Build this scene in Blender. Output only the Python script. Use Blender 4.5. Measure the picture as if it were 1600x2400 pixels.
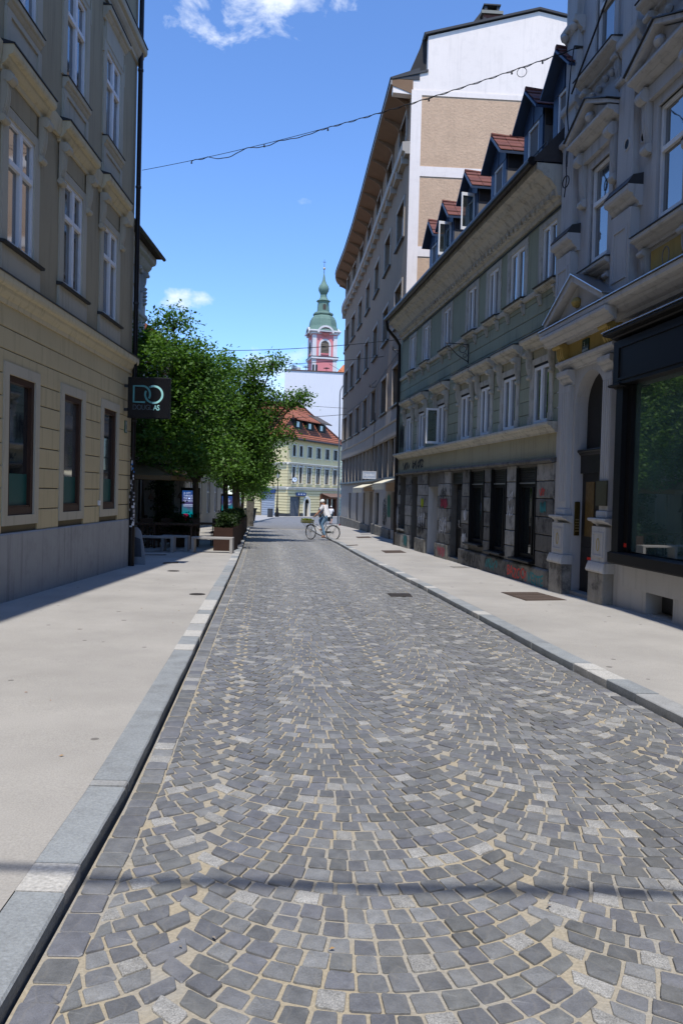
import bpy, bmesh, math, random
import numpy as np
from mathutils import Vector, Matrix
R = math.radians
random.seed(7); rng = np.random.default_rng(7)
for o in list(bpy.data.objects): bpy.data.objects.remove(o)
SC = bpy.context.scene
COL = SC.collection
# ------------------------------------------------------------------ camera
EYE = Vector((0, 0, 1.6)); TH = R(-1.38); RHO = 0.026
fw = Vector((0, math.cos(TH), math.sin(TH))); u0 = Vector((0, -math.sin(TH), math.cos(TH))); r0 = Vector((1, 0, 0))
rt = r0*math.cos(RHO) + u0*math.sin(RHO); up = -r0*math.sin(RHO) + u0*math.cos(RHO)
cam = bpy.data.cameras.new('camera'); camo = bpy.data.objects.new('camera', cam); COL.objects.link(camo)
cam.sensor_fit = 'VERTICAL'; cam.sensor_height = 36; cam.lens = 28.0
cam.clip_start = 0.05; cam.clip_end = 2000
camo.matrix_world = Matrix(((rt.x, up.x, -fw.x, EYE.x), (rt.y, up.y, -fw.y, EYE.y), (rt.z, up.z, -fw.z, EYE.z), (0, 0, 0, 1)))
SC.camera = camo
SC.render.resolution_x = 682; SC.render.resolution_y = 1024
# ------------------------------------------------------------------ sky and sun
SUN_EL = R(63); SUNDX = -0.034           # the sun stands behind the camera, a hair to its left
w = bpy.data.worlds.new('World'); SC.world = w; w.use_nodes = True
nt = w.node_tree; nt.nodes.clear()
def N(t, tree=None, **k):
    n = (tree or nt).nodes.new(t)
    for a, b in k.items(): setattr(n, a, b)
    return n
def LK(a, b, tree=None): b.id_data.links.new(a, b)
def M2(op, a, b=None, tree=None, clamp=False):
    n = N('ShaderNodeMath', tree, operation=op); n.use_clamp = clamp
    for i, x in enumerate((a, b)):
        if x is None: continue
        if isinstance(x, (int, float)): n.inputs[i].default_value = x
        else: LK(x, n.inputs[i], tree)
    return n.outputs[0]
sky = N('ShaderNodeTexSky', sky_type='NISHITA'); sky.sun_disc = False
sky.sun_elevation = SUN_EL; sky.sun_rotation = math.pi + math.atan(SUNDX)
sky.air_density = 1.15; sky.dust_density = 0.05; sky.ozone_density = 3.2; sky.altitude = 900
tc = N('ShaderNodeTexCoord'); sx = N('ShaderNodeSeparateXYZ'); LK(tc.outputs['Generated'], sx.inputs[0])
az = M2('ARCTAN2', sx.outputs[0], sx.outputs[1]); el = M2('ARCSINE', sx.outputs[2])
cm = N('ShaderNodeCombineXYZ'); LK(az, cm.inputs[0]); LK(M2('MULTIPLY', el, 1.5), cm.inputs[1])
n1 = N('ShaderNodeTexNoise'); n1.inputs['Scale'].default_value = 15; n1.inputs['Detail'].default_value = 6; n1.inputs['Roughness'].default_value = 0.6
n1.inputs['Distortion'].default_value = 0.35
LK(cm.outputs[0], n1.inputs['Vector'])
fb = M2('SUBTRACT', n1.outputs['Fac'], 0.5)
tot = None
# clouds as patches of the sky: azimuth, elevation, half sizes, strength
for a, e, ra, re, k in ((-0.135, 0.585, 0.135, 0.075, 1.0), (-0.20, 0.228, 0.036, 0.0135, .95), (-0.055, 0.345, 0.018, 0.006, .5), (-0.075, 0.14, 0.07, 0.035, .7),
                        (-0.9, 0.75, 0.30, 0.09, .9), (0.85, 0.5, 0.22, 0.06, .8), (1.7, 0.7, 0.3, 0.1, .9), (2.6, 0.5, 0.25, 0.08, .9), (-2.2, 0.45, 0.3, 0.07, .9), (-1.5, 0.3, 0.2, 0.05, .8)):
    dx = M2('DIVIDE', M2('SUBTRACT', az, a), ra); dy = M2('DIVIDE', M2('SUBTRACT', el, e), re)
    d2 = M2('ADD', M2('MULTIPLY', dx, dx), M2('MULTIPLY', dy, dy))
    m = M2('SUBTRACT', 0.50, M2('MULTIPLY', d2, 0.55))
    m = M2('ADD', m, M2('MULTIPLY', fb, 3.6))
    m = M2('MULTIPLY', M2('MULTIPLY', m, 1.25, clamp=True), k, clamp=True)
    tot = m if tot is None else M2('MAXIMUM', tot, m)
tot = M2('MULTIPLY', M2('POWER', tot, 1.15), 0.88)
tint = N('ShaderNodeMixRGB', blend_type='MULTIPLY'); tint.inputs[0].default_value = 1; LK(sky.outputs[0], tint.inputs[1]); tint.inputs[2].default_value = (0.74, 0.94, 1.24, 1)
mixc = N('ShaderNodeMixRGB'); LK(tot, mixc.inputs[0]); LK(tint.outputs[0], mixc.inputs[1]); mixc.inputs[2].default_value = (5.4, 5.8, 6.4, 1)
bg = N('ShaderNodeBackground'); bg.inputs['Strength'].default_value = 0.13
LK(mixc.outputs[0], bg.inputs['Color']); wo = N('ShaderNodeOutputWorld'); LK(bg.outputs[0], wo.inputs['Surface'])
sl = bpy.data.lights.new('sun', 'SUN'); sl.energy = 3.0; sl.angle = R(0.53); sl.color = (1, 0.95, 0.87)
so = bpy.data.objects.new('sun', sl); COL.objects.link(so)
tosun = Vector((SUNDX*math.cos(SUN_EL), -math.cos(SUN_EL), math.sin(SUN_EL))).normalized()
so.rotation_euler = tosun.to_track_quat('Z', 'Y').to_euler(); so.location = (0, -20, 40)
SC.view_settings.view_transform = 'Standard'; SC.view_settings.look = 'None'; SC.view_settings.exposure = 0.63; SC.view_settings.gamma = 1
SC.view_settings.use_curve_mapping = False
SC.render.engine = 'CYCLES'; SC.cycles.max_bounces = 6; SC.cycles.diffuse_bounces = 3; SC.cycles.glossy_bounces = 3; SC.cycles.transmission_bounces = 2; SC.cycles.transparent_max_bounces = 8; SC.cycles.caustics_reflective = False; SC.cycles.caustics_refractive = False
# ------------------------------------------------------------------ materials
def srgb(r, g, b):
    f = lambda c: c/12.92 if c <= 0.04045 else ((c+0.055)/1.055)**2.4
    return (f(r/255), f(g/255), f(b/255))
MATS = {}
def mat(name, col, rough=0.85, var=0.14, scale=2.5, bump=0.12, bscale=60, streak=0.0, spec=0.3, metal=0.0, fine=0.06, emit=None, dist=0.01, blot=0.0, blotcol=(0.03, 0.03, 0.028)):
    if name in MATS: return MATS[name]
    m = bpy.data.materials.new(name); m.use_nodes = True; t = m.node_tree; b = t.nodes['Principled BSDF']
    tcn = N('ShaderNodeTexCoord', t); oi = N('ShaderNodeObjectInfo', t)
    vec = N('ShaderNodeVectorMath', t, operation='ADD'); LK(tcn.outputs['Object'], vec.inputs[0])
    mul = N('ShaderNodeVectorMath', t, operation='SCALE'); mul.inputs[0].default_value = (13.7, 7.3, 5.1); LK(oi.outputs['Random'], mul.inputs['Scale']); LK(mul.outputs[0], vec.inputs[1])
    V = vec.outputs[0]
    def noise(s, d=3, vecin=V, r=0.55):
        n = N('ShaderNodeTexNoise', t); n.inputs['Scale'].default_value = s; n.inputs['Detail'].default_value = d; n.inputs['Roughness'].default_value = r
        LK(vecin, n.inputs['Vector']); return n.outputs['Fac']
    f = M2('ADD', 1.0, M2('MULTIPLY', M2('SUBTRACT', noise(scale), 0.5, t), var*2.6, t), t)
    f = M2('ADD', f, M2('MULTIPLY', M2('SUBTRACT', noise(bscale*0.7, 2), 0.5, t), fine*2.4, t), t)
    f = M2('ADD', f, M2('MULTIPLY', M2('SUBTRACT', oi.outputs['Random'], 0.5, t), var*0.5, t), t)
    if streak:
        mp = N('ShaderNodeMapping', t); mp.inputs['Scale'].default_value = (5, 5, 0.35); LK(V, mp.inputs['Vector'])
        s = noise(1.6, 4, mp.outputs[0], 0.65); s = M2('MULTIPLY', M2('SUBTRACT', s, 0.52, t), 4.5, t, clamp=True)
        f = M2('MULTIPLY', f, M2('SUBTRACT', 1.0, M2('MULTIPLY', s, streak, t), t), t)
    mx = N('ShaderNodeMixRGB', t, blend_type='MULTIPLY'); mx.inputs[0].default_value = 1; mx.inputs[1].default_value = (*col, 1); LK(f, mx.inputs[2])
    out = mx.outputs[0]
    if blot:
        q = noise(3.3, 5, V, 0.7); q = M2('MULTIPLY', M2('SUBTRACT', q, 0.50, t), 7, t, clamp=True)
        mb = N('ShaderNodeMixRGB', t); LK(M2('MULTIPLY', q, blot, t), mb.inputs[0]); LK(out, mb.inputs[1]); mb.inputs[2].default_value = (*blotcol, 1); out = mb.outputs[0]
    LK(out, b.inputs['Base Color'])
    b.inputs['Roughness'].default_value = rough; b.inputs['Metallic'].default_value = metal; b.inputs['Specular IOR Level'].default_value = spec
    if bump:
        bn = N('ShaderNodeBump', t); bn.inputs['Strength'].default_value = bump; bn.inputs['Distance'].default_value = dist
        LK(noise(bscale, 3), bn.inputs['Height']); LK(bn.outputs[0], b.inputs['Normal'])
    if emit:
        b.inputs['Emission Color'].default_value = (*col, 1); b.inputs['Emission Strength'].default_value = emit
    MATS[name] = m; return m
def glass(name, col=(0.012, 0.016, 0.02), rough=0.03, spec=0.9, wav=0.02):
    m = bpy.data.materials.new(name); m.use_nodes = True; t = m.node_tree; b = t.nodes['Principled BSDF']
    tcn = N('ShaderNodeTexCoord', t); oi = N('ShaderNodeObjectInfo', t)
    vec = N('ShaderNodeVectorMath', t, operation='ADD'); LK(tcn.outputs['Object'], vec.inputs[0]); LK(oi.outputs['Random'], vec.inputs[1])
    n = N('ShaderNodeTexNoise', t); n.inputs['Scale'].default_value = 1.7; n.inputs['Detail'].default_value = 2; LK(vec.outputs[0], n.inputs['Vector'])
    cr = N('ShaderNodeMixRGB', t); cr.inputs[1].default_value = (*[c*0.5 for c in col], 1); cr.inputs[2].default_value = (*[c*1.7 for c in col], 1); LK(n.outputs['Fac'], cr.inputs[0]); LK(cr.outputs[0], b.inputs['Base Color'])
    bn = N('ShaderNodeBump', t); bn.inputs['Strength'].default_value = wav; bn.inputs['Distance'].default_value = 0.02; LK(n.outputs['Fac'], bn.inputs['Height']); LK(bn.outputs[0], b.inputs['Normal'])
    b.inputs['Roughness'].default_value = rough; b.inputs['Specular IOR Level'].default_value = spec; b.inputs['IOR'].default_value = 2.6
    return m
def clear_glass():
    m = bpy.data.materials.new('clear_glass'); m.use_nodes = True; t = m.node_tree; b = t.nodes['Principled BSDF']; out = t.nodes['Material Output']
    b.inputs['Base Color'].default_value = (.05, .06, .06, 1); b.inputs['Roughness'].default_value = .03
    tr = N('ShaderNodeBsdfTransparent', t); tr.inputs['Color'].default_value = (.8, .86, .84, 1); ms = N('ShaderNodeMixShader', t); ms.inputs[0].default_value = .32
    LK(tr.outputs[0], ms.inputs[1]); LK(b.outputs[0], ms.inputs[2]); LK(ms.outputs[0], out.inputs['Surface']); return m
GCLEAR = clear_glass()
# ------------------------------------------------------------------ mesh helpers
def top_of(o):
    while o.parent: o = o.parent
    return o
def link(o, parent=None):
    COL.objects.link(o)
    if parent: o.parent = parent
    return o
def tag(o, label=None, cat=None, group=None, kind=None):
    if label: o['label'] = label
    if cat: o['category'] = cat
    if group: o['group'] = group
    if kind: o['kind'] = kind
    return o
def thing(name, label, cat, loc, group=None):
    o = bpy.data.objects.new(name, None); o.empty_display_size = 0.3; o.location = loc; link(o)
    return tag(o, label, cat, group)
def mkframe(p0, d, sgn=1):
    d = Vector(d).normalized(); n = Vector((-d.y, d.x))*sgn
    return lambda s, q, z: (p0[0]+d.x*s+n.x*q, p0[1]+d.y*s+n.y*q, z)
ID = lambda a, b, c: (a, b, c)
class MB:
    def __init__(self, fr=None): self.v = []; self.f = []; self.fr = fr or ID; self.mi = []
    def add(self, pts, faces, m=0):
        b = len(self.v); self.v += [self.fr(*p) for p in pts]
        for f in faces: self.f.append([i+b for i in f]); self.mi.append(m)
        return self
    def box(self, a, b, c, d, e, f, m=0):
        a, b = min(a, b), max(a, b); c, d = min(c, d), max(c, d); e, f = min(e, f), max(e, f)
        return self.add([(a, c, e), (b, c, e), (b, d, e), (a, d, e), (a, c, f), (b, c, f), (b, d, f), (a, d, f)],
                        [(0, 3, 2, 1), (4, 5, 6, 7), (0, 1, 5, 4), (1, 2, 6, 5), (2, 3, 7, 6), (3, 0, 4, 7)], m)
    def prof(self, pr, s0, s1, ds=None, m=0):            # closed (n,z) profile run along s
        k = len(pr); seg = 1 if not ds else max(1, int(math.ceil(abs(s1-s0)/ds)))
        pts = [(s0+(s1-s0)*i/seg, n, z) for i in range(seg+1) for n, z in pr]
        fs = [(i*k+j, i*k+(j+1) % k, (i+1)*k+(j+1) % k, (i+1)*k+j) for i in range(seg) for j in range(k)]
        fs += [tuple(range(k)), tuple(seg*k+j for j in range(k-1, -1, -1))]
        return self.add(pts, fs, m)
    def poly(self, pts, n0, n1, m=0):                    # (s,z) outline given thickness along n
        k = len(pts)
        return self.add([(s, n0, z) for s, z in pts]+[(s, n1, z) for s, z in pts], [tuple(range(k)), tuple(range(2*k-1, k-1, -1))]+[(i, (i+1) % k, k+(i+1) % k, k+i) for i in range(k)], m)
    def face(self, pts, m=0): return self.add(pts, [tuple(range(len(pts)))], m)
    def tube(self, path, r, k=8, m=0, cap=True):
        P = [Vector(self.fr(*p)) for p in path]; n = len(P); rs = r if isinstance(r, (list, tuple)) else [r]*n
        b = len(self.v); prev = None
        for i in range(n):
            t = (P[min(i+1, n-1)]-P[max(i-1, 0)])
            t = t.normalized() if t.length > 1e-9 else Vector((0, 0, 1))
            if prev is None:
                a = Vector((0, 0, 1)) if abs(t.z) < 0.9 else Vector((1, 0, 0)); x = t.cross(a).normalized()
            else:
                x = prev - t*prev.dot(t); x = x.normalized() if x.length > 1e-6 else t.orthogonal().normalized()
            prev = x; y = t.cross(x)
            for j in range(k):
                an = 2*math.pi*j/k; self.v.append(tuple(P[i]+(x*math.cos(an)+y*math.sin(an))*rs[i]))
        for i in range(n-1):
            for j in range(k): self.f.append([b+i*k+j, b+i*k+(j+1) % k, b+(i+1)*k+(j+1) % k, b+(i+1)*k+j]); self.mi.append(m)
        if cap:
            self.f.append([b+j for j in range(k-1, -1, -1)]); self.mi.append(m); self.f.append([b+(n-1)*k+j for j in range(k)]); self.mi.append(m)
        return self
    def lathe(self, c, pr, k=16, m=0, rot=0.0, sx=1.0, sy=1.0):
        pts = [(c[0]+r*sx*math.cos(2*math.pi*j/k+rot), c[1]+r*sy*math.sin(2*math.pi*j/k+rot), c[2]+z) for r, z in pr for j in range(k)]
        n = len(pr); fs = [(i*k+j, i*k+(j+1) % k, (i+1)*k+(j+1) % k, (i+1)*k+j) for i in range(n-1) for j in range(k)]
        fs += [tuple(range(k-1, -1, -1)), tuple((n-1)*k+j for j in range(k))]
        return self.add(pts, fs, m)
    def torus(self, c, ax, Rr, r, k=28, q=6, m=0):
        ax = Vector(ax).normalized(); x = ax.orthogonal().normalized(); y = ax.cross(x); c = Vector(c)
        b = len(self.v)
        for i in range(k):
            a = 2*math.pi*i/k; d = x*math.cos(a)+y*math.sin(a)
            for j in range(q):
                e = 2*math.pi*j/q; self.v.append(tuple(c+d*(Rr+r*math.cos(e))+ax*r*math.sin(e)))
        for i in range(k):
            for j in range(q): self.f.append([b+i*q+j, b+((i+1) % k)*q+j, b+((i+1) % k)*q+(j+1) % q, b+i*q+(j+1) % q]); self.mi.append(m)
        return self
    def build(self, name, mt, parent=None, smooth=False, bevel=0):
        me = bpy.data.meshes.new(name)
        if parent: L = top_of(parent).location
        else:
            a = np.array(self.v); L = Vector(((a[:, 0].min()+a[:, 0].max())/2, (a[:, 1].min()+a[:, 1].max())/2, a[:, 2].min()))
        me.from_pydata([(p[0]-L[0], p[1]-L[1], p[2]-L[2]) for p in self.v], [], self.f)
        mts = mt if isinstance(mt, (list, tuple)) else [mt]
        for x in mts: me.materials.append(x)
        if len(mts) > 1: me.polygons.foreach_set('material_index', self.mi)
        if smooth:
            me.polygons.foreach_set('use_smooth', [True]*len(self.f))
            try: me.set_sharp_from_angle(angle=R(40))
            except Exception: pass
        o = bpy.data.objects.new(name, me); link(o, parent)
        if not parent: o.location = L
        if bevel:
            b = o.modifiers.new('bevel', 'BEVEL'); b.width = bevel; b.segments = 2; b.limit_method = 'ANGLE'; b.angle_limit = R(35)
        return o
def Bx(fr, name, mt, parent, *a, bevel=0): return MB(fr).box(*a).build(name, mt, parent, bevel=bevel)
def wall_mb(fr, s0, s1, z0, z1, ops, n=0.0, depth=0.3, ds=None):
    mb = MB(fr); ss = {s0, s1}; zs = {z0, z1}
    for a, b, c, d in ops:
        ss |= {x for x in (a, b) if s0 < x < s1}; zs |= {x for x in (c, d) if z0 < x < z1}
    if ds:
        k = int((s1-s0)/ds)
        for i in range(1, k):
            x = s0+(s1-s0)*i/k
            if not any(abs(x-y) < 0.05 for y in ss): ss.add(x)
    ss = sorted(ss); zs = sorted(zs)
    for i in range(len(ss)-1):
        for j in range(len(zs)-1):
            x = (ss[i]+ss[i+1])/2; y = (zs[j]+zs[j+1])/2
            if any(a < x < b and c < y < d for a, b, c, d in ops): continue
            mb.face([(ss[i], n, zs[j]), (ss[i+1], n, zs[j]), (ss[i+1], n, zs[j+1]), (ss[i], n, zs[j+1])])
    for a, b, c, d in ops:
        a_, b_, c_, d_ = max(a, s0), min(b, s1), max(c, z0), min(d, z1)
        if a_ >= b_ or c_ >= d_: continue
        e = n-depth
        for P in ([(a_, n, c_), (a_, n, d_), (a_, e, d_), (a_, e, c_)], [(b_, n, c_), (b_, n, d_), (b_, e, d_), (b_, e, c_)],
                  [(a_, n, c_), (b_, n, c_), (b_, e, c_), (a_, e, c_)], [(a_, n, d_), (b_, n, d_), (b_, e, d_), (a_, e, d_)]): mb.face(P)
    return mb
def courses(root, fr, mt, s0, s1, zlist, ops, n0=-0.02, n1=0.016, gap=0.012, name='plaster_course', ds=None):
    for k in range(len(zlist)-1):
        a, b = zlist[k]+gap, zlist[k+1]-gap
        cuts = sorted([(x0, x1) for x0, x1, c, d in ops if c < (a+b)/2 < d])
        cur = s0; segs = []
        for x0, x1 in cuts:
            if x0 > cur: segs.append((cur, min(x0, s1)))
            cur = max(cur, x1)
        if cur < s1: segs.append((cur, s1))
        for x0, x1 in segs:
            if x1-x0 > 0.03: MB(fr).prof([(n0, a), (n1-0.006, a), (n1, a+0.008), (n1, b-0.008), (n1-0.006, b), (n0, b)], x0, x1, ds).build(name, mt, root)
def window(root, fr, s0, s1, z0, z1, n, fm, gm, cols=2, tr=(), ft=0.055, fd=0.07, name='window', mw=None):
    mw = mw or ft*0.8; mb = MB(fr); q = n-fd
    if gm is globals().get('GL') and random.random() < .3: gm = GLB
    mb.box(s0, s0+ft, q, n, z0, z1).box(s1-ft, s1, q, n, z0, z1).box(s0+ft, s1-ft, q, n, z0, z0+ft*1.2).box(s0+ft, s1-ft, q, n, z1-ft, z1)
    xs = [s0+ft]; 
    for i in range(1, cols):
        x = s0+(s1-s0)*i/cols; mb.box(x-mw, x+mw, q+0.004, n+0.012, z0+ft*1.2, z1-ft); xs += [x-mw, x+mw]
    xs.append(s1-ft)
    ys = [z0+ft*1.2]
    for t in tr:
        y = z0+(z1-z0)*t; mb.box(s0+ft, s1-ft, q+0.006, n+0.018, y-ft*0.6, y+ft*0.6); ys += [y-ft*0.6, y+ft*0.6]
    ys.append(z1-ft)
    o = mb.build(name, fm, root)
    for i in range(0, len(xs)-1, 2):
        for j in range(0, len(ys)-1, 2):
            Bx(fr, 'pane', gm, o, xs[i]-0.008, xs[i+1]+0.008, q+0.02, q+0.032, ys[j]-0.008, ys[j+1]+0.008)
    return o
def corn(z0, z1, n0, p):
    h = z1-z0
    return [(n0, z0), (n0+.22*p, z0), (n0+.26*p, z0+.18*h), (n0+.42*p, z0+.26*h), (n0+.62*p, z0+.42*h), (n0+.66*p, z0+.55*h), (n0+.92*p, z0+.62*h), (n0+p, z0+.74*h), (n0+p, z1-.06*h), (n0+.96*p, z1), (n0, z1)]
def console(fr, mt, parent, s, w_, z0, z1, n0, p, name='console'):
    h = z1-z0; pr = [(n0, z0)]
    for i in range(13):
        t = i/12; nn = n0 + p*(0.20+0.16*math.sin(t*math.pi*2.0-1.2) + 0.80*t**2.2); pr.append((min(nn, n0+p), z0+h*t))
    pr.append((n0, z1)); mb = MB(fr).prof(pr, s-w_/2, s+w_/2)
    for q in (-.28, 0, .28): mb.prof([(a+0.012 if 0 < i < len(pr)-1 else a, b) for i, (a, b) in enumerate(pr)], s+q*w_-w_*.07, s+q*w_+w_*.07)
    c = fr(s, 0, 0); d = fr(s+1, 0, 0); ax = Vector((d[0]-c[0], d[1]-c[1], 0))
    for (nn, zz, rr) in ((n0+p*.72, z1-h*.13, h*.10), (n0+p*.22, z0+h*.09, h*.075)):
        a = fr(s-w_*.58, nn, zz); b = fr(s+w_*.58, nn, zz); mb2 = MB(); mb2.tube([a, b], rr, 10); o = len(mb.v); mb.v += mb2.v; mb.f += [[i+o for i in f] for f in mb2.f]; mb.mi += mb2.mi
    return mb.build(name, mt, parent, smooth=True)
def text_obj(name, body, size, fn, mt, parent, ext=0.004, bold=0.0, sp=1.0):
    cu = bpy.data.curves.new('t', 'FONT'); cu.body = body; cu.size = size; cu.extrude = ext; cu.offset = bold; cu.space_character = sp; cu.resolution_u = 3
    to = bpy.data.objects.new('t', cu); COL.objects.link(to); bpy.context.view_layer.update()
    me = bpy.data.meshes.new_from_object(to.evaluated_get(bpy.context.evaluated_depsgraph_get())); bpy.data.objects.remove(to)
    L = top_of(parent).location
    for v in me.vertices:
        p = fn(v.co.x, v.co.y, v.co.z); v.co = (p[0]-L[0], p[1]-L[1], p[2]-L[2])
    me.materials.clear(); me.materials.append(mt)
    return link(bpy.data.objects.new(name, me), parent)
def gz(y): return -.012*y if y < 30 else (-.36-.022*(y-30) if y < 75 else (-1.35-.012*(y-75) if y < 140 else -2.13))
def rz(y): return gz(y)+.03      # road surface
def lerp(pts, y):
    if y <= pts[0][1]: a, b = pts[0], pts[1]
    else:
        for a, b in zip(pts, pts[1:]):
            if a[1] <= y <= b[1]: break
    return a[0]+(b[0]-a[0])*(y-a[1])/(b[1]-a[1])
# ------------------------------------------------------------------ ground, road, pavements
LK_ = [(-0.72, -6), (-0.85, 0), (-0.98, 2.4), (-1.09, 4.2), (-2.48, 18.9), (-3.07, 24.8), (-4.35, 37), (-5.7, 50), (-7.2, 61), (-7.6, 75), (-7.7, 95)]
RK_ = [(3.35, -6), (2.98, 2), (2.55, 5.8), (2.23, 8.2), (1.97, 10.9), (1.57, 14.6), (0.77, 21.5), (0.45, 24.5), (-0.31, 32.1), (-1.2, 41), (-1.9, 50), (-2.1, 58), (-1.2, 64), (1.5, 68)]
def XL(y): return lerp(LK_, y)
def XR(y): return lerp(RK_, y)
def paint_attr(me, cols):
    a = me.color_attributes.new('col', 'FLOAT_COLOR', 'POINT'); a.data.foreach_set('color', np.asarray(cols, dtype=np.float32).ravel())
def m_cobble():
    m = bpy.data.materials.new('cobble'); m.use_nodes = True; t = m.node_tree; b = t.nodes['Principled BSDF']
    at = N('ShaderNodeAttribute', t, attribute_name='col'); g = N('ShaderNodeNewGeometry', t)
    def noise(s, d, r=0.6):
        n = N('ShaderNodeTexNoise', t); n.inputs['Scale'].default_value = s; n.inputs['Detail'].default_value = d; n.inputs['Roughness'].default_value = r; LK(g.outputs['Position'], n.inputs['Vector']); return n.outputs['Fac']
    sp = M2('SUBTRACT', noise(190, 3, .7), 0.5, t); lo = M2('SUBTRACT', noise(14, 5), 0.5, t)
    amp = M2('ADD', 0.55, M2('MULTIPLY', at.outputs['Alpha'], 2.3, t), t)
    f = M2('ADD', 1.0, M2('ADD', M2('MULTIPLY', sp, amp, t), M2('MULTIPLY', lo, 1.0, t), t), t)
    mx = N('ShaderNodeMixRGB', t, blend_type='MULTIPLY'); mx.inputs[0].default_value = 1; LK(at.outputs['Color'], mx.inputs[1]); LK(f, mx.inputs[2])
    # pale veins and wear on some stones
    vn = N('ShaderNodeTexWave', t); vn.inputs['Scale'].default_value = 3.2; vn.inputs['Distortion'].default_value = 9; vn.inputs['Detail'].default_value = 3; vn.inputs['Detail Scale'].default_value = 1.4; LK(g.outputs['Position'], vn.inputs['Vector'])
    ve = M2('MULTIPLY', M2('SUBTRACT', vn.outputs['Fac'], 0.94, t), 9, t, clamp=True)
    du = M2('MULTIPLY', M2('SUBTRACT', noise(2.1, 6, .65), 0.50, t), 2.4, t, clamp=True)
    k = M2('MAXIMUM', M2('MULTIPLY', ve, 0.35, t), M2('MULTIPLY', du, 0.42, t), t)
    m2 = N('ShaderNodeMixRGB', t); LK(k, m2.inputs[0]); LK(mx.outputs[0], m2.inputs[1]); m2.inputs[2].default_value = (0.26, 0.245, 0.215, 1)
    LK(m2.outputs[0], b.inputs['Base Color']); b.inputs['Roughness'].default_value = 0.55; b.inputs['Specular IOR Level'].default_value = 0.5
    bn = N('ShaderNodeBump', t); bn.inputs['Strength'].default_value = 0.5; bn.inputs['Distance'].default_value = 0.004; LK(noise(75, 6), bn.inputs['Height']); LK(bn.outputs[0], b.inputs['Normal'])
    return m
MCOB = m_cobble()
def m_bed():
    m = bpy.data.materials.new('sand_joint'); m.use_nodes = True; t = m.node_tree; b = t.nodes['Principled BSDF']; g = N('ShaderNodeNewGeometry', t)
    n = N('ShaderNodeTexNoise', t); n.inputs['Scale'].default_value = 2.2; n.inputs['Detail'].default_value = 7; LK(g.outputs['Position'], n.inputs['Vector'])
    n3 = N('ShaderNodeTexNoise', t); n3.inputs['Scale'].default_value = 90; n3.inputs['Detail'].default_value = 4; LK(g.outputs['Position'], n3.inputs['Vector'])
    cr = N('ShaderNodeMixRGB', t); cr.inputs[1].default_value = (0.40, 0.345, 0.25, 1); cr.inputs[2].default_value = (0.355, 0.335, 0.295, 1); LK(M2('MULTIPLY', M2('SUBTRACT', n.outputs['Fac'], .4, t), 4, t, clamp=True), cr.inputs[0])
    mu = N('ShaderNodeMixRGB', t, blend_type='MULTIPLY'); mu.inputs[0].default_value = .7; LK(cr.outputs[0], mu.inputs[1]); LK(M2('ADD', .45, n3.outputs['Fac'], t), mu.inputs[2])
    # where the stones get too small to tell apart the sheet carries their colour
    vo = N('ShaderNodeTexVoronoi', t); vo.inputs['Scale'].default_value = 8.5; LK(g.outputs['Position'], vo.inputs['Vector'])
    cs = N('ShaderNodeSeparateColor', t); LK(vo.outputs['Color'], cs.inputs[0])
    ramp = N('ShaderNodeValToRGB', t); LK(cs.outputs[0], ramp.inputs[0]); e = ramp.color_ramp.elements; e[0].color = (0.15, 0.15, 0.152, 1); e[1].color = (0.20, 0.20, 0.195, 1)
    q = e.new(0.9); q.color = (0.19, .19, .188, 1); q = e.new(0.95); q.color = (.3, .29, .27, 1)
    sp = N('ShaderNodeSeparateXYZ', t); LK(g.outputs['Position'], sp.inputs[0]); far = M2('GREATER_THAN', sp.outputs[1], 50.0, t)
    mf = N('ShaderNodeMixRGB', t); LK(far, mf.inputs[0]); LK(mu.outputs[0], mf.inputs[1]); LK(ramp.outputs[0], mf.inputs[2]); LK(mf.outputs[0], b.inputs['Base Color']); b.inputs['Roughness'].default_value = .9
    bn = N('ShaderNodeBump', t); bn.inputs['Strength'].default_value = .6; bn.inputs['Distance'].default_value = .006; LK(n3.outputs['Fac'], bn.inputs['Height']); LK(bn.outputs[0], b.inputs['Normal'])
    return m
MBED = m_bed()
# wide ground sheet under everything, out to the horizon
ys = [-300, -6, 0, 30, 75, 140, 700]
mb = MB()
for a, b in zip(ys, ys[1:]):
    mb.face([(-500, a, gz(max(a, -6))-.06), (500, a, gz(max(a, -6))-.06), (500, b, gz(b)-.06), (-500, b, gz(b)-.06)])
tag(mb.build('ground', mat('ground', (0.16, 0.155, 0.15))), kind='structure')
# road bed
mb = MB(); yy = list(np.arange(-6, 76, 1.0))+[76, 90, 110, 140]
for a, b in zip(yy, yy[1:]):
    ea = 14.0 if a >= 60 else XR(a)-.03; eb = 14.0 if b > 60 else XR(b)-.03
    la, lb = XL(min(a, 95))+.018, XL(min(b, 95))+.018
    mb.face([(la, a, rz(a)-.007), (ea, a, rz(a)-.007), (eb, b, rz(b)-.007), (lb, b, rz(b)-.007)])
road = tag(mb.build('road', MBED), kind='structure')
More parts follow.
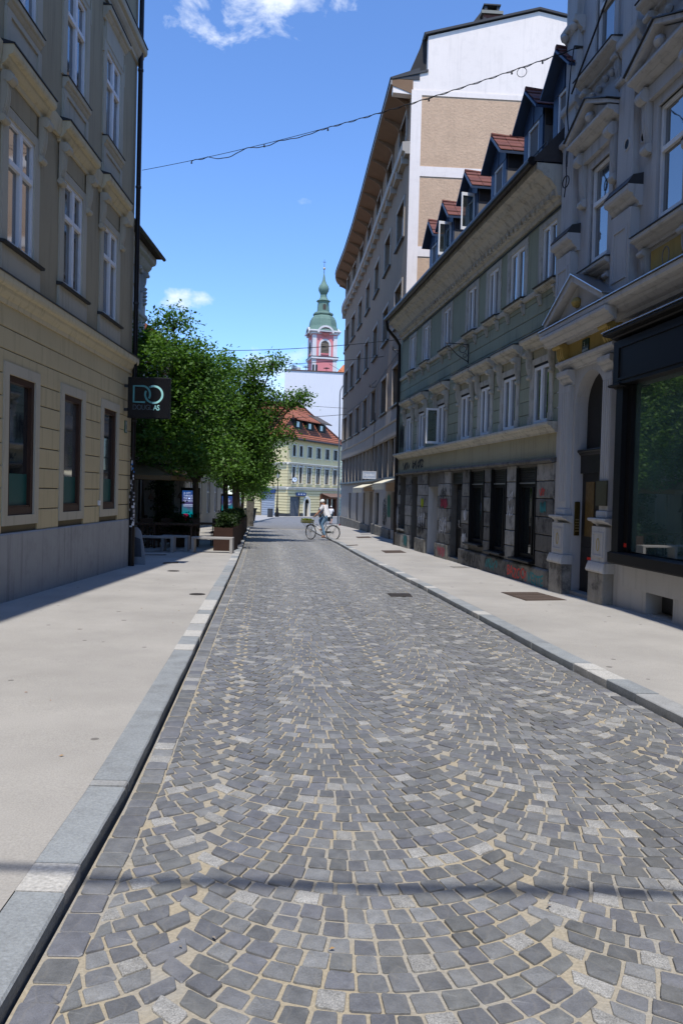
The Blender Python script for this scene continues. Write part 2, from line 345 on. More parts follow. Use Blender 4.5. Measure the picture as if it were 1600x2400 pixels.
# cobbles: segmental arcs bowing towards the camera, seams between the arcs
def cobbles():
    st = []
    P = 0.105; Rr = .98; SE_ = [-.88, .47, 1.82, 3.17, 4.52]
    for row in range(-4, int(49/P)):
        y0 = row*P; W = XR(max(y0, 0))-XL(max(y0, 0))
        bd = [x+(.036 if row % 2 else -.036)+rng.uniform(-.014, .014) for x in SE_]
        for k in range(4):
            c = (SE_[k]+SE_[k+1])/2; e = [bd[k]]
            n = max(6, round((bd[k+1]-bd[k])/rng.uniform(.092, .103))); wv = rng.uniform(.88, 1.14, n); wv = np.cumsum(wv/wv.sum())*(bd[k+1]-bd[k])+bd[k]; e += list(wv)
            yj = rng.uniform(-.004, .004)
            for i in range(n):
                q4 = []
                for j, q in ((i, 0), (i+1, 0), (i+1, 1), (i, 1)):
                    t = e[j]; sn = max(-.82, min(.82, (t-c)/Rr)); kk = math.sqrt(1-sn*sn)
                    sh = q*P*kk*sn*(.45 if j in (0, n) else .88)
                    q4.append((t-sh, y0+yj+Rr*(1-kk)+q*P*((.55+.45*kk*kk) if j in (0, n) else (kk*kk*.88+.12))))
                q4 = [(max(.158, min(W-.158, p[0])), p[1]) for p in q4]
                if max(p[0] for p in q4)-min(p[0] for p in q4) < .045: continue
                cx = sum(p[0] for p in q4)/4
                if cx < .17 or cx > W-.17: continue
                st.append((q4, 0))
    # straight rows along both kerbs
    for side in (0, 1):
        y = -0.4
        while y < 49:
            l = rng.uniform(.10, .16); W = XR(max(y, 0))-XL(max(y, 0))
            a, b = (0.024, 0.158) if side == 0 else (W-0.158, W-0.034)
            st.append(([(a, y), (b, y), (b, y+l), (a, y+l)], 1)); y += l
    return st
st = cobbles()
allst = []
for c, kind in st:
    p = np.array(c); ym = p[:, 1].mean()
    p[:, 0] += np.array([XL(max(v, -5)) for v in p[:, 1]])
    ctr = p.mean(0)
    if ctr[1] < 0.3: continue
    d = p-ctr; L = np.linalg.norm(d, axis=1, keepdims=True)
    g = rng.uniform(.0054, .0078)
    p2 = ctr + d*(1-g*1.40/np.maximum(L, .02)) + rng.uniform(-.0034, .0034, (4, 2))
    r = rng.random()
    pos = ctr[0]*.7+ctr[1]*.11
    blue = rng.uniform(.96, 1.08)
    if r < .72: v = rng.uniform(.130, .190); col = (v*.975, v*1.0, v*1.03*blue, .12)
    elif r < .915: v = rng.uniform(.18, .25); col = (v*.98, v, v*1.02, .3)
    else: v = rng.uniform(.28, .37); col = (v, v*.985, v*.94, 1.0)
    kf = min(1, max(0, (ym-5)/14))*.50; col = (col[0]*(1-kf)+.245*kf, col[1]*(1-kf)+.242*kf, col[2]*(1-kf)+.232*kf, col[3])  # farther stones blended paler: dust and grazing sheen put into their colour
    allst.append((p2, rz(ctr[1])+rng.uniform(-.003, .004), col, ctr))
# split: the 300 that show largest become single stones
def inview(c):
    u = Vector((c[0], c[1], gz(c[1]))) - EYE; k = u.dot(fw)
    return k > .1 and abs(u.dot(rt)/k) < .44 and u.dot(up)/k > -.655
idx = sorted([i for i, s in enumerate(allst) if inview(s[3])], key=lambda i: allst[i][3][1])[:300]
single = set(idx)
def stone(p, z, full=True):
    if full:
        pts = []
        for i in range(4):
            a, b, c = p[i-1], p[i], p[(i+1) % 4]
            f1, f2 = random.uniform(.03, .12), random.uniform(.03, .12)
            pts += [b+(a-b)*f1, b+(c-b)*f2]
        pts = np.array(pts); ctr = pts.mean(0); ins = ctr+(pts-ctr)*.965
        zt = z+np.array([random.uniform(-.0025, .0025) for _ in range(8)])
        v = [(*ins[i], zt[i]) for i in range(8)]+[(*pts[i], zt[i]-.003) for i in range(8)]+[(*pts[i], z-.045) for i in range(8)]+[(*ctr, z+.002)]
        f = [(i, (i+1) % 8, 24) for i in range(8)]+[(i+8, (i+1) % 8+8, (i+1) % 8, i) for i in range(8)]+[(i+16, (i+1) % 8+16, (i+1) % 8+8, i+8) for i in range(8)]
    else:
        ctr = p.mean(0); ins = ctr+(p-ctr)*.88
        v = [(*ins[i], z) for i in range(4)]+[(*p[i], z-.009) for i in range(4)]
        f = [(0, 1, 2, 3)]+[(i+4, (i+1) % 4+4, (i+1) % 4, i) for i in range(4)]
    return v, f
BV, BF, BC = [], [], []
rl = road.location
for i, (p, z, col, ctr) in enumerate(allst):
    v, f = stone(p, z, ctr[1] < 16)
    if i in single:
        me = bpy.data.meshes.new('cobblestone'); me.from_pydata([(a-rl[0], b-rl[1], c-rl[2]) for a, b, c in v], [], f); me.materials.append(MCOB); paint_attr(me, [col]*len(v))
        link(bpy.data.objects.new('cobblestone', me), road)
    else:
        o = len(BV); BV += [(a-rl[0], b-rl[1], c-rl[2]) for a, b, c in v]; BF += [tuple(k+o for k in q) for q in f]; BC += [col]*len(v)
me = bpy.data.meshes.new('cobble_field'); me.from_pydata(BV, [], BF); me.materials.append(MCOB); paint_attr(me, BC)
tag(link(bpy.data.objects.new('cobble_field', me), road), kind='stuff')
# kerbs
KB = [mat('kerb_blue', (0.285, 0.305, 0.318), .8, .16, 6, .4, 110, fine=.30, blot=.22, blotcol=(.09, .085, .08)), mat('kerb_white', (0.48, 0.47, 0.445), .8, .1, 9, .4, 90, fine=.42), mat('kerb_grey', (0.34, 0.345, 0.345), .8, .16, 6, .4, 110, fine=.32, blot=.25, blotcol=(.10, .095, .09))]
def kerb(name, X, sgn, first, wid, y1):
    root = bpy.data.objects.new(name, None); root.location = (X(0), 0, 0); link(root); tag(root, kind='structure')
    y = -3.0; k = 0
    seq = list(first)
    while y < y1:
        if seq: yb, mi = seq.pop(0)
        else:
            q = rng.random(); mi = 0 if q < .5 else (1 if q < .72 else 2); yb = y+(rng.uniform(.25, .5) if mi == 1 else rng.uniform(.5, 1.25))
        xa, xb = X(y), X(yb); h = rng.uniform(-.004, .004); mb = MB(); g = .004
        pr = [(0, -.06), (0, .082), (.008, .09), (wid, .09), (wid, -.06)]
        ns = max(2, int((yb-y)/.09)) if y < 14 else 1; pts = []; off = rng.uniform(-.004, .004)
        for q in range(ns+1):
            yv = y+g+(yb-y-2*g)*q/ns; xv = X(yv)+off; j = rng.uniform(-.0014, .0014) if 0 < q < ns else rng.uniform(.0, .003)*sgn; jz = rng.uniform(-.0012, .0008)
            pts += [(xv+sgn*n+(j if k in (1, 2) else 0), yv, gz(yv)+z+h+(jz if k in (1, 2) else 0)) for k, (n, z) in enumerate(pr)]
        mb.add(pts, [tuple(range(5)), tuple(ns*5+q for q in (4, 3, 2, 1, 0))]+[(q*5+i, q*5+(i+1) % 5, (q+1)*5+(i+1) % 5, (q+1)*5+i) for q in range(ns) for i in range(5)])
        mb.build('kerb_stone', KB[mi], root); y = yb
kerb('kerb_left', XL, -1, [(0.6, 0), (1.9, 0), (3.0, 0), (3.24, 1), (4.12, 0), (4.2, 2), (5.6, 0), (7.0, 0), (7.9, 0), (8.2, 1), (8.7, 0), (9.1, 1), (9.6, 2), (10.4, 1), (10.8, 0), (11.9, 1)], .19, 62)
kerb('kerb_right', XR, 1, [], .19, 64)
# pavements
def m_pave():
    m = mat('pavement', (0.375, 0.358, 0.332), .88, .075, 1.3, .25, 150, fine=.26, dist=.004)
    t = m.node_tree; b = t.nodes['Principled BSDF']; src = b.inputs['Base Color'].links[0].from_socket; g = N('ShaderNodeNewGeometry', t)
    vo = N('ShaderNodeTexVoronoi', t); vo.inputs['Scale'].default_value = 4.2; LK(g.outputs['Position'], vo.inputs['Vector'])
    vs = N('ShaderNodeSeparateColor', t); LK(vo.outputs['Color'], vs.inputs[0])
    spot = M2('MULTIPLY', M2('LESS_THAN', vo.outputs['Distance'], M2('MULTIPLY', vs.outputs[1], .17, t), t), M2('GREATER_THAN', vs.outputs[0], .66, t), t)
    mx = N('ShaderNodeMixRGB', t); LK(M2('MULTIPLY', spot, .62, t), mx.inputs[0]); LK(src, mx.inputs[1]); mx.inputs[2].default_value = (.07, .065, .06, 1)
    n = N('ShaderNodeTexNoise', t); n.inputs['Scale'].default_value = .7; n.inputs['Detail'].default_value = 8; n.inputs['Roughness'].default_value = .62; LK(g.outputs['Position'], n.inputs['Vector'])
    mx2 = N('ShaderNodeMixRGB', t, blend_type='MULTIPLY'); mx2.inputs[0].default_value = 1; LK(mx.outputs[0], mx2.inputs[1]); LK(M2('ADD', .66, M2('MULTIPLY', n.outputs['Fac'], .62, t), t), mx2.inputs[2])
    LK(mx2.outputs[0], b.inputs['Base Color']); return m
MPAVE = m_pave()
mb = MB(); yy = list(np.arange(-6, 62.1, 1.0))
for a, b in zip(yy, yy[1:]):
    mb.face([(XL(a)-.19, a, gz(a)+.088), (XL(b)-.19, b, gz(b)+.088), (-14, b, gz(b)+.088), (-14, a, gz(a)+.088)])
mb.face([(XL(62)-.19, 62, gz(62)+.088), (XL(62)-.19, 62, gz(62)-.05), (-14, 62, gz(62)-.05), (-14, 62, gz(62)+.088)])
tag(mb.build('pavement_left', MPAVE), kind='structure')
def RB(y):    # x of the right-hand house fronts, and height of the paving there
    if y < 15.1: return 3.96+.117*(15.1-y), -.03 if y < 12 else -.03-.09*(y-12)/3.1
    if y < 29: return 3.96-.1414*(y-15.1), -.12-.10*(y-15.1)/14
    return (2.42-.0755*(y-29), -.22+(gz(y)+.09-(gz(29)+.09))*.75)
mb = MB(); yy = list(np.arange(-6, 64.1, 1.0))
for a, b in zip(yy, yy[1:]):
    fa, fb_ = RB(a), RB(b); ka, kb = XR(a)+.19, XR(b)+.19
    za, zb = gz(a)+.088, gz(b)+.088
    xa, xb = max(fa[0]+.6, ka+.3), max(fb_[0]+.6, kb+.3)
    mb.face([(ka, a, za), (xa, a, fa[1] if a > 4 else za), (xb, b, fb_[1] if b > 4 else zb), (kb, b, zb)])
tag(mb.build('pavement_right', MPAVE), kind='structure')
def PZ(x, y):   # right pavement height
    f = RB(y); k = XR(y)+.19; t = (x-k)/max(.01, f[0]+.6-k); return (gz(y)+.088)*(1-t)+f[1]*t
# covers and gratings
MIRON = mat('cast_iron', (0.055, 0.048, 0.043), .65, .2, 9, .3, 40, metal=.3)
MRUST = mat('rusty_steel', (0.085, 0.062, 0.050), .8, .2, 5, .3, 60)
def plate(label, pts, zf, ribs=0, name='cellar_hatch', mt=None, up_=.006, cat='hatch', g='steel covers set in the pavement'):
    P = [Vector((x, y, zf(x, y)+up_)) for x, y in pts]; c = sum(P, Vector())/4
    root = thing(name, label, cat, c, g); mt = mt or MRUST
    def q(s, t): return (P[0]*(1-s)+P[1]*s)*(1-t)+(P[3]*(1-s)+P[2]*s)*t
    def slab(nm, s0, s1, t0, t1, h, m_):
        a = [q(s0, t0), q(s1, t0), q(s1, t1), q(s0, t1)]; b = MB(); b.add([tuple(p-Vector((0, 0, .02))) for p in a]+[(p.x, p.y, p.z+h) for p in a], [(4, 5, 6, 7), (0, 1, 5, 4), (1, 2, 6, 5), (2, 3, 7, 6), (3, 0, 4, 7)]); return b.build(nm, m_, root)
    slab('frame', 0, 1, 0, 1, 0, mt)
    for i in range(max(1, ribs)):
        k = max(1, ribs); slab('leaf', .03, .97, (i+.06)/k, (i+.94)/k, .005, mt)
    return root
ZL = lambda x, y: gz(y)+.088
plate('largest rusty steel hatch in the right pavement by the stone pilasters', [(3.0, 12.8), (3.72, 13.0), (3.54, 14.2), (2.84, 14.0)], PZ, 3)
plate('dark steel hatch in the right pavement beside the graffitied shopfronts', [(1.37, 24.15), (2.03, 24.5), (1.93, 25.6), (1.29, 25.35)], PZ, 2)
plate('dark steel hatch in the pavement nearest the cream awnings', [(.73, 34.4), (1.37, 34.8), (1.29, 36.4), (.67, 36.0)], PZ, 2)
plate('narrow grating at the kerb edge behind the bicycle', [(.2, 27.7), (.62, 28.2), (.6, 28.5), (.18, 28.05)], PZ, 2, 'pavement_grating', None, .006, 'grating')
plate('small dark grating in the shade of the corner house', [(-4.06, 18.2), (-3.76, 18.45), (-3.8, 18.75), (-4.1, 18.5)], ZL, 3, 'pavement_grating', MIRON, .006, 'grating')
plate('sunken drain grating among the cobbles of the road', [(.87, 13.37), (1.24, 13.45), (1.23, 13.92), (.83, 13.83)], lambda x, y: rz(y), 5, 'road_drain', MIRON, .006, 'drain')
plate('long grating in the shade before the terrace benches', [(-5.15, 20.75), (-4.6, 20.95), (-4.6, 21.1), (-5.15, 20.9)], ZL, 3, 'pavement_grating', MIRON, .006, 'grating')
plate('faint grey steel cover by the foot of the turquoise graffiti', [(2.75, 19.2), (3.15, 19.3), (3.1, 19.75), (2.7, 19.65)], PZ, 1, 'pavement_cover', mat('worn_cover', (.24, .225, .205), .8), .005, 'cover')
def manhole(label, x, y, r):
    z = ZL(x, y); root = thing('manhole_cover', label, 'manhole cover', (x, y, z), 'round covers in the left pavement')
    MB().lathe((x, y, z), [(r, -.02), (r, .005), (r*.88, .006), (r*.87, .002), (.001, .002)], 28).build('rim', MIRON, root)
    b = MB()
    for i in range(-3, 4):
        h = math.sqrt(max(.0, (.84*r)**2-(i*r*.24)**2)); b.box(x-h, x+h, y+i*r*.24-.012, y+i*r*.24+.012, z+.001, z+.007)
    b.build('cover_ribs', MIRON, root)
manhole('round iron cover in the left pavement nearest the camera', -2.24, 12.55, .125)
manhole('round iron cover in the left pavement near the corner house shadow', -3.44, 16.45, .125)
# ------------------------------------------------------------------ left corner house
GL = glass('window_glass'); GLB = glass('window_glass_curtain', (.06, .065, .07), .05, .8)
WHITE_F = mat('white_window_paint', (.78, .78, .78), .55, .05, 6, .05, 80)
LF = mkframe((-4.673, 17.21), (.003, 1), -1)
M_LU = mat('wall_olive_plaster', (.37, .31, .20), .9, .08, 1.2, .15, 120, streak=.28)
M_LG = mat('wall_yellow_plaster', (.53, .44, .265), .9, .08, 1.0, .15, 120, streak=.26)
M_LT = mat('trim_cream_plaster', (.48, .435, .335), .88, .06, 1.5, .12, 120, streak=.22)
M_LP = mat('plinth_grey', (.35, .35, .345), .9, .09, 1.5, .15, 120, streak=.3, blot=.18, blotcol=(.16, .155, .15))
M_LS = mat('ledge_yellow_cream', (.58, .50, .33), .88, .06, 1.5, .12, 100, streak=.3)
M_SHEET = mat('dark_sheet_metal', (.05, .05, .052), .5, .1, 4, .05, 60, metal=.4)
M_BROWN = mat('brown_window_wood', (.052, .024, .014), .45, .2, 8, .15, 60)
S0, S1 = -45.0, 0.30
lh = thing('corner_house', 'olive and yellow plaster corner house with white windows, left edge', 'house', (-4.7, 9, -.15))
gw = [(-8.24, -7.30), (-6.075, -5.12), (-3.88, -2.965), (-1.685, -.81), (-10.4, -9.48), (-12.6, -11.7)]
GZ0, GZ1 = 1.155, 3.14
wcs = [-14.8, -12.6, -10.3, -8.0, -5.76, -3.58, -1.45]
FW0, FW1, TW0, TW1, HWD = 4.90, 6.62, 8.24, 9.90, .465
ops = [(c-HWD, c+HWD, FW0, FW1) for c in wcs]+[(c-HWD, c+HWD, TW0, TW1) for c in wcs]+[(c-HWD, c+HWD, 11.7, 13.2) for c in wcs]
wall_mb(LF, S0, S1, 4.4, 14.6, ops, 0, .22).build('upper_wall', M_LU, lh)
gops = [(a, b, GZ0, GZ1) for a, b in gw]
wall_mb(LF, S0, S1, .8, 4.45, gops, -.012, .3).build('ground_floor_wall', mat('joint_shadow_plaster', (.13, .11, .07), .9), lh)
cz = [.905, 1.23, 1.55, 1.86, 2.17, 2.50, 2.82, 3.13, 3.46, 3.76, 4.1]
courses(lh, LF, M_LG, S0, S1, cz, [(a-.17, b+.17, GZ0-.14, GZ1+.155) for a, b in gw], -.02, .012, .0075)
MB(LF).prof([(-.1, -.5), (.05, -.5), (.05, .89), (.035, .91), (-.1, .91)], S0, S1+.04).build('plinth', M_LP, lh)
# body and roof behind the front
MB(LF).box(S0, S1-.002, -9, -.34, -.5, 14.6).build('rear_walls', M_LU, lh)
MB(LF).prof(corn(14.2, 15.0, 0, .42)+[], S0, S1+.3).build('eaves_cornice', M_LT, lh)
MB(LF).prof([(.50, 15.0), (.50, 15.06), (-4.5, 18.0), (-9, 15.06), (-9, 15.0)], S0, S1+.35).build('roof', mat('roof_tiles_red', (.30, .10, .055), .85, .2, 5), lh)
# string courses
MB(LF).prof(corn(4.07, 4.42, 0, .15), S0, S1+.06).build('string_course', M_LS, lh)
MB(LF).prof([(0, 4.42), (.16, 4.42), (.16, 4.435), (0, 4.47)], S0, S1+.07).build('ledge_flashing', M_SHEET, lh)
MB(LF).prof(corn(10.75, 11.12, 0, .20), S0, S1+.06).build('string_course', M_LT, lh)
MB(LF).prof([(0, 11.12), (.215, 11.12), (.215, 11.135), (0, 11.17)], S0, S1+.07).build('ledge_flashing', M_SHEET, lh)
GFILM = mat('teal_window_film', (.012, .085, .075), .35, .25, 3, 0, 10, spec=.6)
for a, b in gw:
    o = window(lh, LF, a, b, GZ0, GZ1, .0, M_BROWN, GL, 1, (), .095, .09)
    m = MB(LF); w_ = .17
    m.box(a-w_, a, -.05, .03, GZ0-.14, GZ1+.155).box(b, b+w_, -.05, .03, GZ0-.14, GZ1+.155).box(a, b, -.05, .03, GZ0-.14, GZ0).box(a, b, -.05, .03, GZ1, GZ1+.155)
    m.build('stone_surround', M_LT, o)
    Bx(LF, 'window_film', GFILM, o, a+.09, b-.09, -.068, -.055, GZ0+.11, GZ0+.60)
    Bx(LF, 'inner_bead', M_BROWN, o, a+.095, b-.095, -.05, -.01, GZ0+.112, GZ0+.14)
for c in wcs:
    a, b = c-HWD, c+HWD
    # first floor: hood on two consoles, sill, apron
    o = window(lh, LF, a, b, FW0, FW1, .0, WHITE_F, GLB if c in (-5.76,) else GL, 2, (.66,), .06, .07)
    m = MB(LF); w_ = .19
    m.box(a-w_, a, -.04, .03, FW0, FW1+.13).box(b, b+w_, -.04, .03, FW0, FW1+.13).box(a, b, -.04, .03, FW1, FW1+.13).build('surround', M_LT, o)
    Bx(LF, 'frieze_panel', M_LU, o, a-.05, b+.05, -.02, .018, FW1+.16, 7.10)
    MB(LF).prof(corn(7.10, 7.42, 0, .22), a-.32, b+.32).build('hood', M_LS, o)
    MB(LF).prof([(0, 7.42), (.235, 7.42), (.235, 7.435), (0, 7.50)], a-.33, b+.33).build('hood_flashing', M_SHEET, o)
    for q in (a-.20, b+.20): console(LF, M_LT, o, q, .15, 6.42, 7.10, .02, .15)
    MB(LF).prof([(0, FW0-.055), (.10, FW0-.055), (.11, FW0-.02), (0, FW0)], a-.25, b+.25).build('sill', M_SHEET, o)
    Bx(LF, 'apron', M_LT, o, a-.22, b+.22, -.03, .045, 4.47, FW0-.057)
    # second floor
    o = window(lh, LF, a, b, TW0, TW1, .0, WHITE_F, GL, 2, (.66,), .06, .07)
    m = MB(LF)
    m.box(a-w_, a, -.04, .03, TW0, TW1+.10).box(b, b+w_, -.04, .03, TW0, TW1+.10).box(a, b, -.04, .03, TW1, TW1+.10).box(a-w_-.03, a-w_, -.04, .04, 9.75, 10.2).box(b+w_, b+w_+.03, -.04, .04, 9.75, 10.2).build('surround', M_LT, o)
    Bx(LF, 'frieze_panel', M_LT, o, a-.10, b+.10, -.02, .04, TW1+.102, 10.36)
    MB(LF).prof(corn(10.36, 10.58, 0, .15), a-.22, b+.22).build('hood', M_LT, o)
    MB(LF).prof([(0, 10.58), (.165, 10.58), (.165, 10.592), (0, 10.63)], a-.23, b+.23).build('hood_flashing', M_SHEET, o)
    MB(LF).prof(corn(8.02, TW0-.02, 0, .10), a-.12, b+.12).build('sill_moulding', M_LT, o)
    MB(LF).prof([(0, TW0-.02), (.115, TW0-.02), (.115, TW0-.008), (0, TW0+.005)], a-.13, b+.13).build('sill', M_SHEET, o)
    m = MB(LF); m.box(a-.14, a-.01, -.03, .045, 7.5, 8.02).box(b+.01, b+.14, -.03, .045, 7.5, 8.02).box(a-.01, b+.01, -.03, .045, 7.95, 8.02).box(a-.01, b+.01, -.03, .02, 7.5, 7.95).build('apron', M_LT, o)
    o = window(lh, LF, a, b, 11.7, 13.2, .0, WHITE_F, GL, 2, (.66,), .06, .07)
    Bx(LF, 'apron', M_LT, o, a-.14, b+.14, -.03, .045, 11.18, 11.66)
    MB(LF).prof([(0, 7.16), (.06, 7.16), (.08, 7.30), (.09, 7.42), (0, 7.44)], b+.32, min(b+.32+(2.19-2*HWD-.64), S1)).build('linking_band', M_LS, lh)
# downpipe with stickers
M_PIPE = mat('brown_black_pipe', (.016, .012, .011), .4, .2, 5, .05, 40, metal=.3)
dp = MB(LF).tube([(.20, .10, -.15), (.20, .10, 14.6)], .052, 12).build('downpipe', M_PIPE, lh, True)
MB(LF).tube([(.20, .10, -.15), (.20, .10, 1.5)], .068, 12).build('pipe_sleeve', M_PIPE, dp, True)
for z in (1.5, 3.05, 5.6, 8.1, 10.6):
    MB(LF).tube([(.20, .10, z-.02), (.20, .10, z+.02)], .063, 12).build('pipe_clamp', M_SHEET, dp)
MST = [mat('sticker_white', (.62, .62, .64), .6, .1, 20), mat('sticker_blue', (.05, .2, .5), .6, .1, 20), mat('sticker_grey', (.33, .33, .36), .6, .2, 20), mat('sticker_black', (.03, .03, .035), .6, .1, 20)]
for i in range(34):
    z = .72+1.55*(i/34)+random.uniform(-.02, .02); h = random.uniform(.03, .07); a0 = random.uniform(2.1, 4.2); wd = random.uniform(.4, .9)
    rr = .0545 if z > 1.5 else .0705
    if z < 1.5 < z+h: continue
    m = MB(); c = LF(.20, .10, 0); seg = 4; pts = []
    for j in range(seg+1):
        an = math.pi*1.5+(a0-3.1)*.9+wd*(j/seg-.5); pts += [(c[0]+rr*math.cos(an), c[1]+rr*math.sin(an), z), (c[0]+rr*math.cos(an), c[1]+rr*math.sin(an), z+h)]
    m.add(pts, [(2*j, 2*j+2, 2*j+3, 2*j+1) for j in range(seg)]); m.build('sticker', MST[random.choice([0, 0, 0, 2, 2, 3, 1 if i > 25 else 0])], dp)
# number plate on the corner
npq = Bx(LF, 'house_number_plate', mat('plate_green', (.02, .10, .06), .4), lh, -.22, -.06, .012, .03, 2.76, 3.02)
m = MB(LF); m.box(-.21, -.07, .03, .033, 2.775, 3.005); m.build('plate_face', mat('plate_grey', (.30, .33, .31), .4), npq)
text_obj('number', '8', .15, lambda x, y, z: LF(-.185+x, .034+z*.3, 2.84+y), mat('plate_dark', (.02, .08, .05), .5), npq, .002)
Bx(LF, 'socket_box', WHITE_F, lh, -1.95, -1.89, .012, .05, 1.24, 1.33)
# hanging sign
MSB = mat('sign_black_acrylic', (.006, .006, .008), .25, .1, 5, 0, 10, spec=.5)
MT1 = mat('sign_teal', (.10, .30, .30), .4, .05, 5, 0, 10); MT2 = mat('sign_pale_aqua', (.36, .72, .70), .35, .05, 5, 0, 10); MT3 = mat('sign_dim_teal', (.10, .14, .16), .45, .05, 5, 0, 10)
sg = thing('hanging_shop_sign', 'square black hanging sign with a teal interlocking DO monogram and DOUGLAS lettering', 'sign', LF(-.25, .5, 2.9))
SY = -.33
MB(LF).box(SY, SY+.16, .10, .985, 3.07, 3.93).build('sign_box', MSB, sg, bevel=.008)
for z in (3.25, 3.75): Bx(LF, 'wall_bracket', M_SHEET, sg, SY+.05, SY+.10, .012, .101, z-.03, z+.03)
def sgn_pt(x, y): return (SY-.004, .10+.885*x, 3.07+.86*y)       # x,y in 0..1 across the face
def stroke(pts, w_, mt, name, d=.004):
    P = [Vector(p) for p in pts]; m = MB(LF); v = []; n = len(P)
    for i in range(n):
        t = (P[min(i+1, n-1)]-P[max(i-1, 0)]).normalized(); q = Vector((-t.y, t.x))*w_/2
        for p in (P[i]+q, P[i]-q): v.append((SY-d, .10+.885*p.x, 3.07+.86*p.y))
        for p in (P[i]+q, P[i]-q): v.append((SY+.001, .10+.885*p.x, 3.07+.86*p.y))
    fs = []
    for i in range(n-1):
        a, b = 4*i, 4*i+4; fs += [(a, a+1, b+1, b), (a, a+2, b+2, b), (a+1, a+3, b+3, b+1)]
    m.add(v, fs); m.build(name, mt, sg)
def arcp(cx, cy, rx, ry, a0, a1, k=20): return [(cx+rx*math.cos(R(a0+(a1-a0)*i/k)), cy+ry*math.sin(R(a0+(a1-a0)*i/k))) for i in range(k+1)]
stroke([(.42, .392), (.145, .392), (.145, .785), (.36, .785)]+arcp(.36, .585, .175, .20, 88, -30, 18), .045, MT1, 'letter_d')
stroke(arcp(.625, .582, .205, .205, 155, 262, 18), .045, MT1, 'letter_o', .006)
stroke(arcp(.625, .582, .205, .205, 262, 400, 24)+arcp(.625, .582, .205, .205, 40, 108, 12), .048, MT2, 'letter_o', .007)
stroke(arcp(.625, .582, .205, .205, 108, 122, 4), .045, MT1, 'letter_o', .006)
text_obj('sign_lettering', 'DOUGL', .158, lambda x, y, z: (LF(SY-.003-z, .205+x*.83, 3.245+y)), MT3, sg, .002, -.0022, .86)
text_obj('sign_lettering', 'AS', .158, lambda x, y, z: (LF(SY-.003-z, .645+x*.83, 3.242+y)), MT2, sg, .002, .0015, .86)
# board leaning by the downpipe
bd = thing('leaning_board', 'grey poster board leaning in the shade behind the sticker-covered downpipe', 'board', (-4.48, 17.85, -.13))
MB().poly([(-4.66, -.13), (-4.36, -.13), (-4.40, .28), (-4.47, .62), (-4.54, .70), (-4.66, .72)], 17.8, 17.84).build('panel', mat('board_grey', (.25, .27, .30), .7, .2, 3), bd)
MB().poly([(-4.62, .05), (-4.44, .05), (-4.47, .45), (-4.62, .5)], 17.793, 17.799).build('poster', mat('poster_dark', (.05, .06, .08), .6, .4, 6), bd)
MB().tube([(-4.60, 17.84, .60), (-4.60, 18.05, -.13)], .015, 6).build('strut', M_SHEET, bd)
# ------------------------------------------------------------------ left side, beyond the corner
M_W2 = mat('wall_offwhite_plaster', (.50, .49, .47), .9, .08, 1.5, .15, 90, streak=.25)
M_W3 = mat('wall_white_lilac', (.56, .56, .60), .9, .06, 1.5, .12, 90, streak=.15)
M_W4 = mat('wall_pale_beige', (.42, .39, .33), .9, .07, 1.5, .15, 90, streak=.25)
F2 = mkframe((-6.9, 19.5), (0, 1), -1)
b2 = thing('ornate_house', 'off-white ornate house front seen as a sliver behind the dark downpipe', 'house', (-8, 22, -.2))
o2 = [(1.2+2.0*i, 2.2+2.0*i, z, z+1.6) for i in range(3) for z in (1.0, 5.3)]
wall_mb(F2, 0, 7.6, -.4, 9.1, o2, 0, .25).build('wall', M_W2, b2)
for a, b, c, d in o2:
    o = window(b2, F2, a, b, c, d, -.1, WHITE_F, GL, 2, (.66,)); MB(F2).prof(corn(d+.12, d+.32, 0, .2), a-.15, b+.15).build('hood', M_W2, o); MB(F2).prof(corn(c-.12, c, 0, .12), a-.1, b+.1).build('sill', M_W2, o)
MB(F2).box(0, 7.58, -6, -.3, -.4, 9.1).build('rear_walls', M_W2, b2)
MB(F2).prof(corn(8.75, 9.35, 0, .42), -.2, 7.7).build('eaves_cornice', M_W2, b2)
MB(F2).prof(corn(7.05, 7.4, 0, .16), 0, 7.66).build('string_course', M_W2, b2)
for i in range(8): console(F2, M_W2, b2, .5+i*.98, .2, 8.15, 8.78, 0, .28, 'eaves_bracket')
m = MB(F2).box(7.1, 7.62, -.02, .09, -.3, 8.1); m.build('corner_pilaster', M_W2, b2)
for i in range(5):
    c = F2(7.36, .10, 7.75+.12*i); MB().lathe(c, [(.02, -.06), (.09, -.03), (.12, .02), (.06, .07), (.01, .08)], 8).build('ornament', M_W2, b2, True)
rf = MB(F2).prof([(.62, 9.35), (.62, 9.42), (-3, 11.9), (-6, 10), (-6, 9.35)], -.2, 7.75).build('roof', mat('roof_dark_tiles', (.055, .04, .035), .85, .2, 6), b2)
for i in range(14):
    MB(F2).box(.2+i*.54, .26+i*.54, .42, .50, 9.42, 9.62).build('snow_guard', M_SHEET, rf)
MB(F2).tube([(.0, .66, 9.36), (7.8, .66, 9.36)], .06, 8).build('gutter', M_PIPE, b2, True)
F3 = mkframe((-8.6, 28.5), (0, 1), -1)
b3 = thing('white_house', 'plain white house wall with small dark dormer beyond the ornate sliver', 'house', (-10, 32, -.3))
wall_mb(F3, 0, 7.5, -.6, 8.0, [(2, 3, 4.2, 5.8), (4.6, 5.6, 4.2, 5.8)], 0, .25).build('wall', M_W3, b3)
for a in (2, 4.6): window(b3, F3, a, a+1, 4.2, 5.8, -.1, WHITE_F, GL, 2, (.66,))
MB(F3).box(0, 7.48, -5, -.3, -.6, 8.0).build('rear_walls', M_W3, b3)
r3 = MB(F3).prof([(.4, 8.0), (.4, 8.08), (-2.6, 10.2), (-5, 8.1), (-5, 8.0)], -.1, 7.6).build('roof', mat('roof_old_brown', (.12, .06, .045), .85, .2, 6), b3)
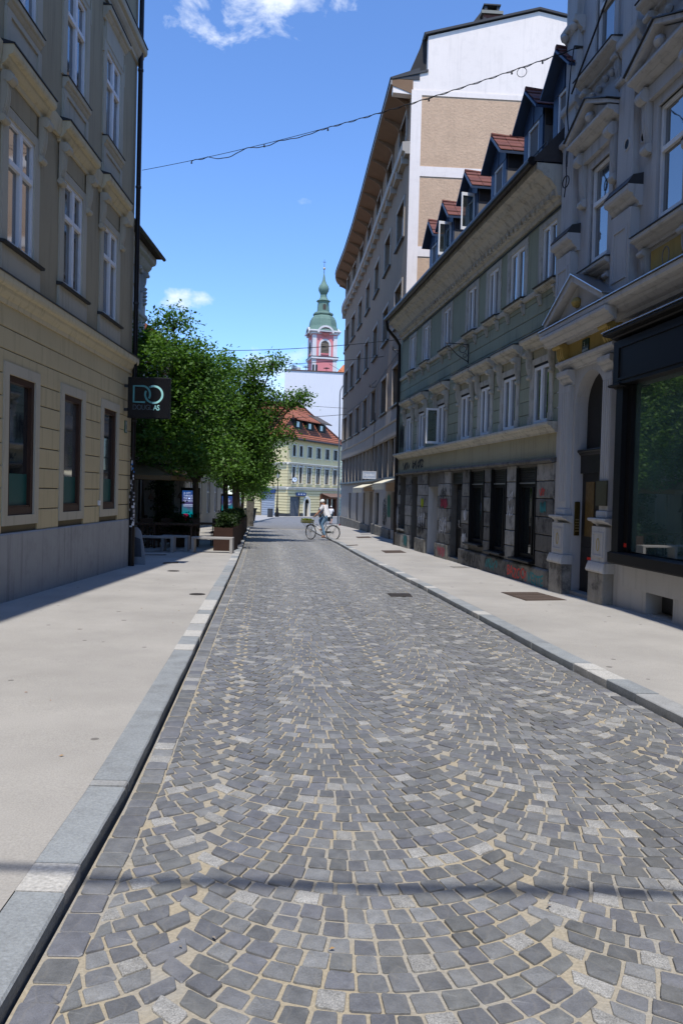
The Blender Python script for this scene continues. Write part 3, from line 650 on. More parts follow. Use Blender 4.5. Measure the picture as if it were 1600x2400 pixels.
m = MB(F3).box(2.6, 3.8, -1.4, -.1, 8.2, 9.2).build('dormer', M_SHEET, b3); Bx(F3, 'pane', GL, m, 2.75, 3.65, -.1, -.08, 8.45, 9.05)
MB(F3).tube([(7.3, .1, -.5), (7.3, .1, 7.9)], .06, 8).build('downpipe', M_PIPE, b3, True)
F4 = mkframe((-8.75, 36.1), (.02, 1), -1)
b4 = thing('beige_terrace_house', 'pale beige house front half hidden behind the terrace trees', 'house', (-10, 46, -.6))
o4 = [(1+2.6*i, 2.1+2.6*i, z, z+h) for i in range(8) for z, h in ((.1, 2.0), (3.6, 1.8), (6.3, 1.3))]
wall_mb(F4, 0, 22, -1.2, 8.3, o4, 0, .25).build('wall', M_W4, b4)
for a, b, c, d in o4: window(b4, F4, a, b, c, d, -.1, WHITE_F, GL, 2, (.66,))
MB(F4).box(0, 22, -7, -.3, -1.2, 8.3).build('rear_walls', M_W4, b4)
MB(F4).prof(corn(7.9, 8.4, 0, .35), 0, 22.2).build('eaves_cornice', M_W4, b4)
MB(F4).prof([(.5, 8.4), (.5, 8.46), (-3.4, 11.3), (-7, 8.5), (-7, 8.4)], -.1, 22.3).build('roof', mat('roof_tiles_red', (.3, .1, .055)), b4)
MB(F4).prof(corn(2.9, 3.15, 0, .15), 0, 22.1).build('string_course', M_W4, b4)
# ------------------------------------------------------------------ white ornate house with the black shopfront (right edge)
WF = mkframe((3.96, 15.10), (-.117, 1), 1)
M_WW = mat('wall_white_stucco', (.44, .43, .425), .88, .06, 1.3, .12, 110, streak=.22)
M_WT = mat('stucco_ornament', (.45, .44, .43), .85, .06, 1.5, .12, 110, streak=.30)
M_WY = mat('ochre_stucco', (.40, .29, .095), .85, .08, 1.5, .12, 100, streak=.2)
M_BLK = mat('black_shopfront_paint', (.010, .010, .0105), .5, .2, 4, .04, 50, spec=.1)
M_STONE = mat('weathered_stone_base', (.27, .25, .22), .9, .18, 5, .5, 45, streak=.35, blot=.75, blotcol=(.06, .055, .05), dist=.02)
M_ZINC = mat('zinc_sheet', (.50, .52, .55), .3, .1, 5, .05, 40, metal=.85)
wh = thing('ornate_shop_house', 'white stucco house with pediments, arched portal and a black shopfront, right edge', 'house', (5, 10, -.1))
WS0, WS1 = -40.0, -.12
wc = [-1.75, -4.0, -6.25, -8.5, -10.75]
sops = [(-8.4, -3.02, .62, 4.1), (-2.6, -1.45, -.3, 3.20), (-4.46, -3.72, -.02, .285), (-7.4, -6.6, -.02, .285)]
uops = [(c-.36, c+.36, 5.62, 7.22) for c in wc]+[(c-.36, c+.36, 8.95, 10.5) for c in wc]
m = wall_mb(WF, WS0, WS1, -.4, 4.5, [o for o in sops[:1]]+[(-2.18, -1.0, -.4, 3.80)]+sops[2:], 0, .35)
a, b, zs, r_ = -2.18, -1.0, 3.20, .59; cx = (a+b)/2; K = 18
for i in range(K):
    t0, t1 = math.pi*i/K, math.pi*(i+1)/K; p0 = (cx-r_*math.cos(t0), zs+r_*math.sin(t0)); p1 = (cx-r_*math.cos(t1), zs+r_*math.sin(t1))
    m.face([(p0[0], 0, p0[1]), (p1[0], 0, p1[1]), (p1[0], 0, 3.80), (p0[0], 0, 3.80)]); m.face([(p0[0], 0, p0[1]), (p1[0], 0, p1[1]), (p1[0], -.45, p1[1]), (p0[0], -.45, p0[1])])
for x in (a, b): m.face([(x, -.35, -.4), (x, -.35, zs), (x, -.85, zs), (x, -.85, -.4)])
m.build('ground_floor_wall', M_WW, wh)
wall_mb(WF, WS0, WS1, 4.5, 13.6, uops, 0, .30).build('upper_wall', M_WW, wh)
MB(WF).box(WS0, WS1-.004, -9, -.9, -.4, 13.6).build('rear_walls', M_WW, wh)
MB(WF).box(WS1-.02, WS1, -.9, -.003, 3.9, 13.6).build('party_wall', M_WW, wh)
MB(WF).box(-3.0, -2.22, -.88, -.36, -.4, 3.85).box(-.97, -.15, -.88, -.36, -.4, 3.85).build('portal_side_walls', M_WW, wh)
MB(WF).prof(corn(12.9, 13.7, 0, 1.15), WS0, WS1+.05).build('eaves_cornice', M_WT, wh)
MB(WF).prof([(1.25, 13.7), (1.25, 13.78), (-4, 16.5), (-9, 13.8), (-9, 13.7)], WS0, WS1+.05).build('roof', M_SHEET, wh)
# portal
def pilaster(s0, s1, base=True):
    o = MB(WF).box(s0, s1, -.02, .085, 1.42, 3.62).build('pilaster', M_WT, wh, bevel=.006)
    k = 4
    for i in range(k):
        x = s0+(s1-s0)*(i+.5)/k; Bx(WF, 'flute', M_WW, o, x-.018, x+.018, .085, .095, 1.55, 3.5)
    MB(WF).prof(corn(3.62, 3.88, 0, .17), s0-.07, s1+.07).build('capital', M_WT, o)
    MB(WF).box(s0-.04, s1+.04, -.02, .12, 1.30, 1.42).build('shaft_foot', M_WT, o, bevel=.02)
    MB(WF).prof(corn(1.17, 1.30, 0, .20), s0-.16, s1+.16).build('pedestal_cap', M_WT, o)
    MB(WF).box(s0-.09, s1+.09, -.02, .15, .60, 1.17).build('pedestal', M_WT, o, bevel=.006)
    m = MB(WF); w_ = .035; A, B_ = s0-.04, s1+.04
    m.box(A, A+w_, .15, .163, .68, 1.08).box(B_-w_, B_, .15, .163, .68, 1.08).box(A+w_, B_-w_, .15, .163, .68, .68+w_).box(A+w_, B_-w_, .15, .163, 1.08-w_, 1.08).build('pedestal_panel', M_WW, o)
    m = MB(WF); c = 0
    pts = [((A+B_)/2+.05*math.sin(t*6.28), .152, .88+.10*math.cos(t*6.28)) for t in np.linspace(0, 1, 13)]
    m.tube(pts, .007, 5, cap=False); m.build('ochre_mark', M_WY, o)
    MB(WF).prof([(-.02, .44), (.20, .44), (.215, .47), (.20, .52), (.17, .60), (-.02, .60)], s0-.15, s1+.15).build('plinth_moulding', M_WT, o)
    MB(WF).box(s0-.12, s1+.12, -.02, .18, -.4, .44).build('stone_foot', M_STONE, o, bevel=.015)
pilaster(-.90, -.56); pilaster(-2.57, -2.26)
MB(WF).prof(corn(3.88, 4.06, 0, .17), -2.72, -.42).build('architrave', M_WT, wh)
fz = MB(WF).box(-2.70, -.45, -.02, .05, 4.06, 4.36).build('ochre_frieze', M_WY, wh)
for q in (-.60, -2.50):
    o = console(WF, M_WY, wh, q, .28, 3.98, 4.38, .05, .22, 'ochre_bracket')
pl = Bx(WF, 'house_number_plate', mat('plate_dark_green', (.012, .045, .03), .35), fz, -1.62, -1.36, .051, .07, 4.09, 4.32)
text_obj('number', '3', .13, lambda x, y, z: WF(-1.42-x, .073+z*.4, 4.19+y), mat('plate_white', (.42, .46, .44), .5), fz, .002)
m = MB(WF).box(-1.60, -1.38, .0705, .073, 4.12, 4.155); m.build('plate_street_line', mat('plate_white2', (.35, .40, .38), .5), fz)
m = MB(WF)
m.prof(corn(4.36, 4.66, 0, .40), WS0, -.15); m.build('main_cornice', M_WT, wh)
MB(WF).prof([(0, 4.66), (.42, 4.66), (.42, 4.675), (0, 4.73)], WS0, -.14).build('cornice_flashing', M_ZINC, wh)
# pediment over the portal
def pediment(c, hw, z0, z1, n1, tm=True, ridge=M_ZINC, nm='pediment'):
    o = MB(WF).poly([(c-hw, z0), (c+hw, z0), (c, z1)], -.02, n1-.14).build(nm, M_WT, wh)
    th = (z1-z0)*.20; L = hw*1.08
    for sg_ in (-1, 1):
        A = (c+sg_*L, z0); T = (c, z1+.02)
        MB(WF).add([(A[0], -.02, A[1]), (T[0], -.02, T[1]), (T[0], -.02, T[1]+th), (A[0], -.02, A[1]+th*.8), (A[0], n1, A[1]), (T[0], n1, T[1]), (T[0], n1, T[1]+th), (A[0], n1, A[1]+th*.8)],
                   [(0, 1, 2, 3), (4, 7, 6, 5), (0, 4, 5, 1), (3, 2, 6, 7), (0, 3, 7, 4), (1, 5, 6, 2)]).build('raking_cornice', M_WT, o)
        MB(WF).add([(A[0]+sg_*.03, -.02, A[1]+th*.8+.003), (T[0], -.02, T[1]+th+.004), (T[0], n1+.03, T[1]+th+.004), (A[0]+sg_*.03, n1+.03, A[1]+th*.8+.003), (A[0]+sg_*.03, -.02, A[1]+th*.8+.02), (T[0], -.02, T[1]+th+.022), (T[0], n1+.03, T[1]+th+.022), (A[0]+sg_*.03, n1+.03, A[1]+th*.8+.02)],
                   [(0, 1, 2, 3), (4, 7, 6, 5), (0, 4, 5, 1), (3, 2, 6, 7), (0, 3, 7, 4), (1, 5, 6, 2)]).build('pediment_sheet', ridge, o)
    cc = WF(c, n1-.10, z0+(z1-z0)*.42); MB().lathe((0, 0, 0), [(.001, -.09), (.07, -.05), (.09, 0), (.07, .05), (.001, .09)], 10); m = MB(); m.lathe(cc, [(.002, -.10), (.07, -.06), (.095, 0), (.07, .06), (.002, .10)], 10); m.build('rosette', M_WY if tm else M_WT, o, True)
    return o
MB(WF).prof(corn(4.34, 4.54, .24, .20), -3.0, -.32).build('pediment_base', M_WT, wh)
pediment(-1.62, 1.12, 4.66, 5.22, .40)
# first and second floor
for i, s in enumerate([-.55, -2.80, -5.05, -7.30, -9.55]):
    o = MB(WF).box(s-.34, s+.30, -.02, .15, 4.70, 5.98).build('pilaster_pedestal', M_WT, wh, bevel=.008)
    m = MB(WF); m.box(s-.26, s-.20, .15, .165, 4.95, 5.75).box(s+.16, s+.22, .15, .165, 4.95, 5.75).box(s-.2, s+.16, .15, .165, 4.95, 5.0).box(s-.2, s+.16, .15, .165, 5.7, 5.75).build('pedestal_panel', M_WW, o)
    MB(WF).prof(corn(5.98, 6.28, 0, .24), s-.42, s+.38).build('pedestal_cap', M_WT, o)
    MB(WF).prof([(0, 6.28), (.25, 6.28), (.16, 6.42), (0, 6.46)], s-.42, s+.38).build('cap_sheet', M_SHEET, o)
    o = MB(WF).box(s-.26, s+.24, -.02, .11, 6.40, 8.05).build('pilaster', M_WT, wh, bevel=.006)
    MB(WF).prof(corn(7.90, 8.10, 0, .17), s-.32, s+.30).build('capital', M_WT, o)
    MB(WF).box(s-.24, s+.22, -.02, .10, 8.10, 9.95).build('upper_shaft', M_WT, o, bevel=.006)
    MB(WF).prof(corn(8.42, 8.72, 0, .16), s-.34, s+.32).build('shaft_band', M_WT, o)
    MB(WF).prof(corn(9.85, 10.12, 0, .20), s-.34, s+.32).build('upper_capital', M_WT, o)
    for q in (-.2, .18):
        c = WF(s+q, .16, 9.98); MB().lathe(c, [(.01, -.1), (.07, -.05), (.09, .0), (.05, .07), (.01, .1)], 8).build('scroll', M_WT, o, True)
    MB(WF).box(s-.24, s+.22, -.02, .12, 10.13, 12.9).build('attic_shaft', M_WT, o)
    if i: 
        for q in (-.10, -.40):
            c0 = WF(s+.02+q, .0 if q < -.3 else .11, 7.0); nn = Vector(WF(0, 1, 0))-Vector(WF(0, 0, 0))
            mm = MB(); mm.torus(c0, (nn.x, nn.y, 0), .085, .016, 16, 6); mm.build('vent_ring', M_WT, o, True)
            mm = MB(); mm.tube([tuple(Vector(c0)-nn*.02), tuple(Vector(c0)+nn*.004)], .08, 14); mm.build('vent_hole', M_BLK, o)
for i, c in enumerate(wc):
    o = window(wh, WF, c-.36, c+.36, 5.62, 7.22, -.03, WHITE_F, GL, 1, (.60,), .055)
    m = MB(WF); m.box(c-.50, c-.36, -.03, .03, 5.50, 7.36).box(c+.36, c+.50, -.03, .03, 5.50, 7.36).box(c-.36, c+.36, -.03, .03, 7.22, 7.36).build('surround', M_WT, o)
    for q in (c-.60, c+.60): console(WF, M_WT, o, q, .15, 6.62, 7.56, .02, .17, 'scroll_console')
    Bx(WF, 'entablature', M_WT, o, c-.55, c+.55, -.02, .10, 7.365, 7.56)
    MB(WF).prof(corn(7.56, 7.76, 0, .30), c-.80, c+.80).build('hood', M_WT, o)
    pediment(c, .76, 7.77, 8.12, .32, False, M_SHEET)
    MB(WF).prof(corn(5.24, 5.44, 0, .22), c-.70, c+.70).build('sill', M_WT, o)
    MB(WF).prof([(0, 5.44), (.235, 5.44), (.235, 5.452), (0, 5.49)], c-.71, c+.71).build('sill_sheet', M_SHEET, o)
    for q in (c-.55, c+.55): console(WF, M_WT, o, q, .14, 4.78, 5.24, .0, .15, 'sill_bracket')
    m = Bx(WF, 'ochre_panel', M_WY, o, c-.42, c+.42, -.02, .03, 4.82, 5.18)
    mm = MB(WF); mm.tube([(c+.09*math.sin(t*6.283), .032, 5.0+.13*math.cos(t*6.283)) for t in np.linspace(0, 1, 17)], .010, 5, cap=False); mm.build('oval_medallion', M_STONE, o)
    o = window(wh, WF, c-.36, c+.36, 8.95, 10.5, -.03, WHITE_F, GL, 1, (.60,), .055)
    m = MB(WF); m.box(c-.50, c-.36, -.03, .03, 8.86, 10.6).box(c+.36, c+.50, -.03, .03, 8.86, 10.6).box(c-.36, c+.36, -.03, .03, 10.5, 10.6).build('surround', M_WT, o)
    MB(WF).prof(corn(8.66, 8.84, 0, .24), c-.74, c+.74).build('sill', M_WT, o)
    MB(WF).prof([(0, 8.84), (.255, 8.84), (.255, 8.852), (0, 8.88)], c-.75, c+.75).build('sill_sheet', M_SHEET, o)
    for q in (c-.60, c+.60): console(WF, M_WT, o, q, .15, 8.2, 8.66, 0, .15, 'sill_bracket')
    for k in range(4):
        cc = WF(c-.38+.25*k, .045, 8.46+.03*math.sin(k*2)); MB().lathe(cc, [(.005, -.06), (.05, -.02), (.06, .03), (.01, .07)], 7).build('ornament', M_WT, o, True)
# door in the portal
M_DOOR = mat('dark_door_wood', (.014, .012, .011), .4, .25, 6, .1, 60)
dr = MB(WF).box(-2.18, -1.0, -.24, -.18, -.3, 2.05).build('portal_door', M_DOOR, wh)
for s in (-2.12, -1.56):
    Bx(WF, 'door_panel', M_DOOR, dr, s, s+.46, -.18, -.165, .05, .75); g = Bx(WF, 'door_grille_glass', mat('amber_grille_glass', (.13, .08, .025), .3, .4, 14, .3, 40), dr, s+.06, s+.40, -.18, -.17, .95, 1.9)
MB(WF).box(-2.18, -1.0, -.24, -.13, 2.05, 2.42).build('transom', M_DOOR, dr); MB(WF).prof(corn(2.34, 2.46, -.15, .09), -2.18, -1.0).build('transom_cornice', M_DOOR, dr)
m = MB(WF); m.add([(a, -.23, 2.42), (b, -.23, 2.42)]+[(cx+r_*math.cos(t), -.23, zs+r_*math.sin(t)) for t in np.linspace(0, math.pi, 17)], [tuple([0, 1]+list(range(2, 19)))]); m.build('fanlight', M_DOOR, dr)
Bx(WF, 'letter_slot', mat('red_sticker', (.62, .03, .02), .5), dr, -1.50, -1.32, -.165, -.16, .55, .60)
Bx(WF, 'threshold', mat('stone_step', (.28, .27, .26), .85), wh, -2.18, -1.0, -.8, .02, -.3, -.02)
brass = MB(WF).box(-1.02, -.995, -.14, -.04, .95, 1.55).build('intercom_plate', mat('brass_plate', (.10, .07, .02), .35, .2, 8, .1, 40, metal=.7), wh, bevel=.01)
for k in range(5): Bx(WF, 'button', mat('brass_button', (.30, .23, .10), .35, metal=.6), brass, -1.04, -1.02, -.12, -.06, 1.02+k*.05, 1.045+k*.05)
Bx(WF, 'company_plate', mat('olive_plate', (.055, .05, .025), .4), wh, -2.60, -2.22, .10, .125, 1.50, 1.90)
# shopfront
sf = MB(WF).box(-9.0, -2.96, .0, .25, 3.32, 3.98).build('shop_fascia', M_BLK, wh)
MB(WF).prof(corn(3.98, 4.12, 0, .40), -9.0, -2.88).build('fascia_cornice', M_BLK, sf)
MB(WF).prof([(.0, 4.12), (.42, 4.12), (.42, 4.132), (0, 4.17)], -9.0, -2.86).build('fascia_sheet', M_ZINC, sf)
m = MB(WF); m.box(-8.9, -3.1, .25, .265, 3.38, 3.42).box(-8.9, -3.1, .25, .265, 3.86, 3.90).box(-3.16, -3.1, .25, .265, 3.42, 3.86).build('fascia_moulding', M_BLK, sf)
m = MB(WF).box(-3.20, -2.99, .0, .20, .82, 3.32).build('shop_jamb', M_BLK, sf); m = MB(WF).prof(corn(3.24, 3.34, 0, .30), -3.26, -2.9).build('jamb_cap', M_BLK, sf)
MB(WF).box(-3.34, -3.22, .0, .12, .86, 3.3).build('inner_frame', M_BLK, sf)
MB(WF).prof([(0, .64), (.22, .64), (.24, .66), (.24, .80), (.18, .825), (0, .825)], -9.0, -2.95).build('shop_sill', M_BLK, sf)
gsh = glass('shop_glass', (.055, .095, .090), .02, 1.0, .01)
for k in range(2):
    Bx(WF, 'pane', gsh, sf, -3.34-2.7*(k+1)+.03, -3.34-2.7*k, .04, .055, .84, 3.32)
Bx(WF, 'shop_mullion', M_BLK, sf, -6.09, -6.0, .0, .1, .84, 3.32)
Bx(WF, 'price_sticker', mat('red_sticker', (.62, .03, .02)), sf, -3.32, -3.24, .12, .124, .90, .96)
for a_ in (-4.46, -7.4):
    o = Bx(WF, 'vent_back', M_BLK, wh, a_, a_+.74, -.34, -.30, -.02, .285); Bx(WF, 'vent_frame', M_SHEET, o, a_+.30, a_+.74, -.28, -.25, .0, .26)
Bx(WF, 'lower_apron', M_WW, wh, -9.0, -3.0, 0, .03, .3, .64)
# ------------------------------------------------------------------ green house with graffitied stone ground floor
GF = mkframe((3.96, 15.10), (-.1414, 1), 1)
M_GU = mat('wall_sage_plaster', (.28, .295, .21), .9, .09, .9, .15, 110, streak=.30)
M_GL = mat('wall_olive_shop', (.34, .305, .20), .9, .09, 1.0, .15, 110, streak=.35)
M_GT = mat('trim_dirty_cream', (.47, .445, .385), .88, .10, 1.5, .25, 80, streak=.45, blot=.35, blotcol=(.10, .09, .07))
M_GB = [mat('grimy_stone_a', (.21, .20, .178), .9, .22, 5, .6, 40, streak=.45, blot=.8, blotcol=(.035, .033, .03), dist=.02),
        mat('grimy_stone_b', (.125, .118, .108), .9, .25, 6, .6, 40, streak=.5, blot=.85, blotcol=(.03, .028, .026), dist=.02),
        mat('grimy_stone_c', (.29, .277, .255), .9, .22, 6, .6, 45, streak=.4, blot=.7, blotcol=(.05, .047, .043), dist=.02)]
M_ROOF = mat('roof_slate_dark', (.05, .045, .045), .8, .15, 5)
gh = thing('green_house', 'sage green two-storey house with row of dormers and graffitied stone ground floor', 'house', (3.2, 21, -.2))
G0, G1 = -.20, 14.0
tw = [(.08, .78), (1.75, 2.60), (3.39, 4.08), (5.05, 5.74), (7.40, 8.14), (9.80, 10.5), (11.68, 12.36)]
fwn = [(.23, 1.04), (2.02, 2.84), (3.72, 4.48), (5.25, 6.14), (7.62, 8.52), (10.02, 10.9), (11.83, 12.72)]
TZ0, TZ1, FZ0, FZ1 = 5.80, 6.90, 3.08, 4.26
uo = [(a, b, TZ0, TZ1) for a, b in tw]+[(a, b, FZ0, FZ1) for a, b in fwn]
wall_mb(GF, G0, G1, 2.85, 7.9, uo, -.012, .22).build('upper_wall', mat('joint_green_dark', (.075, .08, .06), .9), gh)
courses(gh, GF, M_GU, G0, G1, [3.02, 3.30, 3.58, 3.86, 4.14, 4.42, 4.70, 4.98, 5.26, 5.54, 5.74], [(a-.18, b+.18, c-.1, d+.12) for a, b, c, d in uo], -.02, .006, .006)
wall_mb(GF, G0, G1, 5.74, 7.25, [(a-.12, b+.12, TZ0-.2, TZ1+.12) for a, b in tw], .004, .02).build('upper_plaster', M_GU, gh)
MB(GF).box(G0, 15.6, -8, -.55, -.5, 7.9).build('rear_walls', M_GU, gh)
MB(GF).box(G1-.02, G1, -.6, -.02, -.5, 7.9).build('end_wall', M_GU, gh)
# eaves, gutter, roof
MB(GF).prof([(0, 7.12), (.06, 7.12), (.08, 7.20), (.14, 7.22), (.18, 7.36), (.30, 7.50), (.42, 7.56), (.46, 7.62), (.56, 7.66), (.56, 7.78), (0, 7.78)], G0, 13.7).build('eaves_cornice', M_GT, gh)
for i in range(60):
    x = G0+.1+i*.24
    if x < 13.6: Bx(GF, 'dentil', M_GT, gh, x, x+.09, .10, .20, 7.24, 7.33)
gut = MB(GF).tube([(G0, .66, 7.80), (13.6, .66, 7.80)], .085, 10).build('gutter', M_PIPE, gh, True)
MB(GF).tube([(13.5, .66, 7.78), (13.52, .60, 7.45), (13.6, .30, 7.15), (13.8, .10, 6.95), (13.85, .08, 6.5), (13.85, .08, -.2)], .055, 8).build('downpipe', M_PIPE, gut, True)
rf = MB(GF).add([(G0, .62, 7.86), (13.7, .62, 7.86), (13.7, -3.6, 12.4), (G0, -3.6, 12.4), (G0, -8, 8), (13.7, -8, 8), (G0, .62, 7.80), (13.7, .62, 7.80)], [(0, 1, 2, 3), (3, 2, 5, 4), (6, 7, 1, 0), (0, 3, 4, 6), (1, 7, 5, 2)]).build('roof', M_ROOF, gh)
for i in range(30): MB(GF).tube([(-.3+i*.46, .42, 8.05), (-.3+i*.46, .40, 8.16)], .012, 5).build('snow_guard', M_SHEET, rf)
MB(GF).tube([(G0, .41, 8.15), (13.6, .41, 8.15)], .012, 5).build('snow_rail', M_SHEET, rf)
M_DB = mat('dormer_blue_sheet', (.030, .050, .095), .45, .12, 4, .05, 40); M_DS = mat('dormer_grey_render', (.17, .155, .145), .85, .08, 2)
M_RT = [mat('dormer_tile_a', (.17, .065, .05), .8, .15, 8), mat('dormer_tile_b', (.14, .055, .045), .8, .15, 8)]
def dormer(c, open_leaf=None):
    n0, nb, hw = -.02, -2.2, .50
    o = MB(GF).poly([(c-hw, 8.2), (c+hw, 8.2), (c+hw, 9.42), (c, 9.86), (c-hw, 9.42)], nb, n0).build('dormer', M_DS, gh)
    m = MB(GF); m.box(c-hw-.01, c-.30, n0, n0+.04, 8.2, 9.42).box(c+.30, c+hw+.01, n0, n0+.04, 8.2, 9.42).poly([(c-hw-.01, 9.25), (c+hw+.01, 9.25), (c+hw+.01, 9.42), (c, 9.88), (c-hw-.01, 9.42)], n0, n0+.05); m.box(c-.03, c+.03, n0+.05, n0+.065, 9.26, 9.8); m.build('dormer_front', M_DB, o)
    m = MB(GF); m.box(c-hw-.012, c-hw-.002, nb, n0-.02, 9.05, 9.42).box(c+hw+.002, c+hw+.012, nb, n0-.02, 9.05, 9.42).build('dormer_cheek_band', M_SHEET, o)
    th = .05
    for sg_ in (-1, 1):
        e = (c+sg_*(hw+.16), 9.30); t = (c, 9.88)
        MB(GF).add([(e[0], nb, e[1]), (t[0], nb, t[1]), (t[0], n0+.26, t[1]), (e[0], n0+.26, e[1]), (e[0], nb, e[1]+th), (t[0], nb, t[1]+th), (t[0], n0+.26, t[1]+th), (e[0], n0+.26, e[1]+th)], [(0, 1, 2, 3), (4, 7, 6, 5), (0, 4, 5, 1), (1, 5, 6, 2), (2, 6, 7, 3), (3, 7, 4, 0)]).build('dormer_roof', M_DB if sg_ < 9 else M_SHEET, o)
        for r in range(4):
            for k in range(7):
                q0 = n0+.24-(k+1)*.30; q1 = q0+.29; f0, f1 = r/4, (r+1)/4+.03; z_ = th+.008+.012*(r % 2)
                P = [(e[0]+(t[0]-e[0])*f, e[1]+(t[1]-e[1])*f+z_+(.02 if f == f0 else 0)) for f in (f0, f1)]
                MB(GF).add([(P[0][0], q0, P[0][1]), (P[0][0], q1, P[0][1]), (P[1][0], q1, P[1][1]), (P[1][0], q0, P[1][1]), (P[0][0], q0, P[0][1]+.018), (P[0][0], q1, P[0][1]+.018), (P[1][0], q1, P[1][1]+.018), (P[1][0], q0, P[1][1]+.018)],
                           [(4, 5, 6, 7), (0, 1, 5, 4), (1, 2, 6, 5), (2, 3, 7, 6), (3, 0, 4, 7)]).build('roof_tile', M_RT[(r*3+k*5) % 2], o)
    for k in range(5): MB(GF).tube([(c, n0+.24-k*.44, 9.97), (c, n0+.24-(k+1)*.44+.03, 9.955)], [.055, .045], 8).build('ridge_tile', M_RT[k % 2], o)
    wd = window(gh, GF, c-.30, c+.30, 8.36, 9.25, n0+.03, WHITE_F, GL, 1, (), .05)
    if open_leaf:
        s_ = c-.30; L = .36; an = R(open_leaf); p = lambda q: (s_-q*math.cos(an)*.35, n0+.05+q*math.sin(an), 0)
        m = MB(GF); a_, b_ = p(0), p(L)
        def bar(f0, f1, z0, z1, t=.02, mm=m):
            x0, y0 = a_[0]+(b_[0]-a_[0])*f0, a_[1]+(b_[1]-a_[1])*f0; x1, y1 = a_[0]+(b_[0]-a_[0])*f1, a_[1]+(b_[1]-a_[1])*f1
            mm.add([(x0-t, y0, z0), (x1-t, y1, z0), (x1+t, y1, z0), (x0+t, y0, z0), (x0-t, y0, z1), (x1-t, y1, z1), (x1+t, y1, z1), (x0+t, y0, z1)], [(0, 1, 2, 3), (4, 5, 6, 7), (0, 1, 5, 4), (1, 2, 6, 5), (2, 3, 7, 6), (3, 0, 4, 7)])
        bar(0, .1, 8.36, 9.3); bar(.9, 1, 8.36, 9.3); bar(.1, .9, 8.36, 8.44); bar(.1, .9, 9.22, 9.3); m.build('open_casement', WHITE_F, wd)
        m = MB(GF); bar(.1, .9, 8.44, 9.22, .006, m); m.build('pane', GCLEAR, wd)
for i, c in enumerate([-.07, 1.48, 3.62, 5.72, 7.90, 9.52]): dormer(c, {3: 75, 4: 80}.get(i))
# upper windows
for i, (a, b) in enumerate(tw):
    o = window(gh, GF, a, b, TZ0, TZ1, .0, WHITE_F, GL, 2, (), .05)
    m = MB(GF); w_ = .19; m.box(a-w_, a, -.03, .028, TZ0, TZ1+.11).box(b, b+w_, -.03, .028, TZ0, TZ1+.11).box(a, b, -.03, .028, TZ1, TZ1+.11).build('surround', M_GT, o)
    MB(GF).prof([(0, TZ0-.05), (.15, TZ0-.05), (.16, TZ0-.03), (0, TZ0+.01)], a-.14, b+.14).build('sill_sheet', M_SHEET, o)
    MB(GF).prof(corn(TZ0-.16, TZ0-.052, 0, .13), a-.12, b+.12).build('sill', M_GT, o)
    for q in (a-.04, b+.04): console(GF, M_GT, o, q, .10, TZ0-.38, TZ0-.16, .006, .11, 'sill_bracket')
MB(GF).prof([(0, 5.66), (.05, 5.66), (.07, 5.72), (.07, 5.75), (0, 5.76)], G0, G1).build('sill_band', M_GT, gh)
for i, (a, b) in enumerate(fwn):
    o = window(gh, GF, a, b, FZ0, FZ1-.05, .0, WHITE_F, GL, 2, (), .055)
    Bx(GF, 'blind_box', M_BLK, o, a, b, -.06, .012, FZ1-.05, FZ1)
    m = MB(GF); w_ = .18; m.box(a-w_, a, -.03, .03, FZ0, FZ1+.12).box(b, b+w_, -.03, .03, FZ0, FZ1+.12).box(a, b, -.03, .03, FZ1, FZ1+.12).box(a-w_-.03, a-.001, -.03, .045, FZ0, FZ0+.16).box(b+.001, b+w_+.03, -.03, .045, FZ0, FZ0+.16).build('surround', M_GT, o)
    Bx(GF, 'frieze_panel', M_GL, o, a-.02, b+.02, -.02, .012, FZ1+.125, 4.56)
    MB(GF).prof(corn(4.56, 4.80, 0, .24), a-.30, b+.30).build('hood', M_GT, o)
    MB(GF).prof([(0, 4.80), (.255, 4.80), (.255, 4.812), (0, 4.86)], a-.31, b+.31).build('hood_sheet', M_SHEET, o)
    for q in (a-.16, b+.16): console(GF, M_GT, o, q, .12, 3.98, 4.56, .015, .17)
    MB(GF).prof([(0, FZ0-.05), (.06, FZ0-.05), (.07, FZ0-.02), (0, FZ0)], a-.15, b+.15).build('sill_sheet', M_SHEET, o)
    if i == 4:
        m = MB(GF); z0, z1, A, B_, q = FZ0+.04, FZ1-.1, b-.016, b+.016, .36
        m.box(A, B_, -.02, .04, z0, z1).box(A, B_, q-.05, q, z0, z1).box(A, B_, .04, q-.05, z0, z0+.07).box(A, B_, .04, q-.05, z1-.06, z1).build('open_casement', WHITE_F, o)
        Bx(GF, 'pane', GCLEAR, o, b-.006, b+.006, .04, q-.05, z0+.07, z1-.06)
MB(GF).prof(corn(2.84, 3.04, 0, .20), G0, G1).build('string_course', M_GT, gh)
# iron bracket for an old sign
m = MB(GF); m.tube([(5.6, .02, 5.02), (5.6, .02, 5.52)], .014, 6).tube([(5.6, .02, 5.50), (5.6, .62, 5.52)], .013, 6).tube([(5.6, .02, 5.06), (5.6, .30, 5.22), (5.6, .60, 5.50)], .013, 6)
m.tube([(5.6, .17+.09*math.cos(t), 5.38+.09*math.sin(t)) for t in np.linspace(0, 7.5, 18)], .009, 5).tube([(5.6, .10+.05*math.cos(t), 5.22+.05*math.sin(t)) for t in np.linspace(0, 6.3, 12)], .008, 5)
m.build('iron_sign_bracket', M_SHEET, gh)
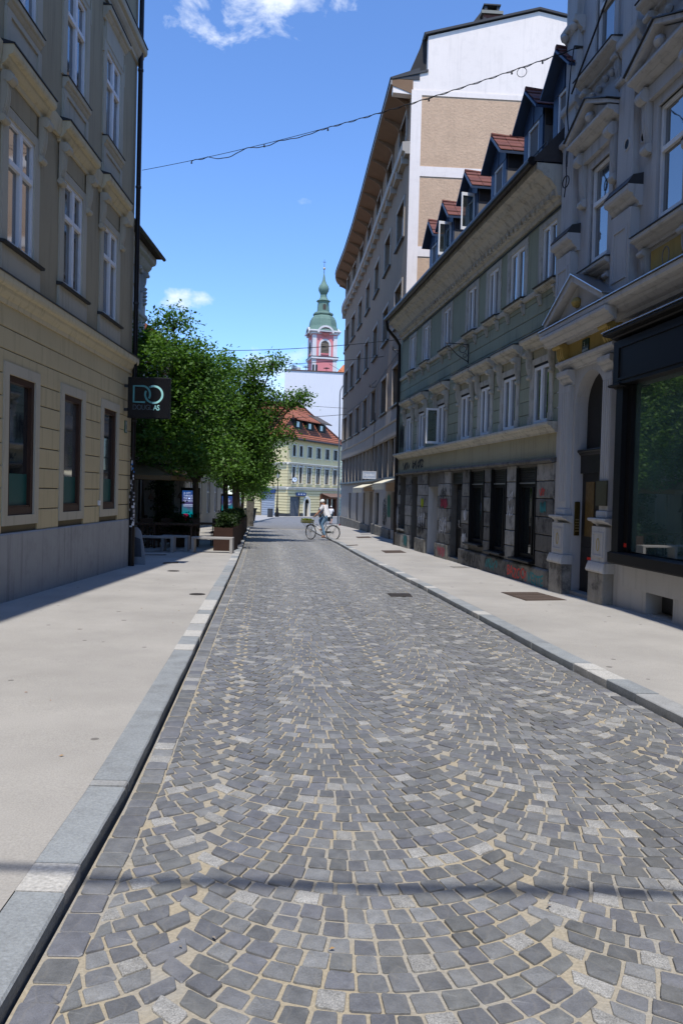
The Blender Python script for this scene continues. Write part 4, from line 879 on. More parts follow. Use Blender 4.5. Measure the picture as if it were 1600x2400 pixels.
# ground floor: openings (s0,s1,z0,z1,kind)
go = [(.69, 1.78, .34, 2.22, 'w'), (2.42, 3.42, .36, 2.22, 'w'), (3.96, 5.08, .44, 2.22, 'w'), (5.78, 6.86, -.3, 2.22, 'd'), (8.2, 9.4, -.3, 1.86, 'p'), (10.75, 11.6, -.3, 2.2, 'g'), (12.52, 13.45, .40, 2.2, 'h')]
gops = [(a, b, c, d) for a, b, c, d, k in go]
wall_mb(GF, G0, G1, -.5, 2.9, gops, -.015, .4).build('shop_wall', mat('shop_wall_grime', (.10, .095, .085), .9, .3, 4, .4, 30), gh)
wall_mb(GF, G0, G1, 2.36, 2.85, [], .004).build('shop_fascia_plaster', M_GL, gh)
MB(GF).prof([(-.02, 2.28), (.09, 2.27), (.13, 2.31), (.12, 2.36), (-.02, 2.38)], G0, G1).build('shop_ledge', M_GB[1], gh)
zc = [.24, .56, .89, 1.24, 1.59, 1.93, 2.28]
edges = [G0]+[x for a, b, c, d, k in go for x in (a, b)]+[G1]
for i in range(0, len(edges), 2):
    a, b = edges[i]+.02, edges[i+1]-.02
    cols = max(1, round((b-a)/.85))
    for k in range(len(zc)-1):
        for j in range(cols):
            x0 = a+(b-a)*j/cols+.006; x1 = a+(b-a)*(j+1)/cols-.006
            n1 = .03+random.uniform(-.008, .012)
            MB(GF).box(x0, x1, -.02, n1, zc[k]+.008, zc[k+1]-.008).build('stone_block', random.choice(M_GB), gh, bevel=.012)
    x = a-.02 if i == 0 else a-.02
for a, b in ((G0, 5.75), (6.89, 8.17), (9.43, 10.72), (11.63, G1)):
    k = max(1, round((b-a)/1.4))
    for j in range(k):
        z1 = .24
        MB(GF).prof([(-.02, -.45), (.085, -.45), (.085, z1-.03), (.05, z1), (-.02, z1)], a+(b-a)*j/k+.005, a+(b-a)*(j+1)/k-.005).build('plinth_block', random.choice(M_GB), gh, bevel=.008)
M_ROLL = mat('shutter_box_black', (.02, .02, .019), .5, .3, 6, .2, 40)
for a, b, c, d, k in go:
    if k == 'w':
        o = window(gh, GF, a+.03, b-.03, c+.02, 1.88, -.04, M_BLK, glass('shop_pane', (.010, .013, .014), .03, .9), 1, (), .07, .10, 'shop_window')
        Bx(GF, 'inner_mullion', M_BLK, o, a+.30, a+.36, -.09, -.03, c+.1, 1.82)
        for q in range(6): Bx(GF, 'shutter_slat', M_ROLL, o, a+.02, b-.02, -.10-.01*(q % 2), -.04, 1.92+q*.05, 1.962+q*.05)
        Bx(GF, 'shutter_rail', mat('rail_alu', (.30, .30, .30), .4, metal=.6), o, a+.02, b-.02, -.06, -.02, 1.885, 1.912)
        MB(GF).prof([(-.2, c-.05), (.16, c-.05), (.17, c-.02), (.16, c), (-.2, c+.02)], a-.05, b+.05).build('black_sill', M_BLK, o)
        Bx(GF, 'black_jamb', M_BLK, o, a-.01, a+.03, -.14, .045, c, d); Bx(GF, 'black_jamb', M_BLK, o, b-.03, b+.01, -.14, .045, c, d)
    elif k == 'd':
        o = Bx(GF, 'shop_door', M_DOOR, gh, a+.02, b-.02, -.22, -.16, -.25, 1.88)
        for q in (a+.08, (a+b)/2+.03): Bx(GF, 'door_panel', M_BLK, o, q, q+.40, -.16, -.145, 0, .7); Bx(GF, 'pane', GL, o, q, q+.40, -.16, -.15, .85, 1.75)
        for q in range(6): Bx(GF, 'shutter_slat', M_ROLL, o, a+.02, b-.02, -.10-.01*(q % 2), -.04, 1.92+q*.05, 1.962+q*.05)
        MB(GF).tube([((a+b)/2, -.14, .75), ((a+b)/2, -.08, .78), ((a+b)/2, -.08, .95)], .012, 6).build('door_handle', M_ZINC, o)
        Bx(GF, 'step', M_GB[0], o, a, b, -.2, .06, -.3, -.08)
    elif k == 'p':
        o = Bx(GF, 'passage_door', mat('grey_steel_door', (.16, .17, .18), .5, .1, 3), gh, a, b, -.40, -.36, -.25, 1.86)
        m = MB(GF); m.box(b-.012, b+.001, -.38, .0, -.25, 1.86).build('white_reveal', M_W2, o)
        for q in range(3): Bx(GF, 'notice', mat('notice_grey', (.3, .3, .32), .7), o, a+.35, a+.75, -.36, -.355, .9+q*.2, 1.05+q*.2)
    elif k == 'g':
        o = Bx(GF, 'barred_door', M_DOOR, gh, a, b, -.25, -.2, -.25, 1.9)
        for q in range(14): Bx(GF, 'bar', M_ROLL, o, a+.05, b-.05, -.2, -.185, .0+q*.13, .02+q*.13)
        for q in range(4): Bx(GF, 'upright', M_ROLL, o, a+.08+q*.22, a+.10+q*.22, -.18, -.165, -.2, 1.85)
    else:
        o = Bx(GF, 'barred_window', M_DOOR, gh, a, b, -.25, -.2, c, 1.9)
        for q in range(12): Bx(GF, 'bar', M_ROLL, o, a+.05, b-.05, -.2, -.185, c+.08+q*.12, c+.10+q*.12)
        Bx(GF, 'sill', M_GB[2], o, a-.05, b+.05, -.2, .10, c-.06, c)
# spray paint: strokes lying flat on the stones
def spray(word, s, z, size, mt, n, name='graffiti', flip=True, bold=.004, root=gh):
    text_obj(name, word, size, lambda x, y, q: GF(s-x if flip else s+x, n+q*.2, z+y+.03*math.sin(x*9)), mt, root, .0015, bold)
GRD = mat('spray_red', (.55, .05, .04), .7, .2, 12); GTQ = mat('spray_turquoise', (.03, .20, .21), .7, .3, 10); GBK = mat('spray_black', (.02, .02, .022), .7, .2, 10); GPK = mat('spray_crimson', (.42, .05, .09), .7, .2, 9); GWH = mat('spray_white', (.6, .6, .62), .7, .3, 10); GYL = mat('spray_yellow', (.5, .55, .03), .7, .2, 10)
spray('BAZOO!', 2.05, -.07, .30, GRD, .088)
spray('VESTE', .86, -.10, .30, GTQ, .088, bold=.006)
def scribble(s, z, w_, h_, mt, n, k=26, seed=1, r=.011, name='graffiti_tag'):
    q = random.Random(seed); pts = [(s+w_*(i/k-.5)+q.uniform(-.12, .12)*w_, n, z+h_*(.5*math.sin(i*1.9+q.uniform(-.5, .5)))) for i in range(k)]
    P = []
    for i in range(len(pts)-1):
        for t in (0, .34, .67): P.append(tuple(pts[i][c]+(pts[i+1][c]-pts[i][c])*t for c in range(3)))
    m = MB(GF)
    for a, b in zip(P, P[1:]):
        d = Vector((b[0]-a[0], b[2]-a[2])); L = d.length or 1; qx, qz = -d.y/L*r, d.x/L*r
        m.add([(a[0]+qx, n, a[2]+qz), (a[0]-qx, n, a[2]-qz), (b[0]-qx, n, b[2]-qz), (b[0]+qx, n, b[2]+qz)], [(0, 1, 2, 3)])
    m.build(name, mt, gh)
scribble(3.1, .06, .75, .26, GTQ, .0875, 30, 3, .016); scribble(4.75, .05, .7, .26, GBK, .0875, 26, 4, .012); scribble(5.3, .08, .4, .2, GBK, .0875, 18, 14)
scribble(.35, 1.72, .28, .16, GRD, .046, 12, 5, .012); scribble(.30, 1.42, .3, .22, GTQ, .046, 16, 6, .02); scribble(2.1, 1.62, .3, .22, GWH, .046, 14, 7, .008); scribble(2.1, 1.3, .36, .25, GWH, .046, 18, 8, .008)
scribble(5.42, 1.12, .25, .3, GWH, .046, 16, 9, .02); scribble(5.45, .5, .3, .3, GWH, .046, 20, 10, .018); scribble(7.5, 1.68, .6, .3, GBK, .046, 20, 11, .014); scribble(7.5, 1.38, .7, .26, GPK, .046, 40, 12, .03); scribble(7.5, .02, .8, .3, GPK, .0875, 26, 13, .016)
scribble(7.5, .75, .8, .5, GWH, .046, 34, 15, .013); scribble(10.0, 1.35, .3, .28, GYL, .046, 20, 16, .03); scribble(10.1, .8, .9, .5, GWH, .046, 34, 17, .013); scribble(10.1, .55, .9, .4, GBK, .047, 34, 18, .016); scribble(12.1, .05, .5, .4, GTQ, .0875, 26, 19, .03); scribble(13.7, .8, .4, .8, GWH, .046, 30, 20, .013)
scribble(11.0, 2.6, 1.6, .30, GBK, .008, 40, 21, .022); scribble(12.6, 2.58, 1.0, .28, GBK, .008, 26, 22, .022); scribble(13.4, 3.6, .7, 1.0, GBK, .02, 40, 23, .016); scribble(1.2, .12, .5, .1, GBK, .0875, 12, 24)
# ------------------------------------------------------------------ curved grey office house
PM = [(2.27, 31.0), (1.78, 37.5), (1.38, 43.0), (1.0, 47.7), (.55, 52.5), (.15, 56.0), (-.02, 57.5), (-.10, 58.8), (.05, 60.2), (.6, 61.5), (1.8, 62.6), (4, 63.4), (9, 64)]
_p = np.array(PM); _d = np.r_[0, np.cumsum(np.linalg.norm(np.diff(_p, axis=0), axis=1))]
_s = np.linspace(0, _d[-1], 400); _x = np.interp(_s, _d, _p[:, 0]); _y = np.interp(_s, _d, _p[:, 1])
for _ in range(14):
    _x[1:-1] = (_x[:-2]+_x[1:-1]*2+_x[2:])/4; _y[1:-1] = (_y[:-2]+_y[1:-1]*2+_y[2:])/4
_tx = np.gradient(_x, _s); _ty = np.gradient(_y, _s); _l = np.hypot(_tx, _ty); _tx /= _l; _ty /= _l
def MF(s, n, z):
    if s < 0: x, y, tx, ty = _x[0]+_tx[0]*s, _y[0]+_ty[0]*s, _tx[0], _ty[0]
    else: x, y, tx, ty = (float(np.interp(s, _s, q)) for q in (_x, _y, _tx, _ty))
    return (x-ty*n, y+tx*n, z)
def s_at(y): return float(np.interp(y, _y[:330], _s[:330]))
M_MO = mat('wall_grey_render', (.245, .178, .122), .92, .06, 1.2, .2, 90, streak=.22)
M_MS = mat('surround_pale_stone', (.37, .325, .275), .88, .06, 2, .1, 80, streak=.25)
M_MB = mat('band_stone_panels', (.34, .295, .245), .88, .08, 2, .12, 80, streak=.35)
M_SOF = mat('soffit_brown', (.22, .135, .08), .9, .1, 2)
M_GW = mat('gable_white_render', (.84, .755, .685), .9, .05, .8, .08, 120, streak=.10, blot=.10, blotcol=(.45, .40, .36))
M_GTN = mat('gable_tan_roughcast', (.56, .39, .26), .95, .08, 1.2, .55, 13, streak=.10, fine=.12, dist=.03)
M_CU = mat('copper_green_edge', (.10, .17, .15), .7, .2, 8)
mo = thing('curved_office_house', 'tall grey house with curved front, wide eaves and a bright white and tan gable', 'house', (2.3, 45, -.6))
SE = _s[-1]-.2
rowy = [31.95, 35.9, 40.1, 44.25, 48.3, 52.1, 55.3]
wr = []                                              # windows: right (near) edge at y, width along s
for y in rowy: wr.append((s_at(y) if y > 31.1 else .35, 2.0))
k = wr[-1][0]
while k+3.2 < SE-1: k += 3.2; wr.append((k, 1.8))
rows = [(5.30, 6.90), (8.55, 10.13), (11.85, 13.38), (15.35, 16.75)]
ops = [(a, a+w_, z0, z1) for a, w_ in wr for z0, z1 in rows]
wall_mb(MF, 0, SE, 4.6, 17.25, ops, 0, .28, 1.0).build('upper_wall', M_MO, mo)
for a, w_ in wr:
    for ri, (z0, z1) in enumerate(rows):
        o = window(mo, MF, a, a+w_, z0, z1, -.20, WHITE_F if ri else M_SHEET, GL, 2, (), .05)
        t = .10; m = MB(MF); m.box(a-t, a, -.05, .05, z0, z1+t).box(a+w_, a+w_+t, -.05, .05, z0, z1+t).box(a, a+w_, -.05, .05, z1, z1+t).build('surround', M_MS, o)
        MB(MF).prof([(-.2, z0-.07), (.12, z0-.07), (.12, z0-.02), (-.2, z0)], a-.14, a+w_+.14).build('sill', M_SHEET if ri < 3 else M_MS, o)
MB(MF).prof([(-.02, 14.72), (.18, 14.72), (.20, 14.80), (.30, 14.84), (.30, 15.16), (-.02, 15.2)], -.02, SE, 1.0).build('top_ledge', M_MS, mo)
for i in range(26):
    x = .4+i*1.55
    if x < SE-.3: Bx(MF, 'ledge_bracket', M_MS, mo, x, x+.22, .0, .26, 14.5, 14.83)
# eaves: deep curved soffit with ribs, roof edge
EO = .78
MB(MF).prof([(-.05, 16.98), (.25, 17.10), (EO, 17.28), (EO, 17.46), (EO-.05, 17.52), (-.05, 17.55)], -.02, SE, .8).build('eaves_soffit', M_SOF, mo)
MB(MF).prof([(EO-.02, 17.30), (EO+.04, 17.30), (EO+.04, 17.46), (EO-.02, 17.48)], -.03, SE, .8).build('eaves_edge', mat('eaves_edge_grey', (.26, .235, .21), .7), mo)
for i in range(27):
    x = .55+i*2.06
    if x < SE-.2: MB(MF).prof([(-.02, 16.3), (.03, 16.3), (.06, 16.62), (.18, 16.86), (.45, 17.04), (EO-.05, 17.16), (EO-.05, 17.27), (-.02, 17.1)], x, x+.07).build('soffit_rib', M_SOF, mo)
MB(MF).prof([(EO+.06, 17.53), (EO+.06, 17.57), (-.3, 18.0), (-.3, 17.53)], -.03, SE, .8).build('eaves_roof', M_SHEET, mo)
MB(MF).prof([(-.30, 17.55), (-.42, 19.25), (-5, 20.7), (-9, 19.5), (-9, 17.55)], .35, SE-8, 2.0).build('roof', mat('mansard_dark', (.022, .022, .024), .7), mo)
MB(MF).box(0.36, SE-12, -8.6, -.5, -1.5, 17.5).build('rear_walls', M_MO, mo)
# gable towards the camera: white render with sunk tan panels
gx0, gy0 = MF(0, 0, 0)[0], MF(0, 0, 0)[1]
GG = mkframe((gx0, gy0), (1, .06), -1)     # s to the right, outward to the camera
MB(GG).poly([(0, -1.2), (9.5, -1.2), (9.5, 19.6), (4.88, 20.42), (.60, 19.22), (.60, 17.86), (-.72, 17.52), (-.72, 17.02), (0, 16.98)], -.35, .0).build('gable_wall', M_GW, mo)
for a, b, c, d in ((.40, 9.4, 14.26, 16.96), (.40, 9.4, 11.19, 13.88), (.40, 9.4, 8.1, 10.81), (.40, 9.4, 5.0, 7.7)):
    MB(GG).box(a, b, -.01, .004, c, d).build('roughcast_panel', M_GTN, mo)
    m = MB(GG); m.box(a-.40, a, -.01, .03, c-.19, d+.19).build('white_pier', M_GW, mo)
    m = MB(GG); m.box(a, 9.45, -.01, .03, d, d+.19).box(a, 9.45, -.01, .03, c-.19, c).build('white_band', M_GW, mo)
m = MB(GG).poly([(-.78, 17.50), (.62, 17.86), (.62, 17.94), (-.80, 17.58)], -.4, .06); m.build('gable_coping', M_SHEET, mo)
m = MB(GG).poly([(.48, 19.24), (4.88, 20.46), (9.5, 19.62), (9.5, 19.68), (4.88, 20.54), (.42, 19.31)], -.5, .10); m.build('gable_roof_edge', M_SHEET, mo)
MB(GG).poly([(-.18, 17.7), (.60, 17.9), (.60, 19.22), (.45, 19.24)], -6, -.36).build('mansard_side', mat('mansard_dark', (.022, .022, .024)), mo)
ch = thing('chimney_stack', 'red brick chimney with a stone cap on the office house roof', 'chimney', GG(3.2, -1, 19.9))
MB(GG).box(2.86, 3.52, -1.4, -.7, 19.2, 20.6).build('stack', mat('chimney_mortar', (.25, .17, .14), .9), ch)
for r in range(9):
    for q in range(3):
        x = 2.86+.22*q+(.11 if r % 2 else 0); Bx(GG, 'brick', M_RT[(r+q) % 2], ch, x+.008, min(x+.21, 3.53), -.71, -.688, 19.7+r*.1, 19.79+r*.1)
MB(GG).box(2.76, 3.62, -1.5, -.6, 20.6, 20.72).build('cap', mat('chimney_cap', (.25, .25, .22), .9), ch)
m = MB(GG); m.box(2.9, 3.0, -1.4, -.7, 20.72, 20.95).box(3.38, 3.48, -1.4, -.7, 20.72, 20.95).box(2.85, 3.53, -1.45, -.65, 20.95, 21.0).build('flue_cover', M_SHEET, ch)
MB(GG).poly([(2.2, 20.0), (2.86, 20.9), (2.86, 19.6)], -1.3, -.9).build('flashing', M_SHEET, ch)
# first-floor strip of mullioned windows, panel band, ground floor
MB(MF).prof([(-.05, 3.97), (.06, 3.97), (.06, 4.56), (.10, 4.60), (.10, 4.66), (-.05, 4.68)], 0, SE, 1.0).build('panel_band', M_MB, mo)
for i in range(34):
    x = .1+i*1.1
    if x < SE-1: Bx(MF, 'band_panel', M_MB, mo, x+.01, x+1.08, .05, .075, 4.02, 4.50); Bx(MF, 'upper_panel', M_MB, mo, x+.01, x+1.08, .0, .03, 4.70, 5.18)
wall_mb(MF, 0, SE, 2.2, 4.0, [(.1, SE-.4, 2.32, 3.96)], 0, .3, 1.0).build('strip_wall', M_MB, mo)
lv = MB(MF).box(.12, 1.9, -.24, -.2, 2.45, 3.94).build('louvre', M_SHEET, mo)
for i in range(17): MB(MF).prof([(-.2, 2.47+i*.087), (-.08, 2.45+i*.087), (-.08, 2.47+i*.087), (-.2, 2.50+i*.087)], .13, 1.88).build('louvre_blade', mat('louvre_grey', (.20, .20, .19), .6), lv)
x = 2.1
while x < SE-2.5:
    window(mo, MF, x, x+1.75, 2.34, 3.94, -.18, M_SHEET, glass('strip_glass', (.05, .05, .05), .06, .7) if int(x) % 3 else GL, 3, (.40,), .045, .06, 'strip_window')
    Bx(MF, 'strip_mullion', M_MS, mo, x-.14, x-.02, -.2, .02, 2.32, 3.96); x += 1.9
MB(MF).prof([(-.05, 2.18), (.10, 2.18), (.12, 2.24), (.10, 2.32), (-.05, 2.33)], -.0, SE, 1.0).build('shop_cornice', M_SHEET, mo)
sh = [(1.0, 2.6, .1, 1.7, 'w'), (6.9, 8.4, .1, 1.65, 'w'), (9.5, 11.0, -1, 1.7, 'd'), (13.2, 14.2, -.1, 1.65, 'n'), (17.0, 18.2, -.2, 1.65, 'n'), (21, 22.4, -.2, 1.6, 'n')]
M_MG = mat('shop_wall_grey', (.36, .335, .31), .9, .08, 2, .1, 70, streak=.3)
wall_mb(MF, -2.0, SE, -1.6, 2.2, [(a, b, c, d) for a, b, c, d, _ in sh], 0, .35, 1.0).build('shop_wall', M_MG, mo)
MB(MF).prof([(-.02, -1.8), (.07, -1.8), (.07, .06), (.04, .10), (-.02, .10)], -2.0, .98, 1.0).prof([(-.02, -1.8), (.07, -1.8), (.07, .06), (.04, .10), (-.02, .10)], 2.62, 9.48, 1.0).prof([(-.02, -1.8), (.07, -1.8), (.07, -.12), (.04, -.08), (-.02, -.08)], 11.02, SE, 1.0).build('shop_plinth', M_GB[0], mo)
for a, b, c, d, kk in sh:
    if kk == 'w':
        o = window(mo, MF, a, b, c, d, -.12, M_BLK, GL if a < 3 else glass('lit_shop_glass', (.45, .42, .30), .1, .5), 2, (), .07, .08, 'shop_window')
        if a > 3:
            for q in range(7): Bx(MF, 'shelf_line', M_SHEET, o, a+.08, b-.08, -.155, -.150, c+.15+q*.2, c+.16+q*.2)
    elif kk == 'd': o = Bx(MF, 'shop_door', M_DOOR, mo, a, b, -.34, -.30, -1.1, d); Bx(MF, 'pane', GL, o, a+.2, b-.2, -.30, -.29, 0, 1.5)
    else: o = Bx(MF, 'niche_panel', mat('niche_dark', (.10, .095, .09), .85, .3, 6), mo, a, b, -.12, -.08, c, d)
def mscrib(s, z, w_, h_, mt, seed, k=30, r=.02):
    q = random.Random(seed); P = [(s+w_*(i/k-.5)+q.uniform(-.15, .15)*w_, .006, z+h_*.5*math.sin(i*2.1+q.uniform(-.6, .6))) for i in range(k)]; m = MB(MF)
    for a, b in zip(P, P[1:]):
        d = Vector((b[0]-a[0], b[2]-a[2])); L = d.length or 1; qx, qz = -d.y/L*r, d.x/L*r
        m.add([(a[0]+qx, .006, a[2]+qz), (a[0]-qx, .006, a[2]-qz), (b[0]-qx, .006, b[2]-qz), (b[0]+qx, .006, b[2]+qz)], [(0, 1, 2, 3)])
    m.build('graffiti_tag', mt, mo)
mscrib(4.6, .9, 1.2, 1.1, GWH, 3, 50, .03); mscrib(4.6, .8, 1.2, 1.2, GBK, 5, 60, .035); mscrib(3.3, 1.1, .9, 1.0, mat('spray_sea_green', (.06, .26, .20), .7), 6, 50, .06)
MB(MF).tube([(.15, .1, -.6), (.15, .1, 2.1)], .05, 8).build('downpipe', M_W2, mo, True)
# awnings
M_AW = mat('awning_cream_canvas', (.72, .67, .50), .85, .05, 3, .1, 120); M_AI = mat('awning_tan_panel', (.30, .22, .16), .85)
for label, s0, s1, zf in (('cream awning nearest the green house, over the shop windows', .1, 4.2, 2.02), ('cream awning farther along the curved grey house', 8.9, 13.9, 1.88)):
    aw = thing('shop_awning', label, 'awning', MF((s0+s1)/2, .3, 1.6), 'cream awnings on the grey house')
    pr = .62
    MB(MF).prof([(.05, zf+.20), (pr, zf), (pr+.01, zf+.02), (.05, zf+.225)], s0, s1, 1.0).build('canopy', M_AW, aw)
    n = int((s1-s0)/.16)
    m = MB(MF)
    for i in range(n):
        a, b = s0+(s1-s0)*i/n, s0+(s1-s0)*(i+1)/n; q = .012 if i % 2 else 0
        m.add([(a, pr+.012+q, zf+.01), (b, pr+.012+q, zf+.01), (b, pr+.012+q, zf-.22), ((a+b)/2, pr+.012+q, zf-.27), (a, pr+.012+q, zf-.22)], [(0, 1, 2, 3, 4)])
    m.build('valance', M_AW, aw)
    m = MB(MF); m.tube([(s0, pr, zf), (s1, pr, zf)], .02, 6).tube([(s0+.05, .05, zf+.1), (s0+.05, pr, zf)], .014, 6).tube([(s1-.05, .05, zf+.1), (s1-.05, pr, zf)], .014, 6).build('frame', M_W2, aw)
    MB(MF).box(s0+.1, s1-.1, .015, .05, 1.72, zf+.19).build('back_panel', M_AI, aw)
# light box sign at right angles to the grey house
ls = thing('light_box_sign', 'small pale blue box sign with white script on the curved grey house', 'sign', MF(6.9, .5, 2.3))
MB(MF).box(6.9, 7.35, .16, .80, 2.30, 2.66).build('sign_box', mat('sign_slate', (.13, .17, .21), .5), ls)
m = MB(MF); m.box(6.885, 6.90, .16, .18, 2.30, 2.66).box(6.885, 6.90, .78, .80, 2.30, 2.66).box(6.885, 6.90, .18, .78, 2.30, 2.325).box(6.885, 6.90, .18, .78, 2.635, 2.66).build('sign_frame', mat('sign_white', (.68, .70, .74), .5), ls)
MB(MF).box(6.893, 6.90, .18, .78, 2.325, 2.635).build('sign_face', mat('sign_pale_blue', (.36, .42, .52), .5), ls)
text_obj('sign_lettering', 'Ugodno', .17, lambda x, y, z: MF(6.889-z, .74-x*.92, 2.43+y), mat('sign_white', (.68, .70, .74)), ls, .002, .002)
m = MB(MF); m.box(7.1, 7.15, .1, .162, 2.4, 2.56).build('wall_bracket', M_SHEET, ls)
# ------------------------------------------------------------------ far end: yellow house
def poly_roof(name, verts, faces, mt, root): return MB().add(verts, faces).build(name, mt, root)
CY = (-6.9, 100.0)
YR = mkframe(CY, (6.6, 13.5), -1); YLn = 15.0
YL_ = mkframe(CY, (-6.5, 8.0), 1)
M_YH = mat('wall_yellow_house', (.70, .60, .34), .9, .05, 1, .1, 60, streak=.15)
M_YT = mat('trim_pale_house', (.68, .65, .56), .9, .06, 1.5, .1, 60, streak=.2)
M_YD = mat('joint_yellow_dark', (.30, .24, .13), .9)
def m_tiles():
    m = mat('yellow_house_tiles', (.30, .105, .06), .85, .2, .8, .3, 20, fine=.25)
    t = m.node_tree; b = t.nodes['Principled BSDF']; g = N('ShaderNodeTexCoord', t)
    wv = N('ShaderNodeTexWave', t); wv.bands_direction = 'Z'; wv.inputs['Scale'].default_value = 1.15; wv.inputs['Distortion'].default_value = .5; LK(g.outputs['Object'], wv.inputs['Vector'])
    bn = N('ShaderNodeBump', t); bn.inputs['Strength'].default_value = .9; bn.inputs['Distance'].default_value = .12; LK(wv.outputs['Fac'], bn.inputs['Height']); LK(bn.outputs[0], b.inputs['Normal']); return m
M_YTL = m_tiles()
yh = thing('yellow_house', 'yellow three-storey corner house with steep red tiled roof at the street end', 'house', (-5, 104, -1.7))
tz = [(6.15, 7.5), (2.75, 4.75)]
rs = [1.2, 3.0, 5.1, 7.6, 10.2, 12.7]
yo = [(s, s+(.75 if s < 4 else 1.15), a, b) for s in rs for a, b in tz]
yg = [(.8, 3.4, -1.7, 1.0), (4.3, 6.0, -1.7, .55), (8.9, 14.2, -1.7, 1.35)]
wall_mb(YR, 0, YLn, -2.2, 8.3, yo+yg, -.03, .3).build('front_wall', M_YD, yh)
zl = list(np.arange(-1.2, 1.75, .36))+[1.85]
courses(yh, YR, M_YH, 0, YLn, zl, yg, -.04, .03, .035)
courses(yh, YR, M_YH, 0, YLn, list(np.arange(2.25, 5.0, .39)), [(a-.3, b+.3, c-.2, d+.3) for a, b, c, d in yo], -.04, .02, .025)
wall_mb(YR, 0, YLn, 5.05, 8.3, [(a-.02, b+.02, c-.02, d+.02) for a, b, c, d in yo], .015, .05).build('upper_plaster', M_YH, yh)
for a, b, c, d in yo:
    o = window(yh, YR, a, b, c, d, -.10, M_SHEET if c > 5 else M_DOOR, GL if c > 5 else glass('curtain_glass', (.16, .16, .17), .1, .6), 2, () if c > 5 else (.66,), .09)
    t = .16; m = MB(YR); m.box(a-t, a, -.02, .06, c-.1, d+t).box(b, b+t, -.02, .06, c-.1, d+t).box(a, b, -.02, .06, d, d+t).build('surround', M_YT, o)
    MB(YR).prof(corn(c-.22, c-.1, 0, .2), a-.22, b+.22).build('sill', M_YT, o)
    if c < 5: MB(YR).prof(corn(d+.25, d+.5, 0, .28), a-.3, b+.3).build('hood', M_YT, o); [Bx(YR, 'hood_bracket', M_YT, o, q-.1, q+.1, 0, .16, d-.05, d+.25) for q in (a-.2, b+.2)]
for z0, z1, p in ((5.0, 5.3, .3), (1.85, 2.2, .25)):
    MB(YR).prof(corn(z0, z1, 0, p), -.0, YLn).build('string_course', M_YT, yh); MB(YL_).prof(corn(z0, z1, 0, p), 0, 9.8).build('string_course', M_YT, yh)
MB(YR).prof([(-.02, -2.2), (.1, -2.2), (.1, -1.22), (-.02, -1.2)], -.02, .78).prof([(-.02, -2.2), (.1, -2.2), (.1, -1.22), (-.02, -1.2)], 3.42, 4.28).prof([(-.02, -2.2), (.1, -2.2), (.1, -1.22), (-.02, -1.2)], 6.02, 8.88).build('plinth', M_SHEET, yh)
lo = [(2.6, 6.0, -1.8, 1.3), (5.0, 6.2, 2.9, 4.7), (7.6, 8.8, 2.9, 4.7), (5.0, 6.2, 6.1, 7.5)]
wall_mb(YL_, 0, 10, -2.2, 8.3, lo, -.03, .3).build('side_wall', M_YD, yh)
courses(yh, YL_, M_YH, 0, 10, zl, lo, -.04, .03, .035); courses(yh, YL_, M_YH, 0, 10, list(np.arange(2.25, 5.0, .39)), lo, -.04, .02, .025); wall_mb(YL_, 0, 10, 5.05, 8.3, lo, .015, .05).build('upper_plaster', M_YH, yh)
for a, b, c, d in lo[1:]: window(yh, YL_, a, b, c, d, -.1, M_DOOR, GL, 2, (.66,), .09)
o = MB(YL_).box(2.6, 6.0, -.25, -.2, -1.8, 1.3).build('roller_shutter', mat('shutter_blue_grey', (.34, .38, .44), .6), yh)
for i in range(10): MB(YL_).prof([(-.2, -1.75+i*.3), (-.12, -1.72+i*.3), (-.12, -1.50+i*.3), (-.2, -1.47+i*.3)], 2.7, 5.9).build('shutter_slat', mat('shutter_blue_grey', (.34, .38, .44)), o)
Bx(YL_, 'shop_sign_board', mat('sign_navy', (.02, .05, .16), .5), yh, 2.4, 6.2, .03, .2, 1.35, 1.8)
MB(YL_).prof([(-.02, -2.2), (.1, -2.2), (.1, -1.22), (-.02, -1.2)], -.02, 2.5).build('plinth', M_SHEET, yh)
# ground floor of the front: grey shop, arched door, wooden shop with awning
o = Bx(YR, 'grey_shop_door', mat('slate_door', (.07, .08, .10), .5), yh, .8, 3.4, -.2, -.15, -1.7, 1.0)
for i in range(5): Bx(YR, 'door_leaf', mat('slate_door', (.07, .08, .10)), o, .85+i*.51, 1.28+i*.51, -.15, -.10, -1.65, .6)
sgx = Bx(YR, 'blue_shop_sign', mat('sign_navy', (.02, .05, .16)), yh, 2.2, 4.6, .08, .25, 1.05, 1.5)
for i in range(3): Bx(YR, 'sign_mark', mat('sign_white', (.68, .70, .74)), sgx, 2.5+i*.7, 2.8+i*.7, .25, .26, 1.2, 1.36)
ad = Bx(YR, 'arched_door', M_DOOR, yh, 4.3, 6.0, -.28, -.2, -1.7, .55)
m = MB(YR)
for i in range(12):
    t0, t1 = math.pi*i/12, math.pi*(i+1)/12; c_ = 5.15
    m.add([(c_+.62*math.cos(t0), .0, .1+.62*math.sin(t0)), (c_+.62*math.cos(t1), .0, .1+.62*math.sin(t1)), (c_+.95*math.cos(t1), 0, .1+.95*math.sin(t1)), (c_+.95*math.cos(t0), 0, .1+.95*math.sin(t0)),
           (c_+.62*math.cos(t0), .12, .1+.62*math.sin(t0)), (c_+.62*math.cos(t1), .12, .1+.62*math.sin(t1)), (c_+.95*math.cos(t1), .12, .1+.95*math.sin(t1)), (c_+.95*math.cos(t0), .12, .1+.95*math.sin(t0))], [(4, 5, 6, 7), (0, 1, 5, 4), (2, 3, 7, 6)])
m.box(4.2, 4.53, -.2, .12, -1.7, .1).box(5.77, 6.1, -.2, .12, -1.7, .1); m.build('stone_arch', M_YT, ad)
